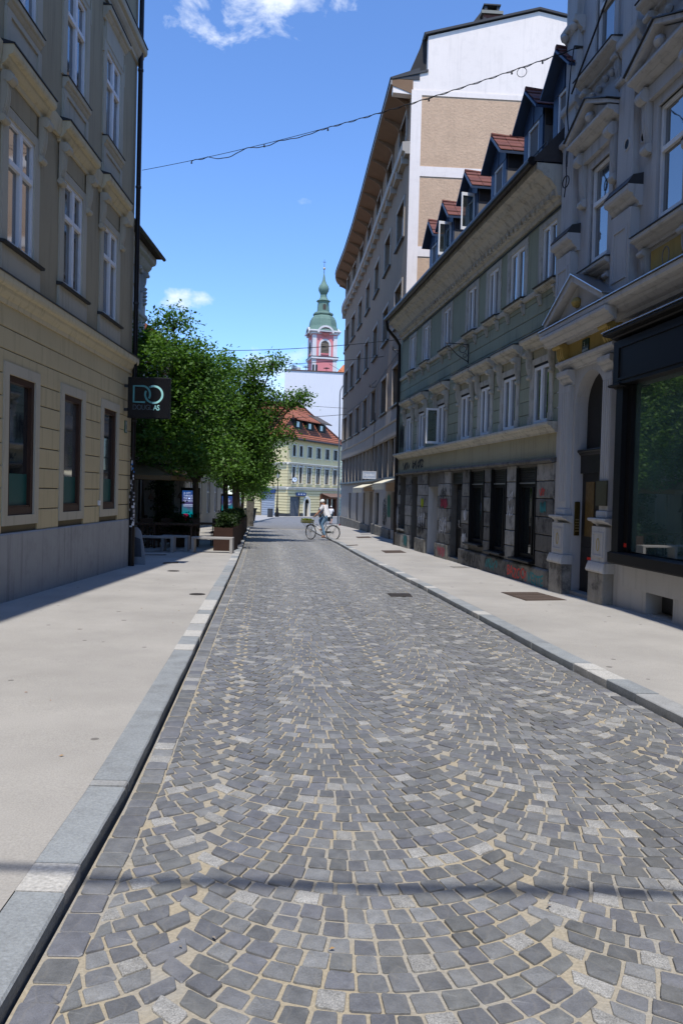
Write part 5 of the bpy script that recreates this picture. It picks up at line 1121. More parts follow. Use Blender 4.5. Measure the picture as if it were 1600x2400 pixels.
m = MB(YR).add([(4.53, .02, .1), (4.2, .02, .1), (4.2, .02, .7)]+[(5.15-.62*math.cos(t), .02, .1+.62*math.sin(t)) for t in np.linspace(0, math.pi/2, 7)], [(0, 1, 2, 9, 8, 7, 6, 5, 4, 3)]).add([(5.77, .02, .1), (6.1, .02, .1), (6.1, .02, .7)]+[(5.15+.62*math.cos(t), .02, .1+.62*math.sin(t)) for t in np.linspace(0, math.pi/2, 7)], [(0, 1, 2, 9, 8, 7, 6, 5, 4, 3)]); m.build('arch_spandrel', M_YT, ad)
ws = MB(YR).box(8.9, 9.4, -.3, .1, -1.7, 1.35).box(13.7, 14.2, -.3, .1, -1.7, 1.35).box(9.4, 13.7, -.3, .1, .7, 1.35).build('wooden_shopfront', mat('shop_wood', (.13, .05, .025), .6), yh)
Bx(YR, 'pane', GL, ws, 9.4, 13.7, -.25, -.2, -1.7, .7)
for q in (10.8, 12.2): Bx(YR, 'shop_post', mat('shop_wood', (.13, .05, .025)), ws, q, q+.2, -.2, .0, -1.7, .7)
MB(YR).prof([(.05, 1.42), (1.5, .95), (1.5, .98), (.05, 1.48)], 9.2, 14.6).build('brown_awning', mat('awning_brown', (.17, .11, .085), .8), ws)
# roof: hipped, with three shed dormers in the front slope
E0 = Vector(YR(-.45, .6, 8.3)); E1 = Vector(YR(YLn+.5, .6, 8.3)); E2 = Vector(YL_(10, .6, 8.3)); T0 = Vector(YR(7.0, -2.6, 13.5)); T1 = Vector(YL_(9.6, -6.5, 13.3)); BK = Vector(YR(YLn+.5, -8, 8.3))
T1b = Vector(YR(0.5, -12, 13.5))
rf = MB().add([tuple(E0), tuple(E1), tuple(T0), tuple(E2), tuple(T1b), tuple(BK)], [(0, 1, 2), (0, 2, 4, 3), (1, 5, 2), (2, 5, 4)]).build('roof', M_YTL, yh)
MB().tube([tuple(E1), tuple(T0)], .16, 6).tube([tuple(T0), tuple(T1b)], .16, 6).build('hip_tiles', mat('hip_tile_dark', (.14, .06, .045), .85), rf)
MB().tube([tuple(E0+Vector((0, 0, -.05))), tuple(E1+Vector((0, 0, -.05)))], .14, 6).tube([tuple(E0+Vector((0, 0, -.05))), tuple(E2+Vector((0, 0, -.05)))], .14, 6).build('gutter', M_SHEET, rf)
nrm = (E1-E0).cross(T0-E0).normalized(); 
if nrm.z < 0: nrm = -nrm
du = (E1-E0).normalized(); dv = nrm.cross(du).normalized()
if dv.z < 0: dv = -dv
hor_out = Vector((nrm.x, nrm.y, 0)).normalized()
for i, (a, wd, b0) in enumerate(((2.4, 2.1, 1.6), (5.6, 2.1, 1.6), (8.9, 2.2, 1.6))):
    base = E0+du*a+dv*b0; P = lambda s, o_, z: tuple(base+du*s+hor_out*o_+Vector((0, 0, z)))
    dm = MB().add([P(0, 0, .0), P(wd, 0, 0), P(wd, 0, 1.15), P(0, 0, 1.15), P(0, -.8, 1.35), P(wd, -.8, 1.35)], [(0, 1, 2, 3), (0, 3, 4), (1, 5, 2)]).build('shed_dormer', M_BLK, yh)
    MB().add([P(-.35, .75, 1.05), P(wd+.35, .75, 1.05), P(wd+.35, -1.5, 2.25), P(-.35, -1.5, 2.25), P(-.35, .75, 1.2), P(wd+.35, .75, 1.2), P(wd+.35, -1.5, 2.4), P(-.35, -1.5, 2.4)], [(0, 1, 2, 3), (4, 7, 6, 5), (0, 4, 5, 1), (1, 5, 6, 2), (3, 2, 6, 7), (0, 3, 7, 4)]).build('dormer_roof', mat('dormer_roof_grey', (.10, .085, .075), .8) if i == 2 else M_YTL, dm)
    MB().add([P(.5, .03, .25), P(1.2, .03, .25), P(1.2, .03, 1.0), P(.5, .03, 1.0)], [(0, 1, 2, 3)]).build('pane', GLB, dm)
# street clock on the corner
ck = thing('street_clock', 'round white double-faced clock on the corner of the yellow house', 'clock', YR(.6, .6, 2.6))
cc = Vector(YR(.6, .75, 3.1)); MB().tube([tuple(cc+Vector((0, -.12, 0))), tuple(cc+Vector((0, .12, 0)))], .34, 24).build('case', mat('clock_case', (.05, .07, .11), .5), ck)
MB().tube([tuple(cc+Vector((0, -.14, 0))), tuple(cc+Vector((0, -.121, 0)))], .28, 24).build('dial', mat('clock_dial', (.62, .70, .78), .4), ck)
m = MB(); m.box(cc.x-.03, cc.x+.03, cc.y-.155, cc.y-.145, cc.z, cc.z+.22).box(cc.x, cc.x+.15, cc.y-.155, cc.y-.145, cc.z-.03, cc.z+.03).build('hands', M_BLK, ck)
MB().tube([tuple(cc), YR(.6, 0, 3.1)], .06, 6).build('arm', M_SHEET, ck)
# tall white building behind, church tower, neighbours
M_TW = mat('wall_bright_white', (.66, .67, .70), .9, .03, .25, .05, 30, streak=.06)
tb = thing('tall_white_block', 'tall blank white firewall rising behind the yellow house', 'building', (-4.5, 127, -2))
MB().add([(-9.55, 127, -2), (.15, 127, -2), (.15, 127, 20.6), (-9.55, 127, 20.85), (-9.55, 137, -2), (.15, 137, -2), (.15, 137, 20.6), (-9.55, 137, 20.85)], [(0, 1, 2, 3), (4, 7, 6, 5), (0, 3, 7, 4), (1, 5, 6, 2), (3, 2, 6, 7)]).build('wall', M_TW, tb)
MB().add([(-9.7, 126.85, 20.85), (.25, 126.85, 20.6), (.25, 137, 20.6), (-9.7, 137, 20.85), (-9.7, 126.85, 21.0), (.25, 126.85, 20.75), (.25, 137, 20.75), (-9.7, 137, 21.0)], [(0, 1, 2, 3), (4, 7, 6, 5), (0, 4, 5, 1), (1, 5, 6, 2), (0, 3, 7, 4)]).build('roof_edge', mat('roof_edge_brown', (.10, .06, .05), .8), tb)
for x, z in ((-8.2, .9), (-6.3, .8), (-3.0, .7)):
    m = MB(); m.tube([(x, 128, 20.8), (x, 128, 20.9+z)], .04, 5).lathe((x, 128, 20.8+z), [(.02, .1), (.55, -.05), (.02, -.1)], 10); m.build('roof_fan', M_SHEET, tb)
for x in (-5.1, -4.6): MB().tube([(x, 128, 20.7), (x, 128, 22.0)], .17, 8).build('flue', M_SHEET, tb)
MB().box(-8.6, -7.2, 128, 129, 20.8, 21.5).build('roof_box', M_W2, tb)
m = MB(); m.tube([(-8.9, 127.5, 22.0), (-5.6, 127.5, 21.7)], .03, 5).tube([(-8.9, 127.5, 20.9), (-8.9, 127.5, 22.0)], .03, 5).tube([(-2.6, 127.5, 22.1), (-.6, 127.5, 21.0)], .03, 5).build('roof_rail', M_SHEET, tb)
MB().tube([(-.15, 126.9, -2), (-.15, 126.9, 20.4)], .08, 6).build('downpipe', M_SHEET, tb)
# church tower
ctw = thing('church_tower', 'pink and white church tower with a green copper onion dome', 'church tower', (-5.7, 192, -3))
TA = R(-13.6); tcx, tcy, hw = -5.65, 193.0, 2.98
def TF(a, b, z): return (tcx+a*math.cos(TA)+b*math.sin(TA), tcy-a*math.sin(TA)+b*math.cos(TA), z)
M_PK = mat('tower_pink', (.63, .215, .22), .9, .05, .5, .05, 20); M_TP = mat('tower_white_stone', (.62, .60, .60), .9, .14, .6, .1, 8); M_COP = mat('copper_patina', (.13, .21, .17), .7, .2, .5, .1, 4, streak=.5)
M_LOU = mat('belfry_louvre', (.07, .06, .05), .8)
MB(TF).box(-hw+.05, hw-.05, -hw+.05, hw-.05, -3, 39.3).build('shaft', M_PK, ctw)
for a in (-1, 1):
    for b in (-1, 1): MB(TF).box(a*(hw-.95), a*hw, b*(hw-.95), b*hw, -3, 38.9).build('corner_pilaster', M_TP, ctw)
def ring(z0, z1, e, mt, nm): MB(TF).box(-hw-e, hw+e, -hw-e, hw+e, z0, z1).build(nm, mt, ctw, bevel=.1)
ring(33.2, 33.7, .35, M_TP, 'belt_cornice'); ring(33.7, 33.85, .42, M_SHEET, 'belt_sheet'); ring(39.1, 39.6, .35, M_TP, 'top_cornice'); ring(39.6, 40.0, .75, M_TP, 'eaves')
for (ax, sg_) in (('y', -1), ('x', -1), ('x', 1), ('y', 1)):
    f = (lambda u, n, z: TF(u, sg_*(hw-.05+n), z)) if ax == 'y' else (lambda u, n, z: TF(sg_*(hw-.05+n), u, z))
    pts = [(-.95, 34.6), (.95, 34.6)]+[(.95*math.cos(t), 36.6+.95*math.sin(t)) for t in np.linspace(0, math.pi, 13)]
    MB(f).poly(pts, .02, .06).build('belfry_opening', M_LOU, ctw)
    o = MB(f); P1 = [(-1.0, 34.0)]+[(1.0*math.cos(t), 36.6+1.0*math.sin(t)) for t in np.linspace(math.pi, 0, 13)]+[(1.0, 34.0)]; P2 = [(-1.45, 34.0)]+[(1.45*math.cos(t), 36.6+1.45*math.sin(t)) for t in np.linspace(math.pi, 0, 13)]+[(1.45, 34.0)]
    for i in range(len(P1)-1): o.add([(P1[i][0], .12, P1[i][1]), (P1[i+1][0], .12, P1[i+1][1]), (P2[i+1][0], .12, P2[i+1][1]), (P2[i][0], .12, P2[i][1]), (P1[i][0], 0, P1[i][1]), (P1[i+1][0], 0, P1[i+1][1]), (P2[i+1][0], 0, P2[i+1][1]), (P2[i][0], 0, P2[i][1])], [(0, 1, 2, 3), (0, 1, 5, 4), (3, 2, 6, 7)])
    o.build('arch_surround', M_TP, ctw)
    for i in range(7): MB(f).prof([(.06, 34.75+i*.33), (.16, 34.70+i*.33), (.16, 34.78+i*.33), (.06, 34.9+i*.33)], -.9, .9).build('louvre_blade', mat('louvre_wood', (.16, .13, .10), .8), ctw)
    MB(f).box(-1.0, 1.0, .06, .2, 34.3, 34.6).build('parapet', M_PK, ctw)
    o = MB(f); A = [(2.0*math.cos(t), 39.35+1.75*math.sin(t)) for t in np.linspace(0, math.pi, 15)]; B_ = [(1.55*math.cos(t), 39.3+1.35*math.sin(t)) for t in np.linspace(0, math.pi, 15)]
    for i in range(14): o.add([(A[i][0], .85, A[i][1]), (A[i+1][0], .85, A[i+1][1]), (B_[i+1][0], .85, B_[i+1][1]), (B_[i][0], .85, B_[i][1]), (A[i][0], -.8, A[i][1]), (A[i+1][0], -.8, A[i+1][1])], [(0, 1, 2, 3), (0, 1, 5, 4)])
    o.build('clock_gable', M_TP, ctw); MB(f).poly(B_, .0, .6).build('gable_fill', M_PK, ctw)
    o = MB(f); o.add([(1.0*math.cos(t), .63, 39.6+1.0*math.sin(t)) for t in np.linspace(0, 6.1, 18)], [tuple(range(18))]); o.build('clock_dial', mat('clock_dark_red', (.17, .05, .05), .7), ctw)
    o = MB(f); o.box(-.05, .05, .635, .66, 39.6, 40.4).box(0, .6, .635, .66, 39.55, 39.65).build('clock_hands', M_TP, ctw)
def oct_(pr, nm, rot=math.pi/8): 
    m = MB(TF).lathe((0, 0, 0), pr, 8, rot=rot); return m.build(nm, M_COP, ctw)
oct_([(4.1, 39.95), (3.75, 40.6), (3.45, 41.3), (3.35, 42.0), (3.15, 42.9), (2.75, 43.6), (2.2, 44.05), (2.0, 44.2)], 'main_dome')
oct_([(2.45, 44.15), (2.5, 44.4), (2.3, 44.7), (1.7, 44.95)], 'lantern_ledge'); oct_([(1.55, 44.8), (1.5, 45.4), (1.35, 47.2), (1.5, 47.5)], 'lantern'); oct_([(1.6, 47.4), (1.75, 47.6), (1.2, 47.9), (.85, 48.5), (.75, 49.2), (.95, 49.35)], 'lantern_roof'); MB(TF).lathe((0, 0, 0), [(.75, 49.3), (1.2, 50.0), (1.3, 50.6), (1.1, 51.2), (.7, 51.8), (.35, 52.6), (.16, 53.9), (.09, 54.2)], 16).build('onion', M_COP, ctw, True)
for sx_ in (-1, 1):
    for nm, f in (('y', lambda u, z: TF(u, -1.42, z)), ):
        MB().add([f(-.38, 45.3), f(.38, 45.3)]+[f(.38*math.cos(t), 46.3+.38*math.sin(t)) for t in np.linspace(0, math.pi, 9)], [tuple(range(11))]).build('lantern_window', M_LOU, ctw)
    break
MB(TF).tube([(0, 0, 54), (0, 0, 57.6)], [.10, .04], 6).build('spire_rod', M_SHEET, ctw); MB(TF).lathe((0, 0, 55.4), [(.02, -.3), (.22, -.2), (.3, 0), (.22, .2), (.02, .3)], 12).build('gilded_ball', mat('old_gilt', (.42, .36, .24), .4, metal=.5), ctw, True); MB(TF).box(-.35, .35, -.04, .04, 56.9, 57.0).build('cross_arm', M_SHEET, ctw)
orf = thing('orange_roofed_house', 'plain orange tiled roof beside the church tower', 'house', (4, 155, -3))
MB().add([(-1.7, 152, 20), (14, 152, 20), (14, 168, 20), (-1.7, 168, 20)], [(0, 1, 2, 3)]).box(-1.6, 14, 152.2, 168, -3, 24).build('wall', M_W4, orf)
MB().add([(-2.0, 151.6, 23.9), (14, 151.6, 23.9), (14, 160, 29.5), (-.4, 160, 27.2), (-2.0, 168, 23.9)], [(0, 1, 2, 3), (0, 3, 4)]).build('roof', mat('roof_orange', (.48, .16, .06), .85, .12, .3, .3, 6), orf)
pg = thing('mint_house', 'narrow slice of a pale mint green house beside the grey curved corner', 'house', (2, 119, -2))
PF = mkframe((-.35, 116.5), (1, .15), -1)
wall_mb(PF, 0, 9, -2.2, 9.0, [(1.2, 2.2, 3, 5), (1.2, 2.2, 6, 7.6)], -.03, .3).box(0, 9, -8, -.4, -2.2, 9).build('wall', mat('mint_dark', (.22, .28, .25), .9), pg)
courses(pg, PF, mat('mint_plaster', (.40, .50, .46), .9, .05, 1), 0, 9, list(np.arange(-2.0, 9, .5)), [(1.2, 2.2, 3, 5), (1.2, 2.2, 6, 7.6)], -.04, .03, .03)
for c in (3, 6): window(pg, PF, 1.2, 2.2, c, c+1.8, -.1, WHITE_F, GL, 2, (.66,), .08)
MB(PF).prof([(.4, 9), (.4, 9.1), (-4, 9.6), (-8, 9)], -.3, 9).build('roof', M_SHEET, pg)
# pavement in front of the yellow house
mb = MB(); fr_ = [(-14, 62), (-7.8, 62), (-7.9, 75), (-7.75, 92), (-6.6, 96), (-1.2, 106), (4, 112), (14, 118)]; bk = [(-30, 62), (-30, 75), (-26, 92), (-20, 110), (-16, 112), (-4, 113), (4, 122), (14, 130)]
for i in range(1, len(fr_)-1):
    a, b, c, d = fr_[i], fr_[i+1], bk[i+1], bk[i]
    Z = lambda p: (p[0], p[1], gz(p[1])+.10)
    mb.face([Z(a), Z(b), Z(c), Z(d)]); mb.face([Z(a), Z(b), (b[0], b[1], gz(b[1])-.05), (a[0], a[1], gz(a[1])-.05)])
tag(mb.build('pavement_far', MPAVE), kind='structure')
# ------------------------------------------------------------------ trees
def m_leaf(name, a, b):
    m = bpy.data.materials.new(name); m.use_nodes = True; t = m.node_tree; bs = t.nodes['Principled BSDF']; out = t.nodes['Material Output']
    at = N('ShaderNodeAttribute', t, attribute_name='col'); mx = N('ShaderNodeMixRGB', t); mx.inputs[1].default_value = (*a, 1); mx.inputs[2].default_value = (*b, 1); LK(at.outputs['Fac'], mx.inputs[0])
    LK(mx.outputs[0], bs.inputs['Base Color']); bs.inputs['Roughness'].default_value = .55; bs.inputs['Specular IOR Level'].default_value = .25
    tr = N('ShaderNodeBsdfTranslucent', t); h = N('ShaderNodeMixRGB', t, blend_type='MULTIPLY'); h.inputs[0].default_value = 1; LK(mx.outputs[0], h.inputs[1]); h.inputs[2].default_value = (1.5, 1.7, .6, 1); LK(h.outputs[0], tr.inputs['Color'])
    ms = N('ShaderNodeMixShader', t); ms.inputs[0].default_value = .36; LK(bs.outputs[0], ms.inputs[1]); LK(tr.outputs[0], ms.inputs[2]); LK(ms.outputs[0], out.inputs['Surface']); return m
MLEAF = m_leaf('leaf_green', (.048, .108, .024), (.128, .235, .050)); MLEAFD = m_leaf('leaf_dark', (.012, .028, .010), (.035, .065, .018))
MBARK = mat('bark_brown', (.075, .058, .045), .9, .2, 6, .6, 25, dist=.03)
def leaves(name, centers, per, sig, size, mt, parent, rg):
    C = np.repeat(np.asarray(centers), per, axis=0); n = len(C)
    P = C+rg.normal(0, 1, (n, 3))*sig*np.array([1, 1, .62])
    nrm = rg.normal(0, 1, (n, 3)); nrm[:, 2] = np.abs(nrm[:, 2])+.5; nrm /= np.linalg.norm(nrm, axis=1, keepdims=True)
    tdir = np.cross(nrm, rg.normal(0, 1, (n, 3))); tdir /= np.linalg.norm(tdir, axis=1, keepdims=True); b = np.cross(nrm, tdir)
    s = (size*rg.uniform(.65, 1.25, n))[:, None]
    V = np.stack([P-tdir*s*.55, P+b*s*.36+nrm*s*.06, P+tdir*s*.60-nrm*s*.08, P-b*s*.36+nrm*s*.06], 1).reshape(-1, 3)
    L = np.array(top_of(parent).location); V = V-L
    me = bpy.data.meshes.new(name); me.vertices.add(len(V)); me.vertices.foreach_set('co', V.astype(np.float32).ravel())
    me.loops.add(4*n); me.loops.foreach_set('vertex_index', np.arange(4*n, dtype=np.int32)); me.polygons.add(n); me.polygons.foreach_set('loop_start', np.arange(0, 4*n, 4, dtype=np.int32)); me.polygons.foreach_set('loop_total', np.full(n, 4, dtype=np.int32))
    me.update(calc_edges=True); me.materials.append(mt)
    cl = np.repeat(rg.random(len(centers)), per)*.55+rg.random(n)*.45; v4 = np.repeat(cl, 4); paint_attr(me, np.stack([v4, v4, v4, np.ones_like(v4)], 1))
    return link(bpy.data.objects.new(name, me), parent)
def tree(label, base, lumps, ncl, per, size=.11, seed=1, tr=.11, name='street_tree', group='young street trees on the terrace side', z0=None, mt=None, sig=.19):
    rg = np.random.default_rng(seed); rd = random.Random(seed); bz = (gz(base[1])+.09) if z0 is None else z0
    root = thing(name, label, 'tree', (base[0], base[1], bz), group)
    fork = Vector((base[0]+rd.uniform(-.1, .1), base[1], bz+2.05 if z0 is None else bz+1.0))
    m = MB(); m.tube([(base[0], base[1], bz), (base[0]+.03, base[1], bz+.7), tuple(fork)], [tr*1.15, tr, tr*.85], 9)
    cen = []
    vol = [r[0]*r[1]*r[2] for _, r in lumps]; tv = sum(v**(2/3) for v in vol)
    for (c, r), v in zip(lumps, vol):
        c = Vector(c); k = max(6, int(ncl*v**(2/3)/tv)); mid = fork.lerp(c, .5)+Vector((rd.uniform(-.25, .25), rd.uniform(-.25, .25), .1))
        m.tube([tuple(fork), tuple(mid), tuple(c)], [tr*.6, tr*.38, tr*.2], 7)
        d = rg.normal(0, 1, (k, 3)); d /= np.linalg.norm(d, axis=1, keepdims=True); rad = rg.uniform(.15, 1.0, k)**.42*rg.uniform(.82, 1.16, k)
        pts = np.array(c)+d*rad[:, None]*np.array(r); cen.append(pts)
        for q in pts[:max(5, k//4)]:
            q = Vector(q); h = c.lerp(q, .5)+Vector((0, 0, .06)); m.tube([tuple(c.lerp(mid, .15)), tuple(h), tuple(q)], [tr*.16, tr*.10, .006], 5, cap=False)
    m.build('trunk', MBARK, root, True)
    leaves('crown', np.concatenate(cen), per, sig, size, mt or MLEAF, root, rg); return root
tree('broad leafy tree nearest the hanging black sign', (-4.62, 25.2), [((-5.5, 25.2, 5.4), (1.3, 1.4, 1.3)), ((-6.6, 25.2, 4.2), (1.4, 1.4, 1.6)), ((-4.6, 25.2, 4.3), (1.3, 1.3, 1.4)), ((-5.4, 25.0, 3.1), (1.9, 1.5, .95)), ((-6.7, 25.4, 6.0), (.75, .8, .55)), ((-5.45, 25.2, 6.9), (.42, .5, .5)), ((-4.5, 25, 5.6), (.9, .9, .5)), ((-6.1, 25.3, 6.5), (.4, .5, .3)), ((-4.1, 24.6, 2.6), (1.1, 1.0, .7))], 760, 36, .11, 11, sig=.21)
tree('spreading tree whose right branches reach over the cobbled road', (-4.35, 29.8), [((-4.3, 29.8, 5.3), (1.4, 1.5, 1.1)), ((-3.3, 29.8, 4.5), (.9, 1.2, 1.1)), ((-4.3, 29.8, 3.6), (1.7, 1.5, 1.3)), ((-3.3, 29.5, 6.1), (.75, .6, .30)), ((-2.65, 29.5, 6.35), (.36, .5, .26)), ((-2.0, 29.5, 4.95), (.7, .6, .30)), ((-1.55, 29.4, 5.12), (.26, .4, .24)), ((-3.5, 29.8, 3.0), (.9, 1.1, 1.1)), ((-5.1, 30, 6.1), (.9, .9, .55)), ((-2.3, 29.6, 3.7), (.6, .6, .35)), ((-3.5, 29.4, 2.1), (.8, .9, .5))], 720, 38, .105, 12, sig=.21)
tree('tree standing third along the kerb terrace', (-4.75, 35.5), [((-4.5, 35.5, 4.6), (1.5, 1.5, 1.2)), ((-4.2, 35.5, 3.2), (1.5, 1.5, 1.2)), ((-5.4, 35.5, 3.8), (1.3, 1.4, 1.3)), ((-3.8, 35.4, 2.6), (.6, .8, .7))], 360, 40, .115, 13)
tree('small tree fourth along the kerb terrace', (-5.35, 41.5), [((-5.2, 41.5, 3.6), (1.5, 1.5, 1.3)), ((-4.9, 41.5, 2.6), (1.1, 1.3, 1.0)), ((-6.0, 41.5, 2.9), (1.2, 1.2, 1.1))], 260, 30, .12, 14)
tree('farthest small tree of the row by the kerb', (-6.1, 48.5), [((-5.9, 48.5, 3.1), (1.4, 1.4, 1.2)), ((-5.7, 48.5, 2.0), (1.1, 1.2, 1.0)), ((-6.8, 48.5, 2.5), (1.2, 1.2, 1.0))], 230, 28, .13, 15)
tree('leafy tree at the back of the terrace by the white house', (-7.3, 29.0), [((-7.2, 29, 4.3), (1.4, 1.5, 1.2)), ((-6.3, 29, 3.4), (1.5, 1.5, .9)), ((-8.0, 29, 3.3), (1.0, 1.5, 1.0))], 300, 36, .115, 16, sig=.21)
# two slim trees in a black tub
tub = thing('black_tub', 'tall black tapered tub holding two slim trees', 'plant tub', (-8.3, 73, gz(73)+.1))
MB().lathe((-8.3, 73, gz(73)+.1), [(.38, 0), (.52, 1.05), (.60, 1.08), (.60, 1.2), (.50, 1.2), (.48, 1.1), (.01, 1.08)], 20).build('tub', M_BLK, tub, True)
for i, dx in enumerate((-.2, .22)):
    tree(('left' if i == 0 else 'right')+' slim tree of the pair in the black tub', (-8.3+dx, 73), [((-8.3+dx*2.2, 73, 2.6), (1.1, 1.1, 1.3)), ((-8.3+dx*3, 73, 1.6), (1.1, 1.0, .8))], 110, 26, .15, 20+i, .06, 'tub_tree', 'two slim trees in one tub', gz(73)+1.17)
# ------------------------------------------------------------------ terrace
ZT = lambda y: gz(y)+.09
M_BEN = mat('bench_pale_wood', (.34, .325, .31), .75, .1, 4, .2, 60); M_WD = mat('terrace_dark_wood', (.075, .042, .025), .7, .2, 5, .3, 40); M_COR = mat('planter_corten', (.042, .020, .014), .85, .25, 4, .3, 40)
def bench(label, x0, x1, y, h=.44, dp=.36):
    z = ZT(y); o = thing('bench', label, 'bench', ((x0+x1)/2, y, z), 'pale slab benches before the terrace')
    MB().box(x0, x1, y, y+dp, z+h-.055, z+h).build('seat', M_BEN, o, bevel=.006)
    for x in (x0, x1-.085): MB().box(x, x+.085, y+.002, y+dp-.002, z, z+h-.056).build('leg', M_BEN, o, bevel=.006)
bench('sunlit pale bench at the kerb end of the terrace', -4.18, -3.02, 22.25); bench('pale bench deep in the shade beside the corner house', -5.75, -4.62, 22.0); bench('short pale bench set behind the shaded one', -5.1, -4.34, 22.6)
def table(label, x, y, w_=1.3, dp=.75, h=.75, g='dark wooden terrace tables'):
    z = ZT(y); o = thing('terrace_table', label, 'table', (x, y, z), g)
    for i in range(5): MB().box(x-w_/2, x+w_/2, y-dp/2+i*dp/5, y-dp/2+(i+1)*dp/5-.012, z+h-.04, z+h).build('top_plank', M_WD, o)
    for a in (-1, 1):
        for b in (-1, 1): MB().box(x+a*(w_/2-.1)-.03, x+a*(w_/2-.1)+.03, y+b*(dp/2-.08)-.03, y+b*(dp/2-.08)+.03, z, z+h-.04).build('leg', M_WD, o)
def stool(label, x, y, back=True):
    z = ZT(y); o = thing('terrace_chair', label, 'chair', (x, y, z), 'dark wooden terrace chairs')
    MB().box(x-.2, x+.2, y-.2, y+.2, z+.43, z+.47).build('seat', M_WD, o, bevel=.01)
    for a in (-.17, .17):
        for b in (-.17, .17): MB().tube([(x+a, y+b, z), (x+a*.95, y+b*.95, z+.43)], .018, 6).build('leg', M_WD, o)
    MB().box(x-.2, x+.2, y+.17, y+.2, z+.60, z+.88).build('backrest', M_WD, o, bevel=.01)
    [MB().box(x+q, x+q+.03, y+.17, y+.2, z+.47, z+.6).build('back_post', M_WD, o) for q in (-.2, .17)]
tb_ = [(-6.3, 23.4), (-5.0, 24.0), (-6.6, 27.2), (-4.4, 25.2)]
for i, (x, y) in enumerate(tb_):
    table(['dark wooden table closest to the corner house', 'dark wooden table behind the sunlit bench', 'dark wooden table at the back of the terrace', 'dark wooden table by the brown planters'][i], x, y)
    for k, (dx, dy) in enumerate(((-.4, .6), (.4, .6))): stool('%s dark chair at the table %s' % (('left', 'right')[k], ['closest to the corner house', 'behind the sunlit bench', 'at the back of the terrace', 'by the brown planters'][i]), x+dx, y+dy)
def planter(label, x0, x1, y0, y1, h, seed, lush=90):
    z = ZT(y0); o = thing('box_planter', label, 'planter', ((x0+x1)/2, (y0+y1)/2, z), 'brown box planters along the kerb')
    m = MB(); m.box(x0, x1, y0, y0+.03, z, z+h).box(x0, x1, y1-.03, y1, z, z+h).box(x0, x0+.03, y0+.03, y1-.03, z, z+h).box(x1-.03, x1, y0+.03, y1-.03, z, z+h).build('box', M_COR, o)
    MB().box(x0+.03, x1-.03, y0+.03, y1-.03, z+h-.10, z+h-.06).build('soil', mat('potting_soil', (.03, .022, .016), .95), o)
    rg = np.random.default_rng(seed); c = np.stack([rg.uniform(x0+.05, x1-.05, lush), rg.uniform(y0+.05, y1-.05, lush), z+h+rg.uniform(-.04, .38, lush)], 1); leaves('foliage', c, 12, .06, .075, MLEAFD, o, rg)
planter('brown box planter beside the sunlit bench', -3.72, -3.16, 23.3, 24.5, .68, 31); planter('brown box planter second along the kerb', -4.0, -3.42, 25.6, 27.4, .72, 32, 140); planter('brown box planter third along the kerb', -4.3, -3.7, 28.4, 30.2, .72, 33, 140); planter('brown box planter fourth along the kerb', -4.75, -4.1, 32, 34, .75, 34, 140); planter('farthest brown box planter along the kerb', -5.3, -4.6, 37, 39, .75, 35, 140)
def climber(label, x, y, w_, h, seed):
    z = ZT(y); o = thing('potted_climber', label, 'plant', (x, y, z), 'tall dark potted climbers')
    MB().lathe((x, y, z), [(.20, 0), (.28, .42), (.30, .44), (.30, .48), (.26, .48), (.01, .46)], 16).build('pot', M_WD, o, True)
    m = MB(); rd = random.Random(seed)
    for k in range(6): m.tube([(x+rd.uniform(-.1, .1), y, z+.4), (x+rd.uniform(-.25, .25), y, z+h*.5), (x+rd.uniform(-.3, .3), y, z+h)], .012, 5)
    m.build('stems', MBARK, o)
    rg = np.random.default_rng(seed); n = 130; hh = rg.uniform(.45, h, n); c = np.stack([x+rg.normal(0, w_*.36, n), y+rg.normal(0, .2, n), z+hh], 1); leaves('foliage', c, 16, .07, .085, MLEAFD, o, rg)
climber('tall dark climber in a pot under the parasols', -6.0, 27.0, .5, 2.1, 41); climber('round dark shrub in a pot beside the first screen', -5.0, 24.9, .42, 1.0, 42)
def parasol(label, x, y, hw_, z0, z1):
    z = ZT(y); o = thing('parasol', label, 'parasol', (x, y, z), 'canvas terrace parasols')
    cs = [(x-hw_, y-hw_), (x+hw_, y-hw_), (x+hw_, y+hw_), (x-hw_, y+hw_)]
    m = MB(); ap = (x, y, z1); mt_ = mat('parasol_canvas', (.17, .12, .06), .9, .08, 3)
    for i in range(4):
        a, b = cs[i], cs[(i+1) % 4]; mid = ((a[0]+b[0])/2, (a[1]+b[1])/2)
        m.add([(*a, z0), (*b, z0), ap, (a[0], a[1], z0-.13), (b[0], b[1], z0-.13)], [(0, 1, 2), (0, 3, 4, 1)])
    m.build('canopy', mt_, o)
    MB().tube([(x, y, z), (x, y, z1+.05)], .035, 8).build('pole', M_BLK, o); MB().box(x-.35, x+.35, y-.35, y+.35, z, z+.07).build('base', M_SHEET, o)
    for i in range(4): MB().tube([(x, y, z1-.06), (cs[i][0], cs[i][1], z0-.02)], .014, 5).build('rib', M_WD, o)
parasol('canvas parasol half hidden behind the corner downpipe', -6.35, 25.0, 1.25, 1.98, 2.42); parasol('second canvas parasol farther into the terrace', -6.6, 28.6, 1.3, 2.0, 2.45)
for i, (x, y, z) in enumerate(((-5.85, 24.4, 1.25), (-5.2, 25.6, 1.3))):
    o = thing('pendant_lamp', ['small pendant lamp hanging at the parasol edge', 'small pendant lamp hanging over the terrace middle'][i], 'lamp', (x, y, z), 'pendant lamps over the terrace')
    MB().lathe((x, y, z), [(.09, 0), (.07, .08), (.03, .14), (.012, .17)], 12).build('shade', M_WD, o, True); MB().tube([(x, y, z+.16), (x, y, 2.1)], .006, 5).build('cord', M_BLK, o)
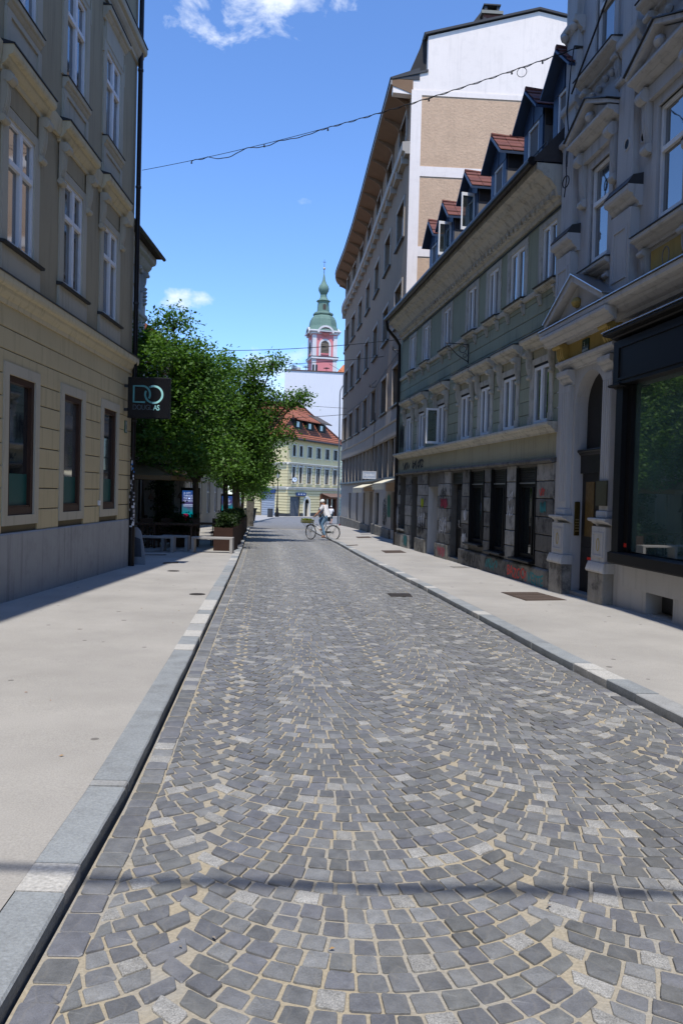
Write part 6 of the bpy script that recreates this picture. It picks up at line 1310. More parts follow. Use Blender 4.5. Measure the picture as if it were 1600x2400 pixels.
# white columns of the arcade behind the terrace
ar = thing('arcade_wall', 'white wall piers glimpsed behind the terrace and its climbers', 'wall', (-7.6, 29.6, ZT(29.6)))
for x0, x1 in ((-8.4, -7.75), (-7.55, -6.95), (-6.2, -5.85)): MB().box(x0, x1, 29.5, 29.8, ZT(29.6)-.2, 2.5).build('pier', M_W2, ar)
MB().box(-8.5, -5.8, 29.45, 29.85, 2.5, 2.9).build('lintel', M_W2, ar)
for x0, x1 in ((-7.75, -7.55), (-6.95, -6.2)): MB().box(x0, x1, 29.7, 29.72, ZT(29.6), 2.5).build('pane', GL, ar)
# screens
def screen(label, x, y, w_, z0, z1, text=True):
    o = thing('display_screen', label, 'screen', (x, y, ZT(y)), 'upright poster screens')
    MB().box(x-w_/2-.06, x+w_/2+.06, y, y+.12, ZT(y), z1+.10).build('housing', M_BLK, o)
    m = bpy.data.materials.new('screen_picture'); m.use_nodes = True; t = m.node_tree; b = t.nodes['Principled BSDF']; g = N('ShaderNodeTexCoord', t); sp = N('ShaderNodeSeparateXYZ', t); LK(g.outputs['Object'], sp.inputs[0])
    nz = N('ShaderNodeTexNoise', t); nz.inputs['Scale'].default_value = 3; LK(g.outputs['Object'], nz.inputs['Vector'])
    rp = N('ShaderNodeValToRGB', t); LK(M2('ADD', M2('DIVIDE', M2('SUBTRACT', sp.outputs[2], z0-ZT(y), t), z1-z0, t), M2('MULTIPLY', M2('SUBTRACT', nz.outputs['Fac'], .5, t), .5, t), t), rp.inputs[0])
    e = rp.color_ramp.elements; e[0].color = (.0, .16, .26, 1); e[1].color = (.02, .10, .38, 1); q = e.new(.35); q.color = (.0, .30, .36, 1); q = e.new(.6); q.color = (.10, .08, .22, 1)
    LK(rp.outputs[0], b.inputs['Emission Color']); b.inputs['Emission Strength'].default_value = .42; b.inputs['Base Color'].default_value = (.01, .02, .03, 1); b.inputs['Roughness'].default_value = .2
    MB().box(x-w_/2, x+w_/2, y-.006, y-.001, z0, z1).build('picture', m, o)
    mw = mat('screen_white', (.6, .7, .95), .5, .02, 1, 0, emit=.5); L = (z1-z0)
    if text:
        for i, s in enumerate(('A CITY', 'THROUGH', 'THE MOSAIC', 'OF HISTORY')): text_obj('screen_lettering', s, L*.072, lambda px, py, pz, i=i: (x-w_/2+.05+px*.92, y-.009-pz, z1-L*(.10+.075*i)+py), mw, o, .001, .0006)
    for i in range(2): MB().box(x-w_/2+.05, x+w_/2-.12-.05*i, y-.009, y-.0065, z1-L*(.42+.04*i), z1-L*(.405+.04*i)).build('screen_line', mw, o)
    MB().box(x-w_/2+.06, x-w_/2+.22, y-.009, y-.0065, z0+L*.12, z0+L*.32).build('screen_motif', mat('screen_magenta', (.30, .01, .06), .5, .1, 3, 0, emit=.5), o)
    MB().box(x+w_/2-.14, x+w_/2-.03, y-.009, y-.0065, z0+.03, z0+L*.10).build('screen_label', mw, o)
screen('upright glowing blue poster screen beside the terrace trees', -5.25, 27.6, .54, .36, 1.54); screen('farther blue poster screen between the tree trunks', -5.45, 38.2, .56, .40, 1.30)
# stone post with carved sides near the far planters
sp_ = thing('sticker_post', 'grey utility cabinet post covered in scribbles past the planters', 'post', (-5.9, 52, ZT(52))); MB().box(-6.2, -5.75, 52, 52.4, ZT(52), 1.0).build('cabinet', M_GB[1], sp_); MB().box(-6.25, -5.7, 51.95, 52.45, 1.0, 1.08).build('lid', M_SHEET, sp_)
# ------------------------------------------------------------------ lamps, bins
sl_ = thing('street_lamp', 'old-fashioned dark street lamp with lantern before the yellow house', 'street lamp', (-7.75, 96, gz(96)+.1)); z = gz(96)+.1
MB().lathe((-7.75, 96, z), [(.24, 0), (.24, .5), (.17, .6), (.15, 1.0), (.09, 1.15), (.075, 2.4), (.11, 2.5), (.06, 2.6), (.045, 4.6), (.09, 4.7)], 12).build('post', M_BLK, sl_, True); MB().lathe((-7.75, 96, z+4.7), [(.12, 0), (.26, .55), (.28, .58)], 6).build('lantern_glass', mat('lantern_glass', (.45, .45, .4), .3), sl_); MB().lathe((-7.75, 96, z+5.28), [(.32, 0), (.20, .2), (.06, .3), (.03, .42)], 6).build('lantern_cap', M_BLK, sl_)
m = MB(); 
for k in range(6): an = math.pi/3*k; m.tube([(-7.75+.12*math.cos(an), 96+.12*math.sin(an), z+4.7), (-7.75+.27*math.cos(an), 96+.27*math.sin(an), z+5.27)], .015, 4)
m.build('lantern_frame', M_BLK, sl_)
bn_ = thing('litter_bin', 'dark grey cylindrical litter bin beside the old street lamp', 'bin', (-8.35, 93.5, gz(93.5)+.1)); MB().lathe((-8.35, 93.5, gz(93.5)+.1), [(.33, 0), (.33, .92), (.30, 1.0), (.28, .98), (.27, .5)], 16).build('drum', M_SHEET, bn_, True); MB().torus((-8.35, 93.5, gz(93.5)+1.08), (0, 0, 1), .31, .03, 20, 6).build('rim', M_BLK, bn_)
lm = thing('arm_lamp', 'tall slim grey lamp mast with curved arm against the white wall', 'street lamp', (-.42, 72, gz(72)))
MB().tube([(-.30, 72, gz(72)), (-.36, 72, 6), (-.42, 72, 10.3), (-.38, 72, 10.8), (-.20, 72, 11.2), (.10, 72, 11.42), (.6, 72, 11.5)], [.08, .07, .05, .048, .045, .04, .035], 8).build('mast', mat('lamp_grey', (.10, .115, .13), .5), lm, True); MB().box(.5, 1.3, 71.85, 72.15, 11.42, 11.55).build('lamp_head', M_SHEET, lm, bevel=.03)
for i, z in enumerate((6.9, 7.4, 7.9, 8.4)): pass
# ------------------------------------------------------------------ cables
M_CAB = mat('cable_black', (.012, .012, .013), .6, 0, 1, 0)
def cable(label, a, b, sag, r=.012, name='overhead_cable', group='cables across the street', n=26, wob=0.0, parts=True):
    a, b = Vector(a), Vector(b); pts = [tuple(a.lerp(b, i/n)-Vector((0, 0, sag*4*(i/n)*(1-i/n)+wob*math.sin(i*1.7)))) for i in range(n+1)]
    o = MB().tube(pts, r, 6).build(name, M_CAB, None); tag(o, label, 'cable', group); return pts
A = Vector((-4.50, 17.42, 8.47)); B_ = Vector(WF(-.80, .06, 9.60))
lc = thing('bulb_string', 'black twisted bulb cable strung high across the street', 'cable', (0, 16, 8.6))
P = lambda t: A.lerp(B_, t)-Vector((0, 0, .19*4*t*(1-t)))
MB().tube([tuple(P(i/40)) for i in range(41)], .006, 5).build('carrier_wire', M_CAB, lc)
pt = []
for i in range(181):
    t = .135+.865*i/180; q = P(t); dz = .012*math.sin(i*.9)
    if .18 < t < .27: dz = -.09*math.sin((t-.18)/.09*math.pi)
    if .29 < t < .36: dz = -.045*math.sin((t-.29)/.07*math.pi)
    if .36 < t < .46: dz = -.035*math.sin((t-.36)/.10*math.pi)
    pt.append((q.x, q.y+.012*math.cos(i*.9), q.z+dz-.008))
MB().tube(pt, .0085, 6).build('power_cable', M_CAB, lc)
for t in (.135, .322, .475, .70, .87, .93):
    q = P(t); MB().lathe((q.x, q.y, q.z-.10), [(.002, .03), (.016, .036), (.018, .05), (.013, .07), (.010, .10)], 8).build('bulb_socket', M_CAB, lc, True)
q = P(.89); MB().torus((q.x, q.y, q.z-.09), (.3, 1, 0), .085, .006, 20, 5).build('cable_loop', M_CAB, lc)
hc = thing('wall_cable', 'black cable hanging down the white ornate house front from the bulb string', 'cable', WF(-.8, .1, 6.5))
MB(WF).tube([(-.80, .16, 9.60), (-.78, .20, 9.2), (-.84, .26, 8.4), (-.90, .25, 8.0), (-.80, .24, 7.6), (-1.0, .30, 7.2), (-.92, .30, 6.9)], .010, 6).tube([(-.78, .20, 9.2), (-.70, .22, 8.5), (-.95, .26, 7.9), (-1.0, .3, 7.4)], .008, 6).build('drop_cable', M_CAB, hc); MB(WF).torus(WF(0, 0, 0) and (0, 0, 0), (0, 0, 1), .1, .01, 4, 3) if False else None
MB().torus(WF(-.97, .30, 7.15), (1, .3, 0), .10, .010, 18, 5).build('cable_coil', M_CAB, hc)
MB(WF).tube([(-.80, -.02, 9.60), (-.80, .16, 9.60)], .02, 6).build('wall_hook', M_SHEET, hc)
cable('thin black cable rising along the white ornate house past its pediments', WF(-1.6, .5, 8.35), WF(-6.5, .75, 10.9), .06, .016)
cable('upper cable from the grey house to the left-hand trees', MF(.6, .05, 7.72), (-8.6, 38.5, 8.3), .22, .014); cable('second cable below the upper one, passing before the church tower', MF(6.0, .05, 7.95), (-8.6, 43, 8.25), .18, .014)
cable('low cable crossing in front of the red tiled roof', MF(24.5, .05, 7.05), (-8.2, 58, 6.75), .10, .018); cable('thin cable above the red roof ending at the grey house corner', MF(24.8, .05, 7.5), (-8.2, 66, 9.2), .10, .014)
pts = [MF(s, .06, z) for s, z in ((.3, 7.35), (3, 7.25), (6, 7.12), (9.2, 6.95), (13, 6.9), (18, 7.0), (24, 7.15))]; tag(MB().tube(pts, .016, 5).build('facade_cable', M_CAB), 'black cable running along the grey house front between window rows', 'cable')
pts = [MF(s, .09, z) for s, z in ((8.6, 5.6), (8.7, 5.0), (9.0, 4.3), (9.1, 3.9), (9.0, 3.2))]; tag(MB().tube(pts, .012, 5).build('facade_cable', M_CAB), 'black cable dropping over the stone band of the grey house', 'cable')
pts = [GF(s, .62-.0*s, z) for s, z in ((-.2, 7.10), (4, 7.1), (9, 7.1), (13.4, 7.1))]; pts = [GF(s, .03, z) for s, z in ((-.4, 7.06), (4, 7.04), (9, 7.05), (13.6, 7.03))]; tag(MB().tube(pts, .014, 5).build('facade_cable', M_CAB), 'thin dark cable pinned under the green house cornice', 'cable')
wb = thing('wire_bracket', 'small iron wire bracket with insulators on the grey house wall', 'bracket', MF(.9, .1, 7.3)); MB(MF).tube([(.9, 0, 7.35), (.9, .35, 7.35)], .02, 6).tube([(.9, .0, 7.1), (.9, .3, 7.33)], .014, 6).build('arm', M_SHEET, wb); MB().lathe(MF(.9, .33, 7.36), [(.02, 0), (.045, .03), (.03, .07), (.045, .1), (.01, .13)], 8).build('insulator', M_SHEET, wb)
wb = thing('wire_bracket', 'iron wire bracket halfway along the curved grey house', 'bracket', MF(9.2, .1, 6.9)); MB(MF).tube([(9.2, 0, 6.95), (9.2, .35, 6.95)], .02, 6).tube([(9.2, .0, 7.3), (9.2, .3, 6.97)], .014, 6).build('arm', M_SHEET, wb); MB().lathe(MF(9.2, .33, 6.96), [(.02, 0), (.045, .03), (.03, .07), (.045, .1), (.01, .13)], 8).build('insulator', M_SHEET, wb)
cable('thick bundled cable strung over the street behind the viewer, casting the shadow line', (-4.72, -1.02, 8.45), (5.85, -1.22, 8.95), .18, .030, wob=.02)
# ------------------------------------------------------------------ people and bicycle
def skin(name, J, E, mt, parent, sub=2, fr=ID):
    """J: {key:(pos,radius)}, E: [(a,b)] -> one continuous mesh grown round the joints"""
    ks = list(J); me = bpy.data.meshes.new('s'); me.from_pydata([fr(*J[k][0]) for k in ks], [(ks.index(a), ks.index(b)) for a, b in E], [])
    o = bpy.data.objects.new('s', me); COL.objects.link(o); o.modifiers.new('skin', 'SKIN'); sd = o.modifiers.new('sub', 'SUBSURF'); sd.levels = sub; sd.render_levels = sub
    lay = me.skin_vertices[0] if len(me.skin_vertices) else None
    for i, k in enumerate(ks):
        r = J[k][1]; r = r if isinstance(r, tuple) else (r, r); lay.data[i].radius = r
        lay.data[i].use_root = (i == 0)
    o.modifiers[0].use_smooth_shade = True
    bpy.context.view_layer.update(); m2 = bpy.data.meshes.new_from_object(o.evaluated_get(bpy.context.evaluated_depsgraph_get())); bpy.data.objects.remove(o); m2.name = name
    L = top_of(parent).location
    for v in m2.vertices: v.co -= Vector(L)
    m2.materials.clear(); m2.materials.append(mt)
    for p in m2.polygons: p.use_smooth = True
    return link(bpy.data.objects.new(name, m2), parent)
SKIN = mat('skin_tan', (.42, .22, .14), .6, .05, 5, 0); SHIRTW = mat('shirt_white', (.72, .72, .74), .85, .04, 5, .2, 30); JEANS = mat('jeans_blue', (.14, .24, .36), .9, .15, 8, .2, 60); JEANSD = mat('jeans_dark', (.05, .08, .10), .9, .12, 8, .2, 60); CAPW = mat('cap_pale', (.66, .70, .68), .8, .05, 5); SHOE = mat('shoe_brown', (.22, .12, .10), .7); NAVY = mat('shirt_navy', (.02, .04, .09), .85); GREYH = mat('hair_grey', (.22, .20, .19), .8); HAIRD = mat('hair_dark', (.03, .022, .018), .7); EYE_ = mat('eye_dark', (.02, .015, .012), .3)
def hand(J, E, w_, d, side, pre, s=1.0):
    """five fingers from the wrist joint key w_; d = pointing direction, side = sideways unit"""
    p = Vector(J[w_][0]); d = Vector(d).normalized(); side = Vector(side).normalized(); J[pre+'palm'] = (tuple(p+d*.055*s), .026*s); E.append((w_, pre+'palm'))
    dn = d.cross(side).normalized()
    for i, (o_, l) in enumerate(((-.03, .065), (-.01, .078), (.01, .074), (.03, .058))):
        a = p+d*.085*s+side*o_*s; b = a+d*l*.55*s+dn*.018*s; c = b+d*l*.3*s+dn*.035*s
        for k, q, r in (('a', a, .010), ('b', b, .009), ('c', c, .008)): J[pre+str(i)+k] = (tuple(q), r*s)
        E += [(pre+'palm', pre+str(i)+'a'), (pre+str(i)+'a', pre+str(i)+'b'), (pre+str(i)+'b', pre+str(i)+'c')]
    a = p+d*.03*s-side*.035*s; b = a+d*.04*s-side*.03*s; J[pre+'t1'] = (tuple(a), .012*s); J[pre+'t2'] = (tuple(b), .010*s); E += [(w_, pre+'t1'), (pre+'t1', pre+'t2')]
def face(parent, fr, hc, f, k=1.0, hair=None, cap=None):
    """head details round centre hc; f = facing direction in the frame (unit, horizontal)"""
    f = Vector(f).normalized(); l = Vector((-f.y, f.x, 0)); c = Vector(hc)
    W = lambda a, b, z: fr(*(c+f*a+l*b+Vector((0, 0, z))))
    m = MB(); m.add([W(.085*k, -.014*k, .012*k), W(.085*k, .014*k, .012*k), W(.088*k, 0, .03*k), W(.122*k, 0, -.018*k), W(.09*k, -.02*k, -.028*k), W(.09*k, .02*k, -.028*k)], [(0, 4, 3, 2), (1, 2, 3, 5), (4, 5, 3)]); m.build('nose', SKIN, parent)
    for s in (-1, 1):
        MB().lathe(W(.084*k, s*.034*k, .015*k), [(.001, -.009), (.010, -.004), (.010, .004), (.001, .009)], 8).build('eye', EYE_, parent, True)
        MB().lathe(W(-.005*k, s*.083*k, -.02*k), [(.004, -.03), (.016, -.015), (.018, .015), (.006, .034)], 8).build('ear', SKIN, parent, True)
    m = MB(); m.add([W(.088*k, -.025*k, -.052*k), W(.088*k, .025*k, -.052*k), W(.094*k, .018*k, -.062*k), W(.094*k, -.018*k, -.062*k)], [(0, 1, 2, 3)]); m.build('mouth', mat('lips', (.28, .10, .08), .6), parent)
    mt_ = hair or HAIRD
    def dome(r, z0, mt2, nm, a0=1.0, back=0.0):
        m = MB(); n = 16
        pr = [(r, z0), (r*1.0, z0+.03*k), (r*.92, z0+.065*k), (r*.7, z0+.095*k), (r*.38, z0+.112*k), (.004, z0+.118*k)]
        v = []
        for q, z in pr:
            for j in range(n): an = 2*math.pi*j/n; v.append(W(q*1.1*math.cos(an)-back, q*.93*math.sin(an), z))
        fs = [(i*n+j, i*n+(j+1) % n, (i+1)*n+(j+1) % n, (i+1)*n+j) for i in range(len(pr)-1) for j in range(n)]; m.add(v, fs); return m.build(nm, mt2, parent, True)
    dome(.090*k, .0*k, mt_, 'hair', back=.018*k)
    if cap:
        o = dome(.097*k, .028*k, cap, 'cap'); m = MB(); v = []
        for r_, q in ((.095, 0), (.175, .0)):
            for j in range(9): an = (-.5+j/8)*1.9; v.append(W(r_*k*math.cos(an)*(1.06 if q == 0 else 1.0), .092*k*math.sin(an), (.034 if r_ < .1 else .018)*k))
        m.add(v, [(j, j+1, 9+j+1, 9+j) for j in range(8)]); m.add([(p[0], p[1], p[2]+.006) for p in [W(0, 0, 0)]*0] or [], []); m.build('cap_brim', cap, parent)
# bicycle: a = forward along the heading, b = to its left, z up
HX, HY = -.93, .36; hn = math.hypot(HX, HY); HX /= hn; HY /= hn
BX, BY = -.80, 33.25; BZ = rz(33.25)+.003
def BFm(a, b, z): return (BX+HX*a-HY*b, BY+HY*a+HX*b, BZ+z)
RW = .325; FA, RA = .50, -.50
bk = thing('bicycle', 'city bicycle with front crate of greenery, ridden across the road', 'bicycle', (BX, BY, BZ))
M_TY = mat('tyre_black', (.02, .02, .02), .8); M_RIM = mat('rim_alu', (.30, .30, .31), .55, metal=.5); M_BF = mat('bike_frame_silver', (.42, .44, .43), .35, .1, 4, 0, metal=.4); M_BG = mat('bike_black', (.02, .02, .022), .5)
def axisv(st=0.0): return (-HY*math.cos(st)+HX*math.sin(st), HX*math.cos(st)+HY*math.sin(st), 0)
for a0, st, nm in ((FA, .42, 'front'), (RA, 0, 'rear')):
    c = BFm(a0, 0, RW); ax = Vector(axisv(st)).normalized()
    wl = MB().torus(c, ax, RW-.018, .018, 40, 8).build('wheel', M_TY, bk, True)
    MB().torus(c, ax, RW-.042, .011, 40, 6).build('rim', M_RIM, wl, True)
    m = MB(); x = ax.orthogonal().normalized(); x = Vector((0, 0, 1)); y = ax.cross(x)
    for i in range(28):
        an = 2*math.pi*i/28; d = x*math.cos(an)+y*math.sin(an); d2 = x*math.cos(an+.25*(-1)**i)+y*math.sin(an+.25*(-1)**i); m.tube([tuple(Vector(c)+d2*.022+ax*.025*(-1)**i), tuple(Vector(c)+d*(RW-.045))], .0022, 3, cap=False)
    m.build('spokes', M_RIM, wl); MB().tube([tuple(Vector(c)-ax*.045), tuple(Vector(c)+ax*.045)], .02, 10).build('hub', M_RIM, wl)
    m = MB(); 
    a_ = [(.25, 2.7) if nm == 'rear' else (.6, 2.4)][0]
    ring_ = []
    fwd = ax.cross(Vector((0, 0, 1))); fwd = fwd if fwd.x*HX+fwd.y*HY > 0 else -fwd
    for i in range(19):
        an = a_[0]+(a_[1]-a_[0])*i/18; d = fwd*math.cos(an)+Vector((0, 0, 1))*math.sin(an); ring_.append((Vector(c)+d*(RW+.018)))
    v = []
    for p in ring_: v += [tuple(p-ax*.024), tuple(p+Vector((0, 0, .006))), tuple(p+ax*.024)]
    m.add(v, [(3*i+k, 3*i+k+1, 3*i+k+4, 3*i+k+3) for i in range(18) for k in (0, 1)]); m.build('mudguard', M_BG, bk)
HT = (.36, 0, .80); HTb = (.40, 0, .66); BB = (-.06, 0, .27); STp = (-.20, 0, .74)
m = MB(BFm); m.tube([HTb, BB], .017, 8).tube([(.385, 0, .72), (-.12, 0, .45)], .015, 8).tube([BB, STp], .016, 8).tube([HT, HTb], .019, 8)
for b in (-.045, .045): m.tube([BB, (RA, b, RW)], .010, 6).tube([(-.17, b*.4, .62), (RA, b, RW)], .008, 6)
m.build('frame', M_BF, bk, True)
m = MB(BFm)
for b in (-.045, .045): m.tube([(.405, b*.6, .64), (.45, b, .52), (FA, b, RW)], .010, 6)
m.build('fork', M_BF, bk, True)
MB(BFm).tube([HT, (.345, 0, .90), (.36, 0, .97)], .012, 6).tube([(.22, -.27, 1.00), (.32, -.20, 1.0), (.37, -.06, .97), (.37, .06, .97), (.32, .20, 1.0), (.22, .27, 1.00)], .011, 6).build('handlebar', M_RIM, bk, True)
for b in (-1, 1): MB(BFm).tube([(.14, b*.28, .995), (.23, b*.265, 1.0)], .016, 8).build('grip', M_BG, bk, True)
sd = MB(BFm); sd.tube([(-.34, 0, .875), (-.28, 0, .885), (-.20, 0, .885), (-.12, 0, .88), (-.07, 0, .875)], [.05, .095, .07, .035, .02], 10); sd.build('saddle', M_BG, bk, True)
MB(BFm).tube([STp, (-.215, 0, .84)], .012, 8).build('seat_post', M_RIM, bk)
m = MB(BFm); c = BFm(-.06, -.05, .27); MB_ = MB().torus(c, axisv(), .085, .008, 20, 5); MB_.build('chainring', M_BG, bk); m.tube([(-.06, -.06, .27), (.03, -.075, .40)], .010, 6).tube([(-.06, .06, .27), (-.15, .075, .14)], .010, 6).build('crank', M_RIM, bk)
for b, a, z in ((-.115, .03, .405), (.115, -.15, .135)): MB(BFm).box(a-.04, a+.04, b-.04, b+.04, z-.01, z+.01).build('pedal', M_BG, bk)
m = MB(BFm); m.box(-.5, -.06, -.07, -.05, .30, .38); m.build('chain_guard', M_BG, bk)
m = MB(BFm)
for b in (-.07, .07): m.tube([(-.24, b, .70), (-.78, b, .70)], .007, 5).tube([(-.70, b, .70), (RA, b, RW)], .006, 5)
for a in (-.3, -.45, -.6, -.76): m.tube([(a, -.07, .70), (a, .07, .70)], .006, 5)
m.build('rear_rack', M_BG, bk); MB(BFm).box(-.80, -.775, -.05, .05, .64, .71).build('rear_lamp', mat('red_lamp', (.25, .01, .01), .3), bk)
MB(BFm).tube([(RA+.1, .06, .28), (RA+.16, .12, .0)], .009, 5).build('kickstand', M_RIM, bk)
cr = thing('flower_crate', 'shallow crate of yellow green plants on the bicycle front rack', 'crate', BFm(.66, 0, .70)); M_CR = mat('crate_olive', (.13, .13, .05), .8)
z0 = .70
for k, (a0, a1, b0, b1) in enumerate(((.44, .90, -.17, -.155), (.44, .90, .155, .17), (.44, .455, -.155, .155), (.885, .90, -.155, .155))):
    for j in range(2): MB(BFm).box(a0, a1, b0, b1, z0+.02+j*.06, z0+.065+j*.06).build('crate_slat', M_CR, cr)
MB(BFm).box(.44, .90, -.155, .155, z0, z0+.015).build('crate_floor', M_CR, cr)
rg = np.random.default_rng(5); c = np.array([BFm(rg.uniform(.46, .88), rg.uniform(-.14, .14), z0+.13+rg.uniform(-.03, .04)) for _ in range(60)]); leaves('greenery', c, 8, .02, .05, m_leaf('leaf_lime', (.10, .15, .02), (.30, .34, .06)), cr, rg)
MB(BFm).tube([(.40, .0, .66), (.6, .0, .69), (.88, 0, .69)], .010, 5).tube([(.6, -.12, .69), (.6, .12, .69)], .008, 5).tube([(.8, -.12, .69), (.8, .12, .69)], .008, 5).tube([(.85, .1, .69), (FA, .05, RW)], .006, 5).tube([(.85, -.1, .69), (FA, -.05, RW)], .006, 5).build('front_rack', M_BG, bk)
# rider (frame: a forward, b left)
rd_ = thing('person', 'cyclist in white shirt, jeans and pale cap riding the bicycle', 'person', BFm(-.2, 0, 0))
J = {'pel': ((-.25, 0, .96), (.09, .09)), 'wa': ((-.22, 0, 1.10), (.085, .085)), 'ch': ((-.12, 0, 1.32), (.095, .095)), 'ne': ((-.06, 0, 1.47), .052), 'hd': ((-.005, 0, 1.555), (.075, .085)), 'ht': ((.0, 0, 1.63), (.07, .08))}
E = [('pel', 'wa'), ('wa', 'ch'), ('ch', 'ne'), ('ne', 'hd'), ('hd', 'ht')]
kn = {1: (.14, .11, .84), -1: (-.02, -.11, .66)}; an = {1: (.03, .115, .47), -1: (-.17, -.115, .19)}
kn = {-1: (.16, -.11, .86), 1: (-.04, .11, .66)}; an = {-1: (.01, -.115, .48), 1: (-.18, .115, .20)}
for s, n in ((1, 'l'), (-1, 'r')):
    J['sh'+n] = ((-.09, s*.17, 1.40), .058); J['el'+n] = ((.08, s*.22, 1.16), .040); J['wr'+n] = ((.20, s*.265, 1.045), .027)
    J['hp'+n] = ((-.20, s*.10, .92), .085); J['kn'+n] = (kn[s], .058); J['ak'+n] = (an[s], .037); J['to'+n] = ((an[s][0]+.15, an[s][1], an[s][2]-.055), .030)
    E += [('ch', 'sh'+n), ('sh'+n, 'el'+n), ('el'+n, 'wr'+n), ('pel', 'hp'+n), ('hp'+n, 'kn'+n), ('kn'+n, 'ak'+n), ('ak'+n, 'to'+n)]
    hand(J, E, 'wr'+n, (-.3, 0, -.5) if 0 else (.25, 0, -.35), (0, 1, 0), 'h'+n, .8)
body = skin('body', J, E, SKIN, rd_, 2, BFm)
def sub(keys, grow, fixes={}):
    d = {}
    for k in keys:
        p, r = J[k]; r = r if isinstance(r, tuple) else (r, r); d[k] = (fixes.get(k, p), (r[0]+grow, r[1]+grow))
    return d
K = ['wa', 'pel', 'ch', 'shl', 'ell', 'shr', 'elr']; S_ = sub(K, .034, {'ell': (0.02, .205, 1.25), 'elr': (0.02, -.205, 1.25)}); S_['pel'] = ((-.26, 0, .97), (.165, .150)); S_['ch'] = ((-.135, 0, 1.32), (.19, .155)); S_['wa'] = ((-.225, 0, 1.10), (.17, .145)); S_['nk'] = ((-.075, 0, 1.44), (.06, .06))
skin('shirt', S_, [('wa', 'pel'), ('wa', 'ch'), ('ch', 'nk'), ('ch', 'shl'), ('shl', 'ell'), ('ch', 'shr'), ('shr', 'elr')], SHIRTW, rd_, 2, BFm)
K = ['pel', 'hpl', 'knl', 'akl', 'hpr', 'knr', 'akr']; S_ = sub(K, .017); S_['pel'] = ((-.25, 0, .93), (.14, .125))
skin('jeans', S_, [('pel', 'hpl'), ('hpl', 'knl'), ('knl', 'akl'), ('pel', 'hpr'), ('hpr', 'knr'), ('knr', 'akr')], JEANS, rd_, 2, BFm)
for n, s in (('l', 1), ('r', -1)):
    a = Vector(an[s]); skin('shoe', {'h': ((a.x-.05, a.y, a.z-.05), .036), 'm': ((a.x+.05, a.y, a.z-.06), .036), 't': ((a.x+.15, a.y, a.z-.068), .028)}, [('h', 'm'), ('m', 't')], SHOE, rd_, 2, BFm)
face(rd_, BFm, (.005, 0, 1.575), (1, 0, -.05), .95, GREYH, CAPW)
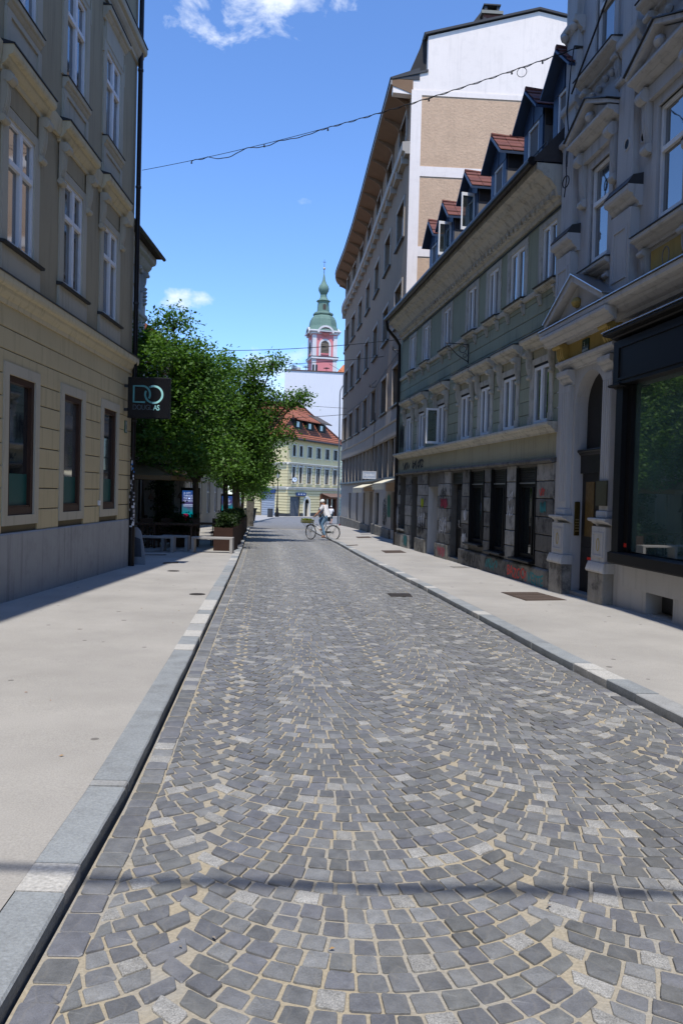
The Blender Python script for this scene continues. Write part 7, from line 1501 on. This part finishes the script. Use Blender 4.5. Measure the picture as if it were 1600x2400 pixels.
# two walkers
def walker(label, X, Y, yaw, shirt, pants, hair, cap=None, k=1.0, bare=False):
    z = rz(Y)-.004; c, s = math.cos(yaw), math.sin(yaw); fr = lambda a, b, h: (X+(c*a-s*b)*k, Y+(s*a+c*b)*k, z+h*k)
    o = thing('person', label, 'person', (X, Y, z))
    global J
    J = {'pel': ((0, 0, .95), (.10, .10)), 'wa': ((.01, 0, 1.12), (.09, .09)), 'ch': ((.02, 0, 1.32), (.10, .10)), 'ne': ((.03, 0, 1.48), .052), 'hd': ((.045, 0, 1.58), (.085, .075)), 'ht': ((.04, 0, 1.66), (.08, .072))}
    E = [('pel', 'wa'), ('wa', 'ch'), ('ch', 'ne'), ('ne', 'hd'), ('hd', 'ht')]
    for sd_, n in ((1, 'l'), (-1, 'r')):
        J['sh'+n] = ((.02, sd_*.18, 1.41), .058); J['el'+n] = ((.0-.06*sd_, sd_*.24, 1.15), .042); J['wr'+n] = ((.10-.08*sd_, sd_*.25, .92), .028)
        J['hp'+n] = ((0, sd_*.09, .90), .085); J['kn'+n] = ((.06+.10*sd_, sd_*.10, .50), .058); J['ak'+n] = ((.16*sd_-.03, sd_*.10, .10), .04); J['to'+n] = ((.16*sd_+.12, sd_*.11, .035), .034)
        E += [('ch', 'sh'+n), ('sh'+n, 'el'+n), ('el'+n, 'wr'+n), ('pel', 'hp'+n), ('hp'+n, 'kn'+n), ('kn'+n, 'ak'+n), ('ak'+n, 'to'+n)]; hand(J, E, 'wr'+n, (.1, 0, -1), (1, 0, 0), 'h'+n, 1.0)
    skin('body', J, E, SKIN, o, 1, fr)
    S_ = sub(['wa', 'pel', 'ch', 'shl', 'ell', 'shr', 'elr'], .034); S_['ch'] = ((.02, 0, 1.32), (.15, .16)); S_['wa'] = ((.01, 0, 1.12), (.13, .14)); S_['pel'] = ((0, 0, .95), (.145, .155)); S_['nk'] = ((.03, 0, 1.45), .062)
    skin('shirt', S_, [('wa', 'pel'), ('wa', 'ch'), ('ch', 'nk'), ('ch', 'shl'), ('shl', 'ell'), ('ch', 'shr'), ('shr', 'elr')], shirt, o, 1, fr)
    ks = ['pel', 'hpl', 'knl', 'hpr', 'knr']+([] if bare else ['akl', 'akr']); S_ = sub(ks, .018); S_['pel'] = ((0, 0, .93), (.14, .16))
    skin('shorts' if bare else 'trousers', S_, [e for e in [('pel', 'hpl'), ('hpl', 'knl'), ('knl', 'akl'), ('pel', 'hpr'), ('hpr', 'knr'), ('knr', 'akr')] if e[0] in S_ and e[1] in S_], pants, o, 1, fr)
    for sd_ in (1, -1): skin('shoe', {'h': ((.16*sd_-.07, sd_*.10, .05), .045), 't': ((.16*sd_+.14, sd_*.11, .035), .038)}, [('h', 't')], SHOE, o, 1, fr)
    face(o, fr, (.05, 0, 1.60), (1, 0, 0), 1.0, hair, cap)
walker('walker in a navy shirt just behind the cyclist', -1.75, 69.5, R(-100), NAVY, JEANSD, GREYH, None, .98)
walker('walker in a white top and pale cap right of the cyclist', -.93, 70.5, R(80), SHIRTW, JEANSD, HAIRD, CAPW, .94, True)
# dry leaves and scraps, one loose scatter
rg = random.Random(9); m = MB()
for i in range(46):
    left = i % 2 == 0; y = rg.uniform(2.6, 14); x = rg.uniform(XL(y)-3.2, XL(y)-.3) if left else rg.uniform(XL(y)+.2, XR(y)+.9)
    z = (gz(y)+.093) if left else (rz(y)+.008 if x < XR(y) else (PZ(x, y)+.006 if x > XR(y)+.2 else gz(y)+.097)); s = rg.uniform(.007, .017); an_ = rg.uniform(0, 6)
    m.add([(x+s*math.cos(an_), y+s*math.sin(an_), z), (x+s*.5*math.cos(an_+1.6), y+s*.5*math.sin(an_+1.6), z+.004), (x-s*math.cos(an_), y-s*math.sin(an_), z+.002), (x+s*.5*math.cos(an_-1.6), y+s*.5*math.sin(an_-1.6), z+.005)], [(0, 1, 2, 3)], i % 3)
tag(m.build('fallen_leaves', [mat('dry_leaf_tan', (.36, .22, .09), .8), mat('dry_leaf_grey', (.25, .22, .19), .8), mat('dry_leaf_orange', (.40, .16, .05), .8)]), 'dry leaves and scraps scattered over cobbles and pavement', 'leaves', kind='stuff')
